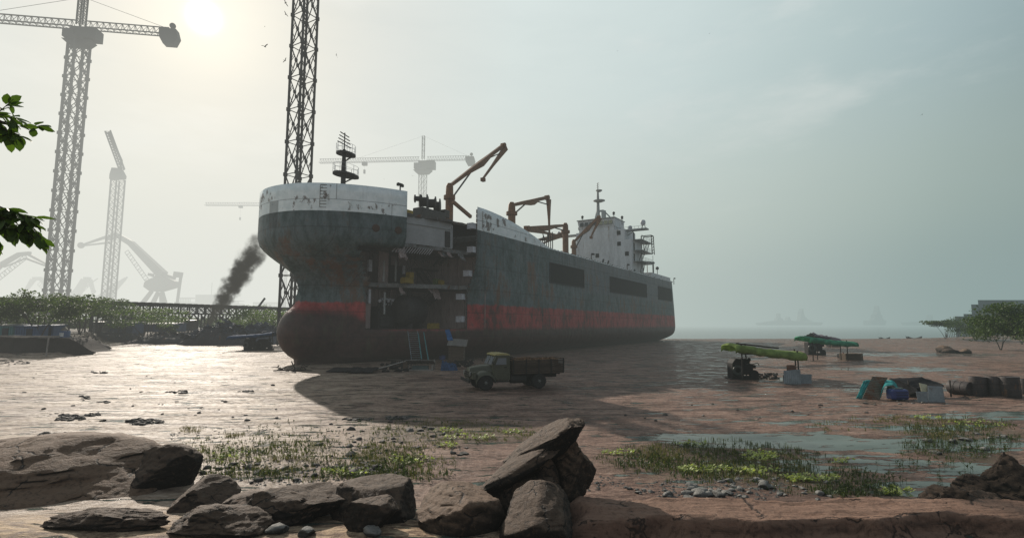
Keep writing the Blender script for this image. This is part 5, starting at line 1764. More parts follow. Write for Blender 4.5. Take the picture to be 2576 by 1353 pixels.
rock_px('small notched boulder halfway up the heap', 2398, 2500, 1190, 1270, 1.1, 54, ROCK_D, .2, GQ, cuts=11, amp=.13)
rock_px('boulder cut by the picture edge low in the heap', 2532, 2680, 1228, 1308, 1.4, 55, ROCK_D, .25, GQ, cuts=11, amp=.12)
# reddish rocks far out on the flat
rock_px('rounded reddish boulder lying far out on the mud flat', 2361, 2392, 868, 887, 2.6, 61, ROCK_B, .3, 'reddish rocks on the mud flat', sub=3, cuts=6)
rock_px('low dark rock touching the rounded reddish boulder', 2368, 2414, 876, 888, 2.2, 62, ROCK_D, .3, 'reddish rocks on the mud flat', sub=3, cuts=8)
rock_px('small broken reddish rock apart from the rounded one', 2416, 2440, 876, 889, 1.8, 63, ROCK_B, .3, 'reddish rocks on the mud flat', sub=3, cuts=10)

# sandstone ledge at the near edge
rows = []
for j in range(64):
    y = 9.3 + 3.75 * j / 63
    row = []
    for i in range(320):
        x = .9 + 16.5 * i / 319
        yr = 12.75 - .028 * x + .28 * noise.noise(Vector((x * .55, 1.0, 4.0)))
        n = noise.fractal(Vector((x * .22, y * 1.5 + .1 * x, 2.0)), 1, 2, 3)
        st = math.floor((n + .6) * 3.2) / 3.2
        fine = noise.fractal(Vector((x * 1.2, y * 4, 7)), 1, 2, 4)
        body = sstep(yr + .06, yr - .22, y) * sstep(.9, 1.6, x + .3 * noise.noise(Vector((y * 2, 0, 0))))
        z = terrain(x, y) - .05 + body * (.40 + .075 * st + .012 * fine + .05 * noise.noise(Vector((x * .3, y * .3, 0))))
        # hollow dark front lip
        lip = sstep(11.24, 11.10, y + .35 * noise.noise(Vector((x * .5, 3, 1))) + .12 * noise.noise(Vector((x * 2.1, 3, 4))))
        z -= lip * (.36 + .06 * noise.noise(Vector((x * 1.1, y * 3, 2))))
        row.append((x, y, z))
    rows.append(row)
led = MB().grid(rows).build('rock_ledge', ROCK_L, smooth='all')
tag(led, kind='structure')

# ------------------------------------------------------------------ loose stones
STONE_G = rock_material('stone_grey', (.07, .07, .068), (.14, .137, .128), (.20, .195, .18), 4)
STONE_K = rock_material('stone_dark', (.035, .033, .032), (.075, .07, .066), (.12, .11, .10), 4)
protos = []
for i in range(6):
    vs, fs = rock_shape(100 + i, cuts=8, sub=3)
    me = bpy.data.meshes.new('stone')
    me.from_pydata([(v.x * .5, v.y * .42, v.z * .27) for v in vs], [], fs)
    for p in me.polygons: p.use_smooth = True
    me.materials.append(STONE_G)
    me2 = me.copy(); me2.materials[0] = STONE_K
    protos.append((me, me2))
rs = random.Random(3)
def stones(label, group, x0, x1, y0, y1, n, s0, s1, dark):
    for i in range(n):
        dx, dy = rs.uniform(x0, x1), rs.uniform(y0, y1)
        p = G(dx, dy)
        o = bpy.data.objects.new('stone', protos[rs.randrange(6)][1 if dark else 0])
        COL.objects.link(o)
        s_ = rs.uniform(s0, s1) * (1.6 if rs.random() < .12 else 1)
        o.location = (p.x, p.y, p.z + s_ * .05)
        o.scale = (s_ * rs.uniform(.8, 1.4), s_, s_ * rs.uniform(.7, 1.2))
        o.rotation_euler = (rs.uniform(-.2, .2), rs.uniform(-.2, .2), rs.uniform(0, 6.28))
        tag(o, label, 'stone', group)
stones('rounded grey stone among the gravel before the green weeds', 'grey stones before the weeds', 1670, 1960, 1205, 1256, 34, .14, .34, False)
stones('small grey stone in the mud below the green weeds', 'small grey stones in the mud', 1560, 2120, 1195, 1262, 46, .07, .2, False)
stones('flat dark stone lying in the sparse grass near the shade', 'dark stones in the grass', 480, 1010, 1168, 1216, 46, .12, .32, True)
stones('dark stone lying on the sand before the shadow of the ship', 'dark stones on the sand', 800, 1180, 1060, 1150, 36, .12, .34, True)
stones('small dark stone scattered on the bright sand', 'stones on the bright sand', 60, 700, 930, 1060, 40, .12, .26, True)
stones('small dark stone on the reddish mud flat', 'stones on the mud flat', 1560, 2300, 1010, 1060, 22, .12, .24, True)
stones('pale stone resting by the shacks of scrap', 'pale stones by the scrap shelter', 2230, 2340, 1004, 1020, 7, .16, .3, False)
stones('pale stone beside the standing barrels', 'pale stones by the barrels', 2528, 2574, 992, 1000, 6, .18, .3, False)
stones('grey stone half sunk in the weedy hollow', 'grey stones in the hollow', 2330, 2560, 1075, 1150, 14, .16, .36, False)
for (x0, x1, y0, lab) in ((668, 722, 1338, 'pale angular stone under the ridged boulder'), (750, 790, 1346, 'smaller pale stone near the angular one'), (602, 625, 1350, 'pale pebble at the bottom edge'), (912, 960, 1344, 'grey mottled stone under the dark block')):
    rock_px(lab, x0, x1, y0 - 22, y0 + 6, .35, int(x0), STONE_G, .05, 'pale stones at the bottom edge', sub=3)

# dark rubble lying on the bright sand: nobody could count the bits
mb = MB()
for cx, cy, rx, ry, n in ((175, 1052, 34, 9, 60), (238, 1043, 20, 5, 16), (362, 1062, 46, 8, 70), (213, 1001, 14, 5, 18), (450, 987, 22, 4, 20), (250, 937, 26, 3, 18), (270, 1012, 6, 3, 5), (30, 912, 50, 5, 40), (140, 1094, 44, 5, 60), (620, 985, 20, 3, 10), (1002, 1052, 30, 4, 26), (900, 1056, 40, 4, 30), (730, 930, 30, 6, 26), (60, 1190, 22, 16, 30), (905, 1180, 80, 22, 40)):
    for i in range(n):
        a, q = rs.uniform(0, 6.28), rs.random() ** .6
        p = G(cx + math.cos(a) * rx * q, cy + math.sin(a) * ry * q)
        s_ = rs.uniform(.03, .12) * (1 + (p.y / 90))
        vs = []
        for k in range(6):
            b = k * 1.047 + rs.uniform(-.3, .3)
            vs.append((p.x + math.cos(b) * s_ * 1.4, p.y + math.sin(b) * s_, p.z - .02))
        for k in range(6):
            b = k * 1.047
            vs.append((p.x + math.cos(b) * s_ * rs.uniform(.5, 1), p.y + math.sin(b) * s_ * .6, p.z + s_ * rs.uniform(.25, .7)))
        fs = [(k, (k + 1) % 6, 6 + (k + 1) % 6, 6 + k) for k in range(6)] + [tuple(range(6, 12))]
        mb.add(vs, fs)
tag(mb.build('rubble', STONE_K), 'dark rubble strewn in patches over the bright sand', kind='stuff')
# gravel of small stones
mb = MB()
for cx, cy, rx, ry, n in ((1800, 1232, 190, 34, 420), (740, 1190, 280, 34, 420), (980, 1110, 200, 46, 300), (2440, 1115, 120, 40, 160), (1480, 1215, 90, 20, 90), (600, 1100, 180, 30, 160)):
    for i in range(n):
        a, q = rs.uniform(0, 6.28), rs.random() ** .5
        p = G(cx + math.cos(a) * rx * q, cy + math.sin(a) * ry * q)
        s_ = rs.uniform(.015, .05)
        mb.add([(p.x - s_ * 1.3, p.y, p.z), (p.x, p.y - s_, p.z), (p.x + s_ * 1.3, p.y, p.z), (p.x, p.y + s_, p.z), (p.x + s_ * .2, p.y, p.z + s_ * .8)], [(0, 1, 4), (1, 2, 4), (2, 3, 4), (3, 0, 4)])
tag(mb.build('gravel', STONE_G), 'fine grey gravel between the grass patches', kind='stuff')

# ------------------------------------------------------------------ grass and weeds
GRASS_A = leaf_material('grass_olive', (.050, .060, .022), (.13, .135, .055), .35)
GRASS_D = leaf_material('grass_dark', (.022, .036, .012), (.060, .085, .028), .3)
GRASS_Y = leaf_material('grass_dry', (.10, .09, .045), (.19, .165, .085), .3)
WEED = leaf_material('weed_bright', (.28, .35, .11), (.46, .50, .22), .4)
rg = random.Random(11)
def in_patch(cx, cy, rx, ry):
    while True:
        a, q = rg.uniform(0, 6.28), math.sqrt(rg.random())
        dx, dy = cx + math.cos(a) * rx * q, cy + math.sin(a) * ry * q
        p = G(dx, dy)
        n = noise.noise(Vector((p.x * .55, p.y * .9, 1.5)))
        if n > .15 - .75 * rg.random(): return p
def grass(label, patches, mat, h0, h1, w=.012, tuft=5, spread=.07):
    vs, fs = [], []
    for (cx, cy, rx, ry, n) in patches:
        for i in range(n):
            c = in_patch(cx, cy, rx, ry)
            hs = rg.uniform(.6, 1.25)
            for k in range(tuft):
                p = c + Vector((rg.gauss(0, spread), rg.gauss(0, spread), 0))
                h = rg.uniform(h0, h1) * hs
                a = rg.uniform(0, 6.28)
                d_ = Vector((math.cos(a), math.sin(a), 0))
                ln = rg.uniform(.1, .55) * h
                b = Vector((-d_.y, d_.x, 0)) * w * rg.uniform(.7, 1.5)
                m_ = p + d_ * ln * .35 + Vector((0, 0, h * .6))
                t = p + d_ * ln + Vector((0, 0, h))
                n0 = len(vs)
                vs += [p - b, p + b, m_ + b * .8, m_ - b * .8, t]
                fs += [(n0, n0 + 1, n0 + 2, n0 + 3), (n0 + 3, n0 + 2, n0 + 4)]
    o = MB().add(vs, fs).build('grass', mat, normals=False)
    return tag(o, label, kind='stuff')
grass('dark green grass growing in the weedy hollow by the puddles', [(1820, 1165, 270, 54, 400), (1680, 1155, 190, 40, 200), (2060, 1210, 170, 38, 150), (2420, 1086, 170, 30, 220), (2380, 1130, 140, 34, 120), (2160, 1232, 110, 18, 90)], GRASS_D, .05, .16, .009)
grass('olive grass blades in sparse tufts on the sand', [(790, 1160, 340, 54, 620), (640, 1130, 200, 44, 220), (1030, 1150, 120, 60, 330), (1150, 1085, 220, 30, 260), (1800, 1150, 230, 46, 380), (2300, 1070, 260, 26, 240)], GRASS_A, .05, .14, .009)
grass('dry yellow grass in pale tufts', [(480, 1082, 34, 8, 40), (590, 1098, 24, 6, 24), (720, 1172, 90, 20, 60), (880, 1165, 90, 24, 60), (1660, 1142, 70, 18, 80), (2365, 1100, 26, 9, 40), (1120, 1062, 80, 10, 50), (1900, 1190, 160, 30, 130), (2300, 1058, 110, 12, 80)], GRASS_Y, .06, .17, .006, 7, .06)
# standing dark seedlings
def seedlings(label, patches, mat, hmin, hmax):
    vs, fs = [], []
    for (cx, cy, rx, ry, n) in patches:
        for i in range(n):
            p = in_patch(cx, cy, rx, ry)
            h = rg.uniform(hmin, hmax)
            for k in range(rg.randint(3, 6)):
                a = rg.uniform(0, 6.28)
                d_ = Vector((math.cos(a), math.sin(a), 0))
                z = h * rg.uniform(.3, 1.0)
                c = p + Vector((rg.gauss(0, .012), rg.gauss(0, .012), z * .75))
                ln = rg.uniform(.04, .09)
                s_ = Vector((-d_.y, d_.x, 0)) * ln * .28
                n0 = len(vs)
                vs += [c, c + d_ * ln * .5 + s_ + Vector((0, 0, ln * .5)), c + d_ * ln + Vector((0, 0, ln * .75)), c + d_ * ln * .5 - s_ + Vector((0, 0, ln * .5))]
                fs.append((n0, n0 + 1, n0 + 2, n0 + 3))
            n0 = len(vs)
            vs += [p + Vector((-.005, 0, 0)), p + Vector((.005, 0, 0)), p + Vector((.003, 0, h)), p + Vector((-.003, 0, h))]
            fs.append((n0, n0 + 1, n0 + 2, n0 + 3))
    return tag(MB().add(vs, fs).build('seedlings', mat, normals=False), label, kind='stuff')
seedlings('dark upright seedlings dotted over the sand and the mud', [(760, 1165, 320, 52, 420), (900, 1085, 280, 30, 110), (1050, 1180, 110, 36, 120), (2160, 1225, 120, 34, 130), (1800, 1165, 250, 44, 260), (2420, 1110, 150, 44, 200), (2300, 1190, 160, 30, 40)], GRASS_D, .10, .26)
vs, fs = [], []
for (cx, cy, rx, ry, n) in ((1775, 1183, 70, 8, 200), (1900, 1187, 60, 9, 150), (2040, 1206, 80, 8, 190), (1910, 1150, 46, 12, 170), (1130, 1122, 26, 5, 70), (1128, 1085, 36, 5, 70), (1290, 1088, 26, 4, 50), (1180, 1100, 70, 8, 90), (870, 1188, 60, 10, 90), (1030, 1160, 60, 14, 110), (1560, 1140, 50, 6, 70), (2250, 1238, 40, 9, 80), (2120, 1160, 30, 6, 40), (1740, 1118, 40, 6, 60), (2450, 1068, 90, 8, 90), (2330, 1052, 40, 5, 50), (590, 1150, 60, 20, 90)):
    for i in range(int(n * .42)):
        p = in_patch(cx, cy, rx, ry)
        for k in range(4):
            a = rg.uniform(0, 6.28)
            d_ = Vector((math.cos(a), math.sin(a), rg.uniform(.1, .9))).normalized()
            ln = rg.uniform(.07, .13)
            s_ = Vector((-math.sin(a), math.cos(a), rg.uniform(-.3, .3))) * ln * .38
            c = p + Vector((rg.gauss(0, .02), rg.gauss(0, .02), rg.uniform(.0, .09)))
            n0 = len(vs)
            vs += [c, c + d_ * ln * .5 + s_, c + d_ * ln, c + d_ * ln * .5 - s_]
            fs.append((n0, n0 + 1, n0 + 2, n0 + 3))
tag(MB().add(vs, fs).build('weeds', WEED, normals=False), 'bright green broad-leaved weeds in glowing patches', kind='stuff')
# ------------------------------------------------------------------ lorry
PAINT = M('lorry_paint', (.072, .074, .050), .38, .25, 2, rust=.2, bump=.08)
RUBBER = M('rubber', (.018, .018, .018), .85, .2, 4)
RIM = M('wheel_rim', (.12, .13, .12), .55, .25, 5, rust=.3)
WOODD = M('old_wood_dark', (.060, .044, .032), .85, .45, 1.2, stretch=(.3, 1, 4), bump=.6)
GRILLE = M('grille_dark', (.02, .02, .02), .6)
CHASSIS = M('chassis', (.02, .02, .019), .8)
FROST, nt, out = newmat('lorry_glass')
principled(nt, out, (.17, .19, .21), .15, 0, spec=.6)
th = R(19)
rz = math.pi + th
gp = G(1221, 983)
rm = Matrix.Rotation(rz, 3, 'Z')
tl = gp - rm @ Vector((0, 1.0, 0))
tk = thing('lorry', 'old grey-green lorry with a wooden slatted load bed parked in the shadow of the ship', 'truck', (tl.x, tl.y, terrain(tl.x, tl.y) + .01), rz)
# bonnet and cab
def section_loft(secs):
    """secs: list of (x, halfwidth_low, halfwidth_top, z_low, z_top, crown)"""
    mb = MB(); rows = []
    for (x, wl, wt, zl, zt, cr) in secs:
        row = [(x, wl, zl), (x, wl * 1.0, lerp(zl, zt, .55)), (x, wt, lerp(zl, zt, .88)), (x, wt * .72, zt + cr * .55), (x, wt * .3, zt + cr * .95), (x, 0, zt + cr)]
        row += [(p[0], -p[1], p[2]) for p in row[-2::-1]]
        rows.append(row)
    mb.grid(rows)
    n = len(rows[0])
    mb.f.append(tuple(range(n))); mb.f.append(tuple((len(rows) - 1) * n + i for i in reversed(range(n))))
    return mb
section_loft([(.98, .50, .42, .72, 1.30, .06), (.93, .54, .47, .70, 1.40, .06), (.55, .60, .52, .70, 1.50, .06), (.0, .68, .60, .70, 1.57, .06), (-.52, .80, .70, .70, 1.60, .05)]).build('bonnet', PAINT, tk, smooth=True)
cabp = [(-.50, .62), (-.50, 1.58), (-.44, 1.62), (-.72, 2.22), (-.80, 2.28), (-1.62, 2.28), (-1.72, 2.18), (-1.74, .62)]
mb = MB().prism([(x, -1.04, z) for x, z in cabp], (0, 2.08, 0))
mb.build('cab', PAINT, tk, bevel=.06)
mb = MB().prism([(x, -1.02, z) for x, z in ((-.62, 2.27), (-.72, 2.36), (-1.0, 2.41), (-1.5, 2.40), (-1.72, 2.30), (-1.74, 2.26))], (0, 2.04, 0))
mb.build('cab_roof', M('roof_sun_highlight', (.36, .31, .13), .3, .15, 2, bump=.05), tk, bevel=.05)  # warm sun highlight on the roof is put into its colour
# windscreen, side windows
ws = MB().add([(-.432, .86, 1.66), (-.432, -.86, 1.66), (-.665, -.80, 2.16), (-.665, .80, 2.16)], [(0, 1, 2, 3)])
w_ = ws.build('windscreen', FROST, tk)
MB().box((-.55, 0, 1.91), (.05, .05, .56), (0, R(-25), 0)).build('screen_pillar', PAINT, w_)
for sg in (1, -1):
    mb = MB().prism([(x, 1.045 * sg, z) for x, z in ((-.60, .72), (-.56, 1.60), (-.80, 2.16), (-1.50, 2.16), (-1.52, 1.62), (-1.48, .72))], (0, .02 * sg, 0))
    dr = mb.build('door', PAINT, tk)
    MB().prism([(x, 1.068 * sg, z) for x, z in ((-.68, 1.66), (-.86, 2.10), (-1.43, 2.10), (-1.45, 1.66))], (0, .012 * sg, 0)).build('door_window', FROST, dr)
    MB().box((-1.36, 1.085 * sg, 1.48), (.2, .04, .06)).build('door_handle', GRILLE, dr)
    # wings, arched over the wheel
    prof = []
    for i in range(15):
        a = math.pi * (-.02 + 1.06 * i / 14)
        prof.append((math.cos(a) * .68, .52 + math.sin(a) * .68))
    mb = MB(); rows = []
    for (yy, dz, k) in ((.56, .04, 1.02), (.95, .04, 1.0), (1.12, .0, .99), (1.18, -.06, .98), (1.19, -.16, .97)):
        rows.append([(x * k, yy * sg, z * k + dz + (.12 * sstep(-.1, .6, x) if yy < 1.1 else 0)) for x, z in prof])
    mb.grid(rows)
    mb.box((.80, .86 * sg, .98), (.26, .62, .42))
    mb.build('front_wing', PAINT, tk, smooth=True)
    hl = MB().lathe([(.02, .0), (.13, .02), (.16, .07), (.15, .12)], 16, Matrix.Translation((.985, .80 * sg, 1.06)) @ Euler((0, R(90), 0)).to_matrix().to_4x4() @ Matrix.Translation((0, 0, -.06)))
    hl.build('headlight', M('lamp_glass', (.2, .2, .18), .2), tk, smooth=True)
    mb = MB().tube([(-.52, 1.05 * sg, 1.7), (-.42, 1.3 * sg, 1.75), (-.42, 1.32 * sg, 1.95)], .015, 6).box((-.42, 1.33 * sg, 1.86), (.03, .14, .24))
    mb.build('mirror', GRILLE, tk)
mb = MB().box((.985, 0, 1.0), (.06, 1.16, .50))
gr = mb.build('grille', PAINT, tk)
mb = MB()
for i in range(9):
    for j in range(3):
        mb.box((1.02, -.48 + i * .12, .88 + j * .14), (.02, .085, .10))
mb.build('grille_slots', GRILLE, gr)
mb = MB().box((1.12, 0, .64), (.12, 2.3, .20)).box((1.0, .5, .62), (.2, .1, .1)).box((1.0, -.5, .62), (.2, .1, .1))
mb.build('front_bumper', CHASSIS, tk, bevel=.02)
# chassis and running boards
mb = MB().box((-2.2, .42, .80), (6.3, .12, .22)).box((-2.2, -.42, .80), (6.3, .12, .22)).box((-5.25, 0, .8), (.12, .9, .2)).box((.9, 0, .8), (.12, .9, .2)).box((-1.8, 0, .78), (.2, .9, .2))
mb.tube([(0, -1, .50), (0, 1, .50)], .09, 8).tube([(-3.8, -1, .50), (-3.8, 1, .50)], .13, 8)
mb.build('chassis', CHASSIS, tk)
mb = MB().box((-1.1, 1.0, .55), (1.0, .38, .08)).box((-1.1, -1.0, .55), (1.0, .38, .08))
mb.build('running_board', CHASSIS, tk)
MB().lathe([(.28, -.55), (.3, -.5), (.3, .5), (.28, .55)], 14, Matrix.Translation((-2.35, .78, .68)) @ Euler((0, R(90), 0)).to_matrix().to_4x4()).build('fuel_tank', CHASSIS, tk, smooth=True)
def wheel(x, y, sg, dual=False):
    we = part_empty('wheel', tk, (x, y, .50))
    mt = Euler((R(-90 * sg), 0, 0)).to_matrix().to_4x4()
    mb = MB().lathe([(.28, -.13), (.40, -.15), (.47, -.13), (.50, -.09), (.50, .09), (.47, .13), (.40, .15), (.28, .13)], 30, mt)
    for k in range(30):
        a = 2 * math.pi * k / 30
        mb.box((math.cos(a) * .50, 0, math.sin(a) * .50), (.03, .24, .05), (0, -a, 0))
    mb.build('tyre', RUBBER, we)
    if dual:
        mb = MB().lathe([(.28, .10), (.20, .02), (.17, -.02), (.12, -.02), (.12, .06), (.09, .16), (.03, .17)], 22, mt)
    else:
        mb = MB().lathe([(.28, .10), (.24, .05), (.19, .09), (.14, .12), (.11, .12), (.10, .18), (.03, .19)], 22, mt)
    for k in range(6):
        a = 2 * math.pi * k / 6
        mb.ball((math.cos(a) * .165, .115 * sg, math.sin(a) * .165), .022, 8)
    mb.build('rim', RIM, we, smooth=True)
for sg in (1, -1):
    wheel(0, 1.0 * sg, sg); wheel(-3.8, 1.02 * sg, sg, True)
    MB().lathe([(.28, -.12), (.47, -.13), (.50, -.09), (.50, .09), (.47, .13), (.28, .12)], 24, Matrix.Translation((-3.8, .70 * sg, .5)) @ Euler((R(90), 0, 0)).to_matrix().to_4x4()).build('inner_tyre', RUBBER, tk)
# wooden bed
bed = part_empty('load_bed', tk, (0, 0, 0))
X0, X1 = -1.86, -5.62
MB().box(((X0 + X1) / 2, 0, 1.06), (X0 - X1, 2.34, .1)).build('bed_floor', WOODD, bed)
for sg in (1, -1):
    mb = MB()
    for k in range(6):
        mb.box(((X0 + X1) / 2, 1.17 * sg, 1.20 + k * .135), (X0 - X1, .05, .118))
    mb.build('side_board', WOODD, bed)
    mb = MB()
    for i in range(5):
        x = lerp(X0 - .05, X1 + .05, i / 4)
        mb.box((x, 1.212 * sg, 1.5), (.07, .04, .96))
    mb.build('side_stake', CHASSIS, bed)
for x, n, hgt in ((X0, 8, 2.12), (X1, 7, 1.98)):
    mb = MB()
    for k in range(n):
        z = 1.20 + k * (hgt - 1.2) / (n - 1)
        mb.box((x, 0, z), (.05, 2.3, .085))
    for yy in (-1.1, -.4, .4, 1.1):
        mb.box((x - .03, yy, (1.1 + hgt) / 2), (.05, .08, hgt - 1.08))
    mb.build('end_board', WOODD, bed)
for sg in (1, -1):
    mb = MB()
    for k in range(3):
        mb.box((X1 + .22, 1.20 * sg, 1.72 + k * .11), (.42, .04, .055))
    mb.build('corner_slats', M('pale_slat', (.16, .155, .145), .7), bed)
mb = MB().box((-3.75, 0, .95), (3.6, .12, .12))
for x in (-2.2, -3.0, -4.6, -5.3): mb.box((x, 0, .97), (.1, 2.2, .1))
mb.build('bed_beams', CHASSIS, bed)
# straw load: rough top
strs = random.Random(5)
vs, fs = [], []
for i in range(1500):
    x, y_ = strs.uniform(X1 + .1, X0 - .1), strs.uniform(-1.1, 1.1)
    z = 1.86 + .13 * noise.noise(Vector((x * 1.5, y_ * 1.5, 2))) + strs.uniform(0, .08)
    a = strs.uniform(0, 6.28); l = strs.uniform(.08, .25)
    d_ = Vector((math.cos(a) * l, math.sin(a) * l, strs.uniform(-.02, .09)))
    n0 = len(vs)
    p = Vector((x, y_, z)); b = Vector((-d_.y, d_.x, 0)).normalized() * .012
    vs += [p - b, p + b, p + d_ + b, p + d_ - b]; fs.append((n0, n0 + 1, n0 + 2, n0 + 3))
ld = thing('scrap_load', 'rusty brown scrap load heaped in the bed of the lorry', 'load', tk.location, rz)
g_ = []
for j in range(9):
    g_.append([(lerp(X1 + .06, X0 - .06, i / 23), lerp(-1.12, 1.12, j / 8), 1.80 + .14 * noise.noise(Vector((i * .4, j * .5, 2)))) for i in range(24)])
HAY = M('rust_load', (.17, .085, .035), .85, .5, 3, bump=.8)
MB().grid(g_).build('load_heap', HAY, ld)
o_ = MB().add(vs, fs).build('load_bits', HAY, ld, normals=False); tag(o_, kind='stuff')

# ------------------------------------------------------------------ stalls, engines, scrap sheets
def cloth_material(name, col, trans=.35):
    m, nt, out = newmat(name)
    v = nd(nt, 'ShaderNodeTexCoord').outputs['Object']
    n = noi(nt, v, 2.2, 5, .6)
    c = mix(nt, mapr(nt, n, .3, .7), tuple(x * .65 for x in col), tuple(min(1, x * 1.25) for x in col))
    d = nd(nt, 'ShaderNodeBsdfPrincipled', {'Base Color': c, 'Roughness': .8, 'Specular IOR Level': .1})
    bn = nd(nt, 'ShaderNodeBump', {'Height': noi(nt, v, 5, 4, .6), 'Strength': .6, 'Distance': .05})
    nt.links.new(bn.outputs[0], d.inputs['Normal'])
    t = nd(nt, 'ShaderNodeBsdfTranslucent', {'Color': c})
    mx = nd(nt, 'ShaderNodeMixShader', {0: trans, 1: d.outputs[0], 2: t.outputs[0]})
    nt.links.new(mx.outputs[0], out.inputs['Surface'])
    return m
T_GREEN = cloth_material('tarp_green', (.30, .40, .12), .45)
T_TEAL = cloth_material('tarp_sea_green', (.12, .42, .27), .45)
T_TURQ = cloth_material('tarp_turquoise', (.07, .42, .42), .4)
T_BLUE = cloth_material('tarp_blue', (.045, .09, .18), .25)
T_DARK = cloth_material('tarp_black', (.016, .015, .017), .02)
T_BROWN = cloth_material('tarp_brown', (.085, .068, .060), .08)
POLE = M('pole_wood', (.030, .024, .020), .85, .3, 4)
IRONB = M('machine_black', (.016, .015, .015), .7, .4, 3, rust=.1, spec=.2)
ZINC = M('zinc_sheet', (.20, .225, .24), .5, .3, 1.4, rust=.25)
RUSTS = M('rusty_sheet', (.13, .105, .080), .7, .4, 1.2, rust=.6, rustcol=(.13, .05, .02))

def canopy_shelter(label, Y, tl, tr, flap, depth, mat, posts, bar, group, seed, back=1.0):
    """tl, tr: photo positions of the front edge ends; posts: photo x, foot y"""
    a, b = W(*tl, Y), W(*tr, Y)
    o = thing('shelter', label, 'shelter', ((a.x + b.x) / 2, Y, terrain((a.x + b.x) / 2, Y)), 0, group)
    rows = []
    for j, (yy, dz) in enumerate(((-.06, -flap), (-.1, -flap * .5), (-.02, -.04), (.25, .06), (.5, .05), (.75, .03), (1.0, -.05), (1.03, -.5))):
        row = []
        for i in range(33):
            f = i / 32
            p = a.lerp(b, f)
            n = noise.noise(Vector((f * 7, yy * 3, seed)))
            n2 = noise.noise(Vector((f * 17, yy * 5, seed + 4)))
            z = p.z + dz * (1 + .55 * n * (1 if j < 2 else 0)) + .06 * n2 + .07 * n - .1 * math.sin(f * math.pi) + (-.18 if f < .02 else 0)
            if j < 2: z -= .35 * max(0, noise.noise(Vector((f * 4.0, 9, seed)))) * (1 - j * .5)
            row.append((p.x + .05 * n2, Y + yy * depth * back + .07 * n, z))
        rows.append(row)
    MB().grid(rows).build('canopy', mat, o, world=True, smooth='all', solid=.03)
    for (dx, fy, yy) in posts:
        f = (dx - tl[0]) / (tr[0] - tl[0])
        top = a.lerp(b, max(0, min(1, f)))
        x = W(dx, fy, Y + yy).x
        MB().tube([(x, Y + yy, terrain(x, Y + yy) - .2), (x + .03, Y + yy, top.z * .55), (x, Y + yy, top.z + .12)], .055, 7).build('post', POLE, o, world=True)
    if bar:
        p, q = W(*bar[0], Y + .1), W(*bar[1], Y + .1)
        MB().tube([p, p.lerp(q, .5) + Vector((0, 0, -.03)), q], .045, 6).build('crossbar', POLE, o, world=True)
    # sticks and rags laid on the roof
    rnd = random.Random(seed)
    mb = MB()
    for k in range(9):
        f0 = rnd.uniform(.1, .6); f1 = f0 + rnd.uniform(.15, .35)
        p, q = a.lerp(b, f0), a.lerp(b, f1)
        yy = Y + depth * rnd.uniform(.15, .8)
        mb.tube([(p.x, yy, p.z + .12), (q.x, yy + .1, q.z + .14)], .05, 5)
    mb.build('roof_sticks', POLE, o, world=True)
    return o
GC = 'tarpaulin shelters on the mud flat'
canopy_shelter('shelter with a lime green tarpaulin roof on thin poles', 41.5, (1847, 866), (2027, 888), .55, 2.6, T_GREEN, [(1868, 950, .3), (1878, 950, 2.2), (2003, 966, 2.3), (2010, 968, .2)], ((1864, 890), (2000, 891)), GC, 3)
canopy_shelter('farther shelter with a sea green tarpaulin roof on thin poles', 64, (2034, 846), (2156, 861), .6, 3.2, T_TEAL, [(2045, 893, .4), (2056, 893, 2.6), (2115, 893, 2.6), (2132, 895, .3)], ((2070, 862), (2120, 862)), GC, 8)
# rag bundle on the farther roof
p, q = W(2042, 842, 65.5), W(2106, 850, 65.5)
rows = []
for j in range(7):
    rows.append([(lerp(p.x, q.x, i / 17), 64.6 + j * .4, lerp(p.z, q.z, i / 17) - .32 + .62 * math.sin(math.pi * j / 6) ** .6 * (1 - .35 * i / 17) * (.85 + .5 * noise.noise(Vector((i * .7, j * .9, 3))))) for i in range(18)])
o = MB().grid(rows).build('blanket_bundle', cloth_material('rag_mauve', (.17, .15, .17), .1), smooth='all')
tag(o, 'mauve bundle of old blankets lying on the sea green roof', 'bundle')

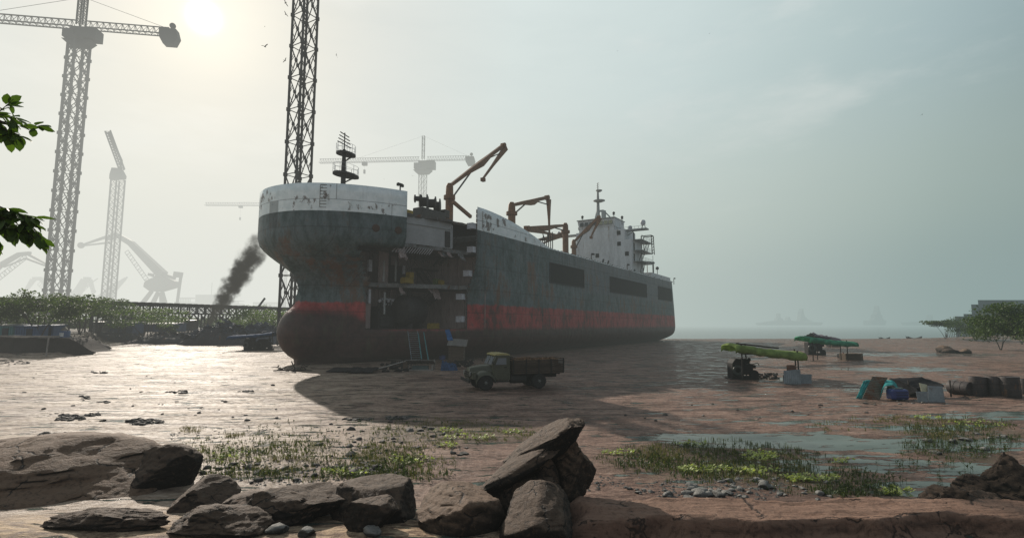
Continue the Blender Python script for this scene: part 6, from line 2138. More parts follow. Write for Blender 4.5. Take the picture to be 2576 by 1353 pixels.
def engine(label, x0, x1, ytop, ybase, seed, group, flip=1):
    g = G((x0 + x1) / 2, ybase)
    Y = g.y + .8
    a, b = W(x0, ybase, Y), W(x1, ybase, Y)
    w = b.x - a.x
    h = W(x0, ytop, Y).z - g.z
    o = thing('diesel_engine', label, 'engine', ((a.x + b.x) / 2, Y, terrain((a.x + b.x) / 2, Y)), 0, group)
    x = lambda f: -w / 2 + w * f
    mb = MB().prism([(x(.06), -.55, .12), (x(.44), -.55, .12), (x(.44), -.55, h * .9), (x(.36), -.55, h * .98), (x(.18), -.55, h * .98), (x(.07), -.55, h * .78)], (0, 1.1, 0))
    mb.box((x(.25), 0, .06), (w * .52, 1.4, .14))
    mb.build('engine_housing', IRONB, o, bevel=.06)
    mt = Matrix.Translation((x(.23), -.56, h * .45)) @ Euler((R(90), 0, 0)).to_matrix().to_4x4()
    MB().lathe([(h * .12, 0), (h * .12, .1), (h * .2, .12), (h * .235, .10), (h * .24, 0)], 26, mt).build('flywheel', M('flywheel', (.035, .042, .038), .5), o, smooth=True)
    mb = MB().box((x(.60), 0, h * .48), (w * .34, .8, h * .5)).box((x(.56), 0, h * .86), (w * .2, .6, h * .22)).box((x(.80), .0, h * .60), (w * .18, .5, h * .16)).box((x(.66), 0, .14), (w * .5, 1.0, .25))
    mb.tube([(x(.72), .1, h * .7), (x(.74), .1, h * .88)], .07, 8).ball((x(.74), .1, h * .92), .14, 10)
    mb.tube([(x(.8), -.1, h * .7), (x(.96), -.2, h * .78), (x(1.0), -.25, h * .66)], .035, 6)
    mb.build('engine_block', IRONB, o, bevel=.04)
    MB().lathe([(.1, -.2), (.34, -.18), (.34, .18), (.1, .2)], 18, Matrix.Translation((x(.80), -.3, .42)) @ Euler((R(90), 0, 0)).to_matrix().to_4x4()).build('belt_wheel', IRONB, o, smooth=True)
    return o
engine('black diesel winch engine under the lime green roof', 1832, 1908, 899, 955, 1, 'engines under the shelters')
engine('black diesel winch engine under the sea green roof', 2026, 2078, 852, 893, 2, 'engines under the shelters')
# ground clutter beside the engine
mb = MB()
for i in range(60):
    p = G(rs.uniform(1900, 1960), rs.uniform(940, 954))
    mb.box(p + Vector((0, 0, .04)), (rs.uniform(.05, .3), rs.uniform(.05, .2), rs.uniform(.04, .2)), (rs.uniform(-.3, .3), rs.uniform(-.3, .3), rs.uniform(0, 3)))
tag(mb.build('debris', IRONB), 'black oily debris lying beside the engine', kind='stuff')

def corrugated(label, quad, Y, lean, mat, group=None, name='corrugated_sheet', waves=12, amp=.025, horiz=False, foot=None):
    """quad: photo corners tl tr br bl; lean: how much farther the top edge is"""
    tl, tr, br, bl = quad
    TL, TR, BR, BL = W(*tl, Y + lean), W(*tr, Y + lean), W(*br, Y), W(*bl, Y)
    zg = terrain((BL.x + BR.x) / 2, Y)
    rows = []
    N = waves * 4
    for j in range(N + 1 if horiz else 13):
        fj = j / (N if horiz else 12)
        row = []
        for i in range(13 if horiz else N + 1):
            fi = i / (12 if horiz else N)
            p = BL.lerp(BR, fi).lerp(TL.lerp(TR, fi), fj)
            w_ = amp * math.sin((fj if horiz else fi) * waves * 2 * math.pi)
            p.y += w_ + .03 * noise.noise(p * 1.5)
            p.z += .4 * w_ * (lean / 1.0)
            row.append(p)
        rows.append(row)
    base = (BL + BR) / 2
    o = MB().grid(rows).build(name, mat, smooth='all', solid=.012)
    return tag(o, label, 'metal sheet', group)
def gY(dx, dy): return G(dx, dy).y
corrugated('tall grey zinc sheet standing by the poles of the lime green roof', ((1971, 932), (2013, 929), (2016, 968), (1972, 966)), gY(1990, 967), .3, ZINC, 'zinc sheets by the poles', waves=9)
corrugated('short grey zinc sheet beside the tall one', ((2014, 940), (2042, 941), (2042, 967), (2016, 967)), gY(2030, 967) + .4, .25, ZINC, 'zinc sheets by the poles', waves=7)
p = G(2003, 962); p.y += .6
mb = MB().lathe([(.30, 0), (.32, .05), (.32, .75), (.30, .8), (.27, .78)], 16)
o = mb.build('rusty_drum', M('drum_rust', (.12, .05, .03), .7, .4, 2, rust=.4), smooth=True); o.location = (p.x, p.y, terrain(p.x, p.y) + .45)
tag(o, 'red rusty drum top showing above the tall zinc sheet', 'drum')
mb = MB().box((0, 0, .22), (.9, .9, .5)).box((0, 0, .46), (.8, .8, .04))
o = mb.build('support_crate', WOODD); o.location = (p.x, p.y, terrain(p.x, p.y)); tag(o, 'dark crate under the rusty drum behind the zinc sheet', 'crate')

def plank_crate(label, x0, x1, ytop, ybase, d, mat, group=None, cat='crate', name='crate'):
    g = G((x0 + x1) / 2, ybase)
    Y = g.y + d / 2
    w = W(x1, ybase, Y).x - W(x0, ybase, Y).x
    h = W(x0, ytop, Y - d / 2).z - g.z
    o = thing(name, label, cat, (g.x, Y, g.z), 0, group)
    mb = MB()
    n = max(3, int(h / .16))
    for k in range(n):
        z = (k + .5) * h / n
        for sy in (-1, 1): mb.box((0, sy * d / 2, z), (w, .03, h / n * .86))
        for sx in (-1, 1): mb.box((sx * (w / 2 - .02), 0, z), (.03, d - .04, h / n * .86))
    mb.build('board_side', mat, o)
    mb = MB()
    for sx in (-1, 1):
        for sy in (-1, 1): mb.box((sx * (w / 2 - .04), sy * (d / 2 + .02), h / 2), (.08, .04, h * 1.02))
    mb.build('corner_batten', mat, o)
    MB().box((0, 0, h * .97), (w * .96, d * .96, .03)).build('lid', mat, o)
    return o
WOODB = M('old_wood_brown', (.10, .072, .050), .85, .4, 1.2, stretch=(.3, 1, 4), bump=.5)
plank_crate('brown plank crate below the sea green roof end', 2128, 2171, 889, 906, 1.2, WOODB)
o = thing('red_board', 'red board leaning on the brown plank crate', 'board', G(2127, 905))
MB().box((0, .3, .42), (.18, .06, .95), (R(-8), 0, 0)).build('board_face', M('red_paint', (.30, .04, .03), .6, .3, 2), o)
MB().box((0, .36, .5), (.08, .05, .8), (R(-8), 0, 0)).build('board_batten', WOODB, o)
plank_crate('small black box standing in front of the sea green shelter pole', 2114, 2124, 890, 901, .6, IRONB)
plank_crate('tan crate under the middle of the sea green roof', 2092, 2112, 861, 873, 1.0, WOODB)
engine('small black pump standing beside the tan crate', 2082, 2098, 862, 873, 7, 'engines under the shelters')

# scrap shelter with turquoise sheet, dark tarpaulin and canister
Ys = gY(2220, 1006)
corrugated('rusty corrugated sheet leaning on the turquoise tarpaulin', ((2194, 946), (2233, 949), (2213, 1006), (2169, 1003)), Ys, 1.1, RUSTS, waves=14, horiz=True, amp=.03)
def drape(label, pts, Y, dy, mat, name='tarpaulin', cat='tarpaulin', n=10, th=.02, wr=.05, group=None):
    """cloth between two photo polylines of equal length (front, back) with depths"""
    rows = []
    A_, B_ = pts
    m_ = 24
    def poly(P_, f):
        k = f * (len(P_) - 1); i = min(int(k), len(P_) - 2)
        return (lerp(P_[i][0], P_[i + 1][0], k - i), lerp(P_[i][1], P_[i + 1][1], k - i))
    for j in range(n + 1):
        row = []
        for i in range(m_ + 1):
            a, b = poly(A_, i / m_), poly(B_, i / m_)
            f = j / n
            p = W(lerp(a[0], b[0], f), lerp(a[1], b[1], f), Y + dy * f)
            p.y += wr * noise.noise(Vector((i * .6, j * .5, Y)))
            p.z += wr * .6 * noise.noise(Vector((i * .5, j * .7, Y + 3)))
            row.append(p)
        rows.append(row)
    o = MB().grid(rows).build(name, mat, smooth='all', solid=th)
    return tag(o, label, cat, group)
drape('turquoise cloth strip hanging beside the rusty sheet', ([(2154, 1001), (2170, 1003)], [(2172, 957), (2196, 955)]), Ys + .3, .6, T_TURQ, wr=.08, name='cloth_strip', cat='cloth')
drape('turquoise tarpaulin draped like a tent over tyres', ([(2200, 1004), (2212, 1005), (2224, 970), (2250, 968), (2268, 1003), (2276, 1003)], [(2212, 965), (2222, 960), (2228, 956), (2246, 957), (2262, 970), (2272, 988)]), Ys + .1, 1.0, T_TURQ)
for k, (dx, dy) in enumerate(((2242, 1000), (2244, 991), (2240, 983), (2252, 998))):
    c = W(dx, dy, Ys + .75)
    mt = Matrix.Translation(c) @ Euler((R(70), R(10 * k), R(20))).to_matrix().to_4x4()
    o = MB().lathe([(.16, -.07), (.24, -.09), (.28, 0), (.24, .09), (.16, .07)], 18, mt).build('tyre', RUBBER, smooth=True)
    tag(o, 'worn black tyre stacked under the turquoise tent tarpaulin', 'tyre', 'tyres under the tarpaulin')
drape('black tarpaulin roof of the low scrap shelter', ([(2246, 962), (2300, 978), (2375, 972)], [(2236, 952), (2318, 948), (2372, 966)]), Ys + 1.2, 1.6, T_DARK, wr=.06)
drape('brown flap of tarpaulin falling across the scrap shelter', ([(2262, 980), (2290, 992), (2308, 985)], [(2238, 953), (2262, 956), (2306, 977)]), Ys + .7, .5, T_BROWN, wr=.05)
o = thing('scrap_shelter', 'low dark frame holding up the black tarpaulin', 'shelter', (W(2310, 1000, Ys + 2).x, Ys + 2, 0))
mb = MB().box((-.3, .3, .3), (1.9, 1.2, .6))  # dark box standing in for the shade under the tarpaulin
mb.build('shelter_shade_box', T_DARK, o)
mb = MB()
for sx in (-1.2, 1.3): mb.beam((sx, -.9, 0), (sx, -.9, 1.0), .06)
mb.build('shelter_post', POLE, o)
# blue canister
g = G(2268, 1007)
o = thing('blue_canister', 'dark blue plastic canister lying before the scrap shelter', 'canister', (g.x, g.y + .3, g.z))
BLUEP = M('blue_plastic', (.028, .045, .17), .35, .15, 2, bump=.05)
MB().box((0, 0, .32), (1.0, .6, .60)).build('canister_body', BLUEP, o, bevel=.12)
mb = MB()
for k in range(3): mb.box((.08, -.31, .16 + k * .15), (.66, .03, .05))
mb.build('canister_rib', M('blue_dark', (.012, .018, .07), .4), o)
MB().box((0, 0, .655), (.5, .3, .07)).build('canister_cap', M('cap_grey', (.10, .14, .13), .5), o)
corrugated('small grey plate standing in front of the larger zinc plate', ((2304, 984), (2334, 985), (2336, 1012), (2310, 1012)), gY(2320, 1012), .12, ZINC, 'plates before the scrap shelter', waves=2, amp=.005, name='metal_plate')
corrugated('larger zinc plate leaning at the end of the scrap shelter', ((2334, 970), (2371, 972), (2378, 1013), (2336, 1012)), gY(2355, 1013) + .1, .25, ZINC, 'plates before the scrap shelter', waves=2, amp=.006, name='metal_plate')
corrugated('cream board behind the small grey plate', ((2312, 963), (2331, 967), (2332, 986), (2318, 985)), gY(2320, 1012) + .5, .2, M('cream_board', (.42, .40, .28), .6, .2, 3), 'plates before the scrap shelter', waves=1, amp=.004, name='board')

# barrels
BARR = M('barrel_rust', (.042, .034, .034), .65, .5, 1.6, rust=.45, rustcol=(.10, .055, .032), bump=.4)
def barrel(label, loc, rot=(0, 0, 0), group='rusty barrels by the scrap shelter', r=.42, h=1.22):
    o = thing('barrel', label, 'barrel', loc, 0, group)
    o.rotation_euler = rot
    pr = [(r * .96, .0), (r, .03), (r, h * .32), (r * 1.035, h * .335), (r * 1.035, h * .355), (r, h * .37), (r, h * .64), (r * 1.035, h * .655), (r * 1.035, h * .675), (r, h * .69), (r, h - .03), (r * .97, h), (r * .94, h - .01), (r * .93, h - .035), (.01, h - .035)]
    MB().lathe(pr, 30).build('barrel_body', BARR, o, smooth=True)
    MB().lathe([(.05, 0), (.05, .03), (.02, .035)], 10, Matrix.Translation((r * .55, 0, h - .035))).build('bung', IRONB, o)
    return o
def barrel_px(label, dx, dyb, dyt, **kw):
    g = G(dx, dyb); Y = g.y + .4
    h = W(dx, dyt, Y).z - g.z
    return barrel(label, (W(dx, dyb, Y).x, Y, g.z - .02), (R(1), R(2), .7 * dx), r=h * .40, h=h, **kw)
barrel_px('standing rusty barrel next to the lying one', 2461, 997, 946)
barrel_px('standing dark barrel between two rusty barrels', 2505, 997, 946)
barrel_px('standing rusty barrel, last whole one of the row', 2545, 1000, 946)
barrel_px('dark barrel cut by the picture edge behind the row', 2584, 992, 952)
g = G(2410, 996); g.y += .5
barrel('rusty barrel lying on its side with its round end towards the viewer', (W(2392, 980, g.y + .75).x, g.y + .75, terrain(g.x, g.y) + .44), (R(90), 0, R(14)))

# ------------------------------------------------------------------ clutter at the foot of the ship
def ladder(label, p, q, w, n, mat, name='ladder', group=None):
    p, q = Vector(p), Vector(q)
    o = thing(name, label, 'ladder', p, 0, group)
    d = (q - p); s = Vector((w / 2, 0, 0))
    for k in (-1, 1):
        MB().beam(s * k, d + s * k, .07, .12).build('side_rail', mat, o)
    for i in range(1, n):
        c = d * (i / n)
        MB().beam(c - s, c + s, .05).build('rung', mat, o)
    return o
Yc = 56
foot = G(1046, 925); foot.y = 55.0; foot.x = W(1048, 925, 55).x; foot.z = terrain(foot.x, foot.y) + .55
top = W(1038, 833, 58.0)
ladder('grey steel ladder climbing to the opening in the hull', foot, top, 1.05, 15, M('ladder_steel', (.13, .15, .17), .5))
TEALP = M('teal_pole', (.05, .16, .17), .6, .2, 2)
for i, (x0, y0, x1, y1, lab) in enumerate(((1061, 906, 1052, 838, 'blue-grey pole leaning next to the ladder'), (1078, 908, 1066, 836, 'long teal pole leaning beside the blue-grey one'))):
    p, q = W(x0, y0, 54.6), W(x1, y1, 57.5)
    p.z = max(p.z, .1)
    o = thing('pole', lab, 'pole', p, 0, 'poles leaning on the hull')
    MB().tube([(0, 0, 0), (q - p) * .5, q - p], [.07, .065, .055], 8).build('pole_shaft', TEALP, o)
    MB().box((0, 0, .06), (.25, .25, .12)).build('pole_foot', IRONB, o)
# pallet platform
g = G(1053, 932)
o = thing('pallet_platform', 'grey pallet platform at the foot of the steel ladder', 'platform', (g.x, g.y + 1.2, g.z))
PALE = M('weathered_wood', (.22, .205, .19), .85, .3, 1.4, stretch=(1, .3, 1), bump=.5)
mb = MB()
for k in range(9): mb.box((-1.2 + k * .3, 0, .72 + .02 * (k % 2)), (.26, 2.0, .05), (R(-14), 0, 0))
mb.build('top_planks', PALE, o)
for sx in (-1.1, 1.2):
    MB().box((sx, -.6, .25), (.14, .14, .55)).build('leg', PALE, o)
    MB().box((sx, .8, .45), (.14, .14, .9)).build('leg', PALE, o)
MB().box((0, -.2, .2), (1.5, .8, .4)).build('base_block', M('greenish_box', (.07, .10, .10), .7), o)
MB().box((.1, -1.1, .06), (2.6, .3, .1)).build('front_step', PALE, o)
# crate hut with slatted roof
g = G(1146, 912)
o = thing('crate_hut', 'small hut of old crates with a slatted lean-to roof beside the hull', 'hut', (g.x, g.y + 1.2, g.z))
mb = MB()
for k in range(10):
    mb.box((0, -1.0, .15 + k * .18), (1.7, .05, .15)).box((.85, 0, .15 + k * .18), (.05, 2.0, .15)).box((-.85, 0, .15 + k * .18), (.05, 2.0, .15))
mb.build('plank_wall', WOODB, o)
mb = MB()
for k in range(8): mb.box((.1, -1.1 + k * .3, 1.95 + k * .09), (2.25, .26, .05), (R(16), R(4), 0))
mb.build('slatted_roof', PALE, o)
drape('blue plastic chute hanging from the floor of the opening', ([(1126, 856), (1140, 856)], [(1119, 829), (1131, 828)]), 57.0, 1.6, cloth_material('chute_blue', (.05, .13, .30), .2), name='chute', cat='chute', wr=.03)
g = G(1111, 905)
o = thing('blue_drum', 'tall stack of blue plastic drums beside the crate hut', 'drum', (g.x, g.y + .6, g.z))
for k in range(2):
    MB().lathe([(.36, 0), (.40, .05), (.40, .5), (.42, .52), (.40, .56), (.40, .98), (.36, 1.02)], 20, Matrix.Translation((0, 0, k * 1.04))).build('drum', BLUEP if k else M('blue_plastic2', (.04, .07, .22), .4), o, smooth=True)
drape('crumpled dark blue tarpaulin at the foot of the crate hut', ([(1108, 932), (1130, 934), (1152, 932)], [(1112, 906), (1126, 912), (1146, 915)]), gY(1130, 932), 1.4, T_BLUE, wr=.25)
for (x0, y0, x1, y1, lab, w_) in ((940, 933, 1020, 908, 'pale gangplank sloping up to the pallet platform', .5), (1010, 908, 945, 928, 'thin bluish plank beside the gangplank', .25)):
    p, q = G(x0, y0), W(x1, y1, G(x0, y0).y + 1.0)
    p.z += .1; q.z = max(q.z, .4)
    o = thing('plank', lab, 'plank', p, 0, 'planks by the hull')
    MB().beam((0, 0, 0), q - p, w_, .06).build('plank_board', PALE, o)
    MB().beam((.1, .3, -.05), (q - p) + Vector((.1, .3, -.05)), .12, .1).build('plank_bearer', WOODB, o)
    MB().box((q - p) + Vector((0, 0, -(q.z) / 2)), (.4, .4, q.z)).build('plank_support', WOODB, o)
for (x0, x1, yt, yb, lab, d_) in ((820, 880, 925, 938, 'flat rusty plate lying next to the bulb of the bow', 2.2), (870, 935, 916, 940, 'dark torn hull plate on the sand before the cut hull', 2.4)):
    g = G((x0 + x1) / 2, yb)
    w_ = (x1 - x0) * (g.y + 1) / FD
    rows = []
    for j in range(7):
        rows.append([(lerp(-w_ / 2, w_ / 2, i / 11), j * d_ / 6, .12 + (.35 if yt < 920 else .1) * max(0, noise.noise(Vector((i * .35, j * .4, x0 * .1)))) + .03 * j) for i in range(12)])
    o = MB().grid(rows).build('steel_plate', IRONB, solid=.06); o.location = (g.x, g.y, g.z)
    tag(o, lab, 'steel plate', 'cut plates on the sand')
rnd = random.Random(8)
mb = MB()
for i in range(90):
    p = G(rnd.uniform(960, 1030), rnd.uniform(912, 936)) if i < 40 else G(rnd.uniform(1140, 1190), rnd.uniform(900, 925))
    mb.box(p + Vector((0, 0, .08)), (rnd.uniform(.1, .6), rnd.uniform(.1, .4), rnd.uniform(.05, .4)), (rnd.uniform(-.5, .5), rnd.uniform(-.5, .5), rnd.uniform(0, 3)))
tag(mb.build('debris', IRONB), 'dark scrap debris strewn along the foot of the hull', kind='stuff')
# driftwood branch by the bulb
g = G(736, 935)
o = thing('driftwood', 'dead branch lying below the bulb of the bow', 'branch', g)
mb = MB()
rnd = random.Random(4)
for k in range(12):
    p = Vector((rnd.uniform(-1.6, 1.2), rnd.uniform(-.2, 1.2), rnd.uniform(.05, .5)))
    q = p + Vector((rnd.uniform(-1.1, 1.1), rnd.uniform(-.5, .5), rnd.uniform(-.05, .6)))
    mb.tube([p, p.lerp(q, .5) + Vector((0, 0, .1)), q], [.06, .045, .02], 6)
mb.tube([(0, 0, -.1), (.1, .2, .35), (-.3, .4, .9)], [.1, .08, .05], 7)
mb.build('twigs', BARK, o)
MB().tube([(-1.9, .3, .08), (-.6, .35, .16), (.8, .3, .14), (1.6, .5, .08)], [.05, .09, .08, .04], 7).build('stem', BARK, o)
# crates lying in the hold (rest on the decks of the ship)
def hold_crate(label, dx, dy, z, v, s_, mat):
    p = SP(dx, dy, v)
    wp = wm(ship) @ Vector((p.x, v, z))
    o = thing('hold_crate', label, 'crate', wp, SHIP_ROT, 'crates in the opened hold')
    MB().box((0, 0, s_[2] / 2), s_).build('crate_body', mat, o, bevel=.04)
    MB().box((0, 0, s_[2] + .03), (s_[0] * .9, s_[1] * .9, .06)).build('crate_lid', mat, o)
    return o
YB = M('yellow_crate', (.24, .17, .02), .55, .2, 2)
hold_crate('yellow crate with a box on top on the lower hold deck', 1024, 705, 9.25, 7.0, (1.5, .8, .62), YB)
hold_crate('upper yellow box on the yellow crate in the hold', 1031, 698, 9.93, 7.0, (.75, .7, .65), YB)
hold_crate('single small yellow crate at the edge of the lower hold deck', 1110, 705, 9.25, 8.5, (.62, .6, .58), YB)
hold_crate('olive green crate beside the small yellow one', 1098, 702, 9.25, 7.8, (.8, .6, .8), M('olive_crate', (.10, .13, .04), .7))
hold_crate('yellow crate on the hold floor next to the boiler', 1090, 820, 3.82, 8.0, (1.5, .8, .65), YB)
hold_crate('yellow crate on the hold floor in the corner of the opening', 1168, 820, 3.82, 9.0, (.7, .7, .65), YB)

# ------------------------------------------------------------------ the bank with shacks and scrap heaps
WALLST = M('retaining_stone', (.032, .025, .020), .9, .45, .8, rust=.2, bump=1.0, bdist=.15)
rows = []
def wallx(f): return (lerp(-96, -58.5, f), lerp(71.0, 72.5, f) + (1.5 * sstep(.8, 1, f)))
for j in range(8):
    row = []
    for i in range(70):
        f = i / 69
        x, y_ = wallx(f)
        hgt = lerp(2.95, 2.55, f) * (1 - .75 * sstep(.90, 1.0, f))
        z = terrain(x, y_) * .0 - .1 + hgt * min(1, j / 6) + .18 * noise.noise(Vector((x * .5, j, 3)))
        yy = y_ + (.9 * j / 6 if j < 7 else 4.5) + .25 * noise.noise(Vector((x * .6, j * .6, 1)))
        row.append((x, yy, z if j < 7 else hgt - .1))
    rows.append(row)
rw = thing('retaining_wall', 'dark stone retaining wall holding up the sand bank', 'wall', (-70, 71, 0))
MB().grid(rows).build('wall_face', WALLST, rw, world=True, smooth=True)
mb = MB().box((-80, 73.4, 2.86), (34, 1.0, .18), (0, R(.5), 0))
mb.build('wall_coping', M('coping', (.20, .18, .16), .85, .3, 1), rw, world=True)
x_ = W(126, 850, 70.6).x
MB().tube([(x_, 70.4, 2.7), (x_, 70.3, 1.2), (x_ + .05, 70.2, .2)], .09, 7).build('drain_pipe', PALE, rw, world=True)

def shack(label, x0, x1, yt, yb, Y, mat, roofm, group='shacks and containers on the bank', name='shack', cat='shack', slope=.15):
    a, b = W(x0, yb, Y), W(x1, yb, Y)
    zg = terrain((a.x + b.x) / 2, Y) - .2
    zt = W(x0, yt, Y).z
    w = b.x - a.x; h = max(1.0, zt - zg)
    d_ = max(2.2, w * .6)
    o = thing(name, label, cat, ((a.x + b.x) / 2, Y + d_ / 2, zg), 0, group)
    mb = MB().box((0, 0, h / 2), (w, d_, h))
    n = max(4, int(w / .35))
    for i in range(n): mb.box((-w / 2 + (i + .5) * w / n, -d_ / 2 - .03, h / 2), (w / n * .45, .06, h * .96))
    mb.build('wall', mat, o)
    MB().box((0, 0, h + .06), (w + .3, d_ + .4, .12), (R(4), 0, 0)).build('roof', roofm, o)
    MB().box((w * .22, -d_ / 2 - .07, h * .42), (min(.9, w * .3), .05, h * .8)).build('door', M('door_dark', (.02, .025, .035), .7), o)
    return o
BLUES = M('blue_sheet', (.045, .10, .22), .55, .3, 1, rust=.2)
TURQS = M('turquoise_sheet', (.05, .20, .22), .55, .3, 1, rust=.2)
NAVY = M('navy_sheet', (.035, .065, .13), .6, .3, 1, rust=.2)
shack('turquoise sheet shack at the picture edge', -40, 33, 818, 846, 80, TURQS, ZINC)
shack('blue container just beside the turquoise shack', 36, 88, 820, 845, 79, BLUES, BLUES, name='container', cat='container')
shack('blue container behind the trunk of the tall dark tree', 101, 133, 819, 845, 82, BLUES, BLUES, name='container', cat='container')
shack('navy container below the leaning tree', 258, 332, 812, 842, 120, NAVY, NAVY, name='container', cat='container')
shack('long navy container below the bushy trestle tree', 336, 432, 814, 838, 128, NAVY, NAVY, name='container', cat='container')
shack('grey plank shed between the tree trunks', 232, 258, 810, 842, 118, PALE, ZINC)
shack('grey plank shed behind the low scrub', 440, 480, 806, 836, 138, WOODD, ZINC)
p = W(163, 842, 80); p.z = terrain(p.x, 80)
o = thing('blue_barrel', 'blue barrel with a white patch at the end of the bank', 'barrel', p)
MB().lathe([(.62, 0), (.66, .06), (.66, .6), (.69, .63), (.66, .66), (.66, 1.2), (.62, 1.3)], 20).build('barrel_body', BLUES, o, smooth=True)
MB().add([(-.34 + .17 * i, -math.sqrt(.665 ** 2 - (-.34 + .17 * i) ** 2) - .02, z) for z in (.45, 1.0) for i in range(5)], [(i, i + 1, i + 6, i + 5) for i in range(4)]).build('white_patch', M('patch_white', (.6, .62, .62), .6), o)
# overturned hull beside it
p, q = W(138, 836, 84), W(170, 828, 84)
rows = []
for j in range(9):
    a_ = math.pi * j / 8
    rows.append([(lerp(p.x, q.x, i / 11), 84 + math.cos(a_) * .9 * math.sin(math.pi * (i + .4) / 12), lerp(p.z, q.z, i / 11) - .2 + math.sin(a_) * .9 * math.sin(math.pi * (i + .4) / 12)) for i in range(12)])
o = MB().grid(rows).build('overturned_boat', PALE, smooth='all')
tag(o, 'grey overturned boat hull above the blue barrel', 'boat')

SCRAPD = M('scrap_dark', (.030, .029, .032), .8, .55, .5, rust=.35, bump=.8, bdist=.1)
SCRAPB = M('scrap_blue', (.035, .045, .065), .75, .5, .5, rust=.2, bump=.8, bdist=.1)
def heap(label, x0, x1, yt, yb, depth, seed, mat, pieces, group='scrap heaps along the bank', ps=1.0):
    g = G((x0 + x1) / 2, yb)
    Yc = g.y + depth / 2
    a, b = W(x0, yb, Yc), W(x1, yb, Yc)
    zt = W((x0 + x1) / 2, yt, Yc).z
    o = thing('scrap_heap', label, 'scrap heap', ((a.x + b.x) / 2, Yc, g.z), 0, group)
    w, h = b.x - a.x, zt - g.z
    rows = []
    N1, N2 = 60, 22
    def hf(fx, fy):
        e = (max(0, 1 - abs(2 * fx - 1) ** 2.6)) * max(0, 1 - abs(2 * fy - 1) ** 2.2)
        n = noise.fractal(Vector((fx * w * .35, fy * depth * .35, seed)), 1, 2, 4)
        return h * e ** .6 * (.78 + .38 * n) - .15
    for j in range(N2):
        rows.append([(w * (i / (N1 - 1) - .5), depth * (j / (N2 - 1) - .5), hf(i / (N1 - 1), j / (N2 - 1))) for i in range(N1)])
    MB().grid(rows).build('mound', mat, o)
    rnd = random.Random(seed)
    mb = MB()
    for i in range(pieces):
        fx, fy = rnd.uniform(.06, .94), rnd.uniform(.08, .75)
        z = hf(fx, fy)
        c = Vector((w * (fx - .5), depth * (fy - .5), z + .1))
        k = rnd.random()
        e = (rnd.uniform(-.9, .9), rnd.uniform(-.9, .9), rnd.uniform(0, 3))
        s_ = ps
        if k < .4: mb.box(c, (rnd.uniform(.6, 2.0) * s_, rnd.uniform(.3, 1.0) * s_, .05), e)
        elif k < .8: mb.box(c, (rnd.uniform(1, 3.2) * s_, .1, .1), e)
        else: mb.box(c, (rnd.uniform(.3, 1) * s_, rnd.uniform(.3, 1) * s_, rnd.uniform(.3, .9) * s_), e)
    q = mb.build('scrap_pieces', SCRAPB if seed % 2 else SCRAPD, o)
    tag(q, kind='stuff')
    return o
heap('big dark scrap heap at the foot of the smoke', 484, 640, 806, 868, 11, 5, SCRAPD, 130)
heap('bluish scrap heap between the smoke and the bow', 590, 712, 812, 866, 11, 7, SCRAPB, 110)
heap('low dark heap of rubble below the navy containers', 325, 545, 836, 866, 8, 8, SCRAPD, 70, ps=.7)
heap('dark heap of tyres and plates below the leaning tree', 222, 360, 832, 860, 7, 9, SCRAPD, 60, ps=.7)
heap('dark earth mound at the end of the retaining wall', 150, 236, 838, 884, 9, 10, WALLST, 18, ps=.5)
rock_px('dark rock at the foot of the earth mound', 196, 222, 868, 886, 2.0, 71, ROCK_D, .3, 'boulders along the near shore', sub=3)
p = W(540, 826, 120)
o = thing('pale_sheet', 'pale sheet leaning on the big scrap heap', 'metal sheet', p)
MB().add([(-1.2, 0, -.5), (.9, .2, .6), (1.2, .8, .9), (-.8, .7, -.1)], [(0, 1, 2, 3)]).build('sheet', PALE, o, solid=.05)
MB().beam((-1.2, .3, -.6), (.9, .5, .55), .1).build('sheet_frame', IRONB, o)
# blue shelter with machines by the bow
Yb = gY(650, 882) + 1
canopy_shelter('shelter with a faded blue tarpaulin beside the bow', Yb, (572, 845), (686, 836), .5, 4.0, T_BLUE, [(618, 880, .5), (640, 880, 3.2), (676, 880, 3.4), (684, 880, .4)], None, GC, 14)
engine('dark machine standing under the faded blue tarpaulin', 614, 650, 850, 882, 4, 'engines under the shelters')
engine('second dark machine under the faded blue tarpaulin, next to the bow', 646, 690, 852, 881, 5, 'engines under the shelters')
plank_crate('small dark crate lying on the sand before the blue shelter', 566, 584, 860, 867, 1.2, IRONB)

# ------------------------------------------------------------------ boats on the far shore
def rowing_boat(label, x0, x1, ytop, ybase, Y, flip, mat):
    a, b = W(x0, ybase, Y), W(x1, ybase, Y)
    w = b.x - a.x
    h = W(x0, ytop, Y).z - W(x0, ybase, Y).z
    o = thing('rowing_boat', label, 'boat', ((a.x + b.x) / 2, Y, a.z), 0, 'boats on the far shore')
    rows = []
    for i in range(15):
        f = i / 14
        bw = .75 * math.sin(math.pi * min(1, .12 + f * .88)) ** .6
        sh = h * (.55 + .45 * (abs(2 * f - 1) ** 2))
        row = []
        for j in range(9):
            a_ = math.pi * j / 8
            row.append(((f - .5) * w * (1 if j in (0, 8) else .92), math.cos(a_) * bw, sh - math.sin(a_) * sh * .95))
        rows.append(row)
    MB().grid(rows).build('boat_hull', mat, o, solid=.05, smooth='all')
    mb = MB()
    for f in (.35, .62): mb.box(((f - .5) * w, 0, h * .42), (.25, 1.2, .06))
    mb.build('thwart', WOODD, o)
    return o
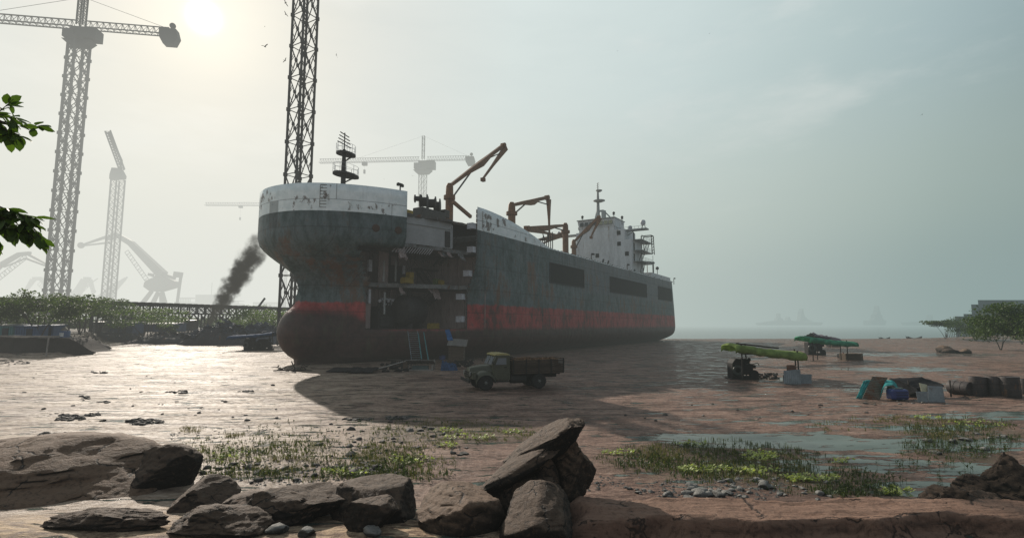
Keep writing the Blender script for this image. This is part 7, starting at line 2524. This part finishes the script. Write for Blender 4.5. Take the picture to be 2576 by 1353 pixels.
BOATD = M('boat_dark', (.030, .034, .036), .7, .3, 1)
rowing_boat('dark rowing boat on the water edge, the one nearer the ship', 2213, 2240, 847, 857, 172, 1, BOATD)
rowing_boat('dark rowing boat on the water edge with a high raised bow', 2281, 2321, 845, 857, 172, -1, BOATD)
rowing_boat('low dark boat lying near the lone flat-topped tree', 2322, 2350, 853, 858, 172, 1, BOATD)
# mooring stakes at the water edge
for i in range(9):
    p = W(2379 + i * 4.6, 850, 166); p.z = -.6
    o = MB().tube([(0, 0, 0), (.05, 0, 1.2), (.02, .05, 2.2 + .8 * rs.random())], [.1, .09, .07], 6).build('mooring_stake', POLE)
    o.location = p
    tag(o, 'thin mooring stake in the row by the lone shore tree', 'stake', 'row of mooring stakes')

# ------------------------------------------------------------------ repeats of a part become objects of their own
def split_parts(names):
    for o in list(bpy.data.objects):
        if o.type != 'MESH' or o.name.split('.')[0] not in names: continue
        me = o.data
        n = len(me.vertices)
        par = list(range(n))
        def find(i):
            while par[i] != i:
                par[i] = par[par[i]]; i = par[i]
            return i
        for e in me.edges:
            a, b = find(e.vertices[0]), find(e.vertices[1])
            if a != b: par[a] = b
        groups = {}
        for p in me.polygons: groups.setdefault(find(p.vertices[0]), []).append(p)
        if len(groups) < 2: continue
        first = True
        for ps in groups.values():
            idx = sorted({v for p in ps for v in p.vertices})
            mp = {v: i for i, v in enumerate(idx)}
            m2 = bpy.data.meshes.new(me.name)
            m2.from_pydata([tuple(me.vertices[v].co) for v in idx], [], [tuple(mp[v] for v in p.vertices) for p in ps])
            for mt in me.materials: m2.materials.append(mt)
            if ps[0].use_smooth:
                for p in m2.polygons: p.use_smooth = True
                m2.set_sharp_from_angle(angle=R(38))
            if first: o.data = m2; first = False
            else:
                c = o.copy(); c.data = m2; COL.objects.link(c); c.parent = o.parent
split_parts({'bridge_wing', 'corner_batten', 'hawse_rim', 'hold_pipe', 'hold_fitting', 'hydraulic_strut', 'fairlead_arm', 'running_board', 'side_stake', 'shelter_post'})
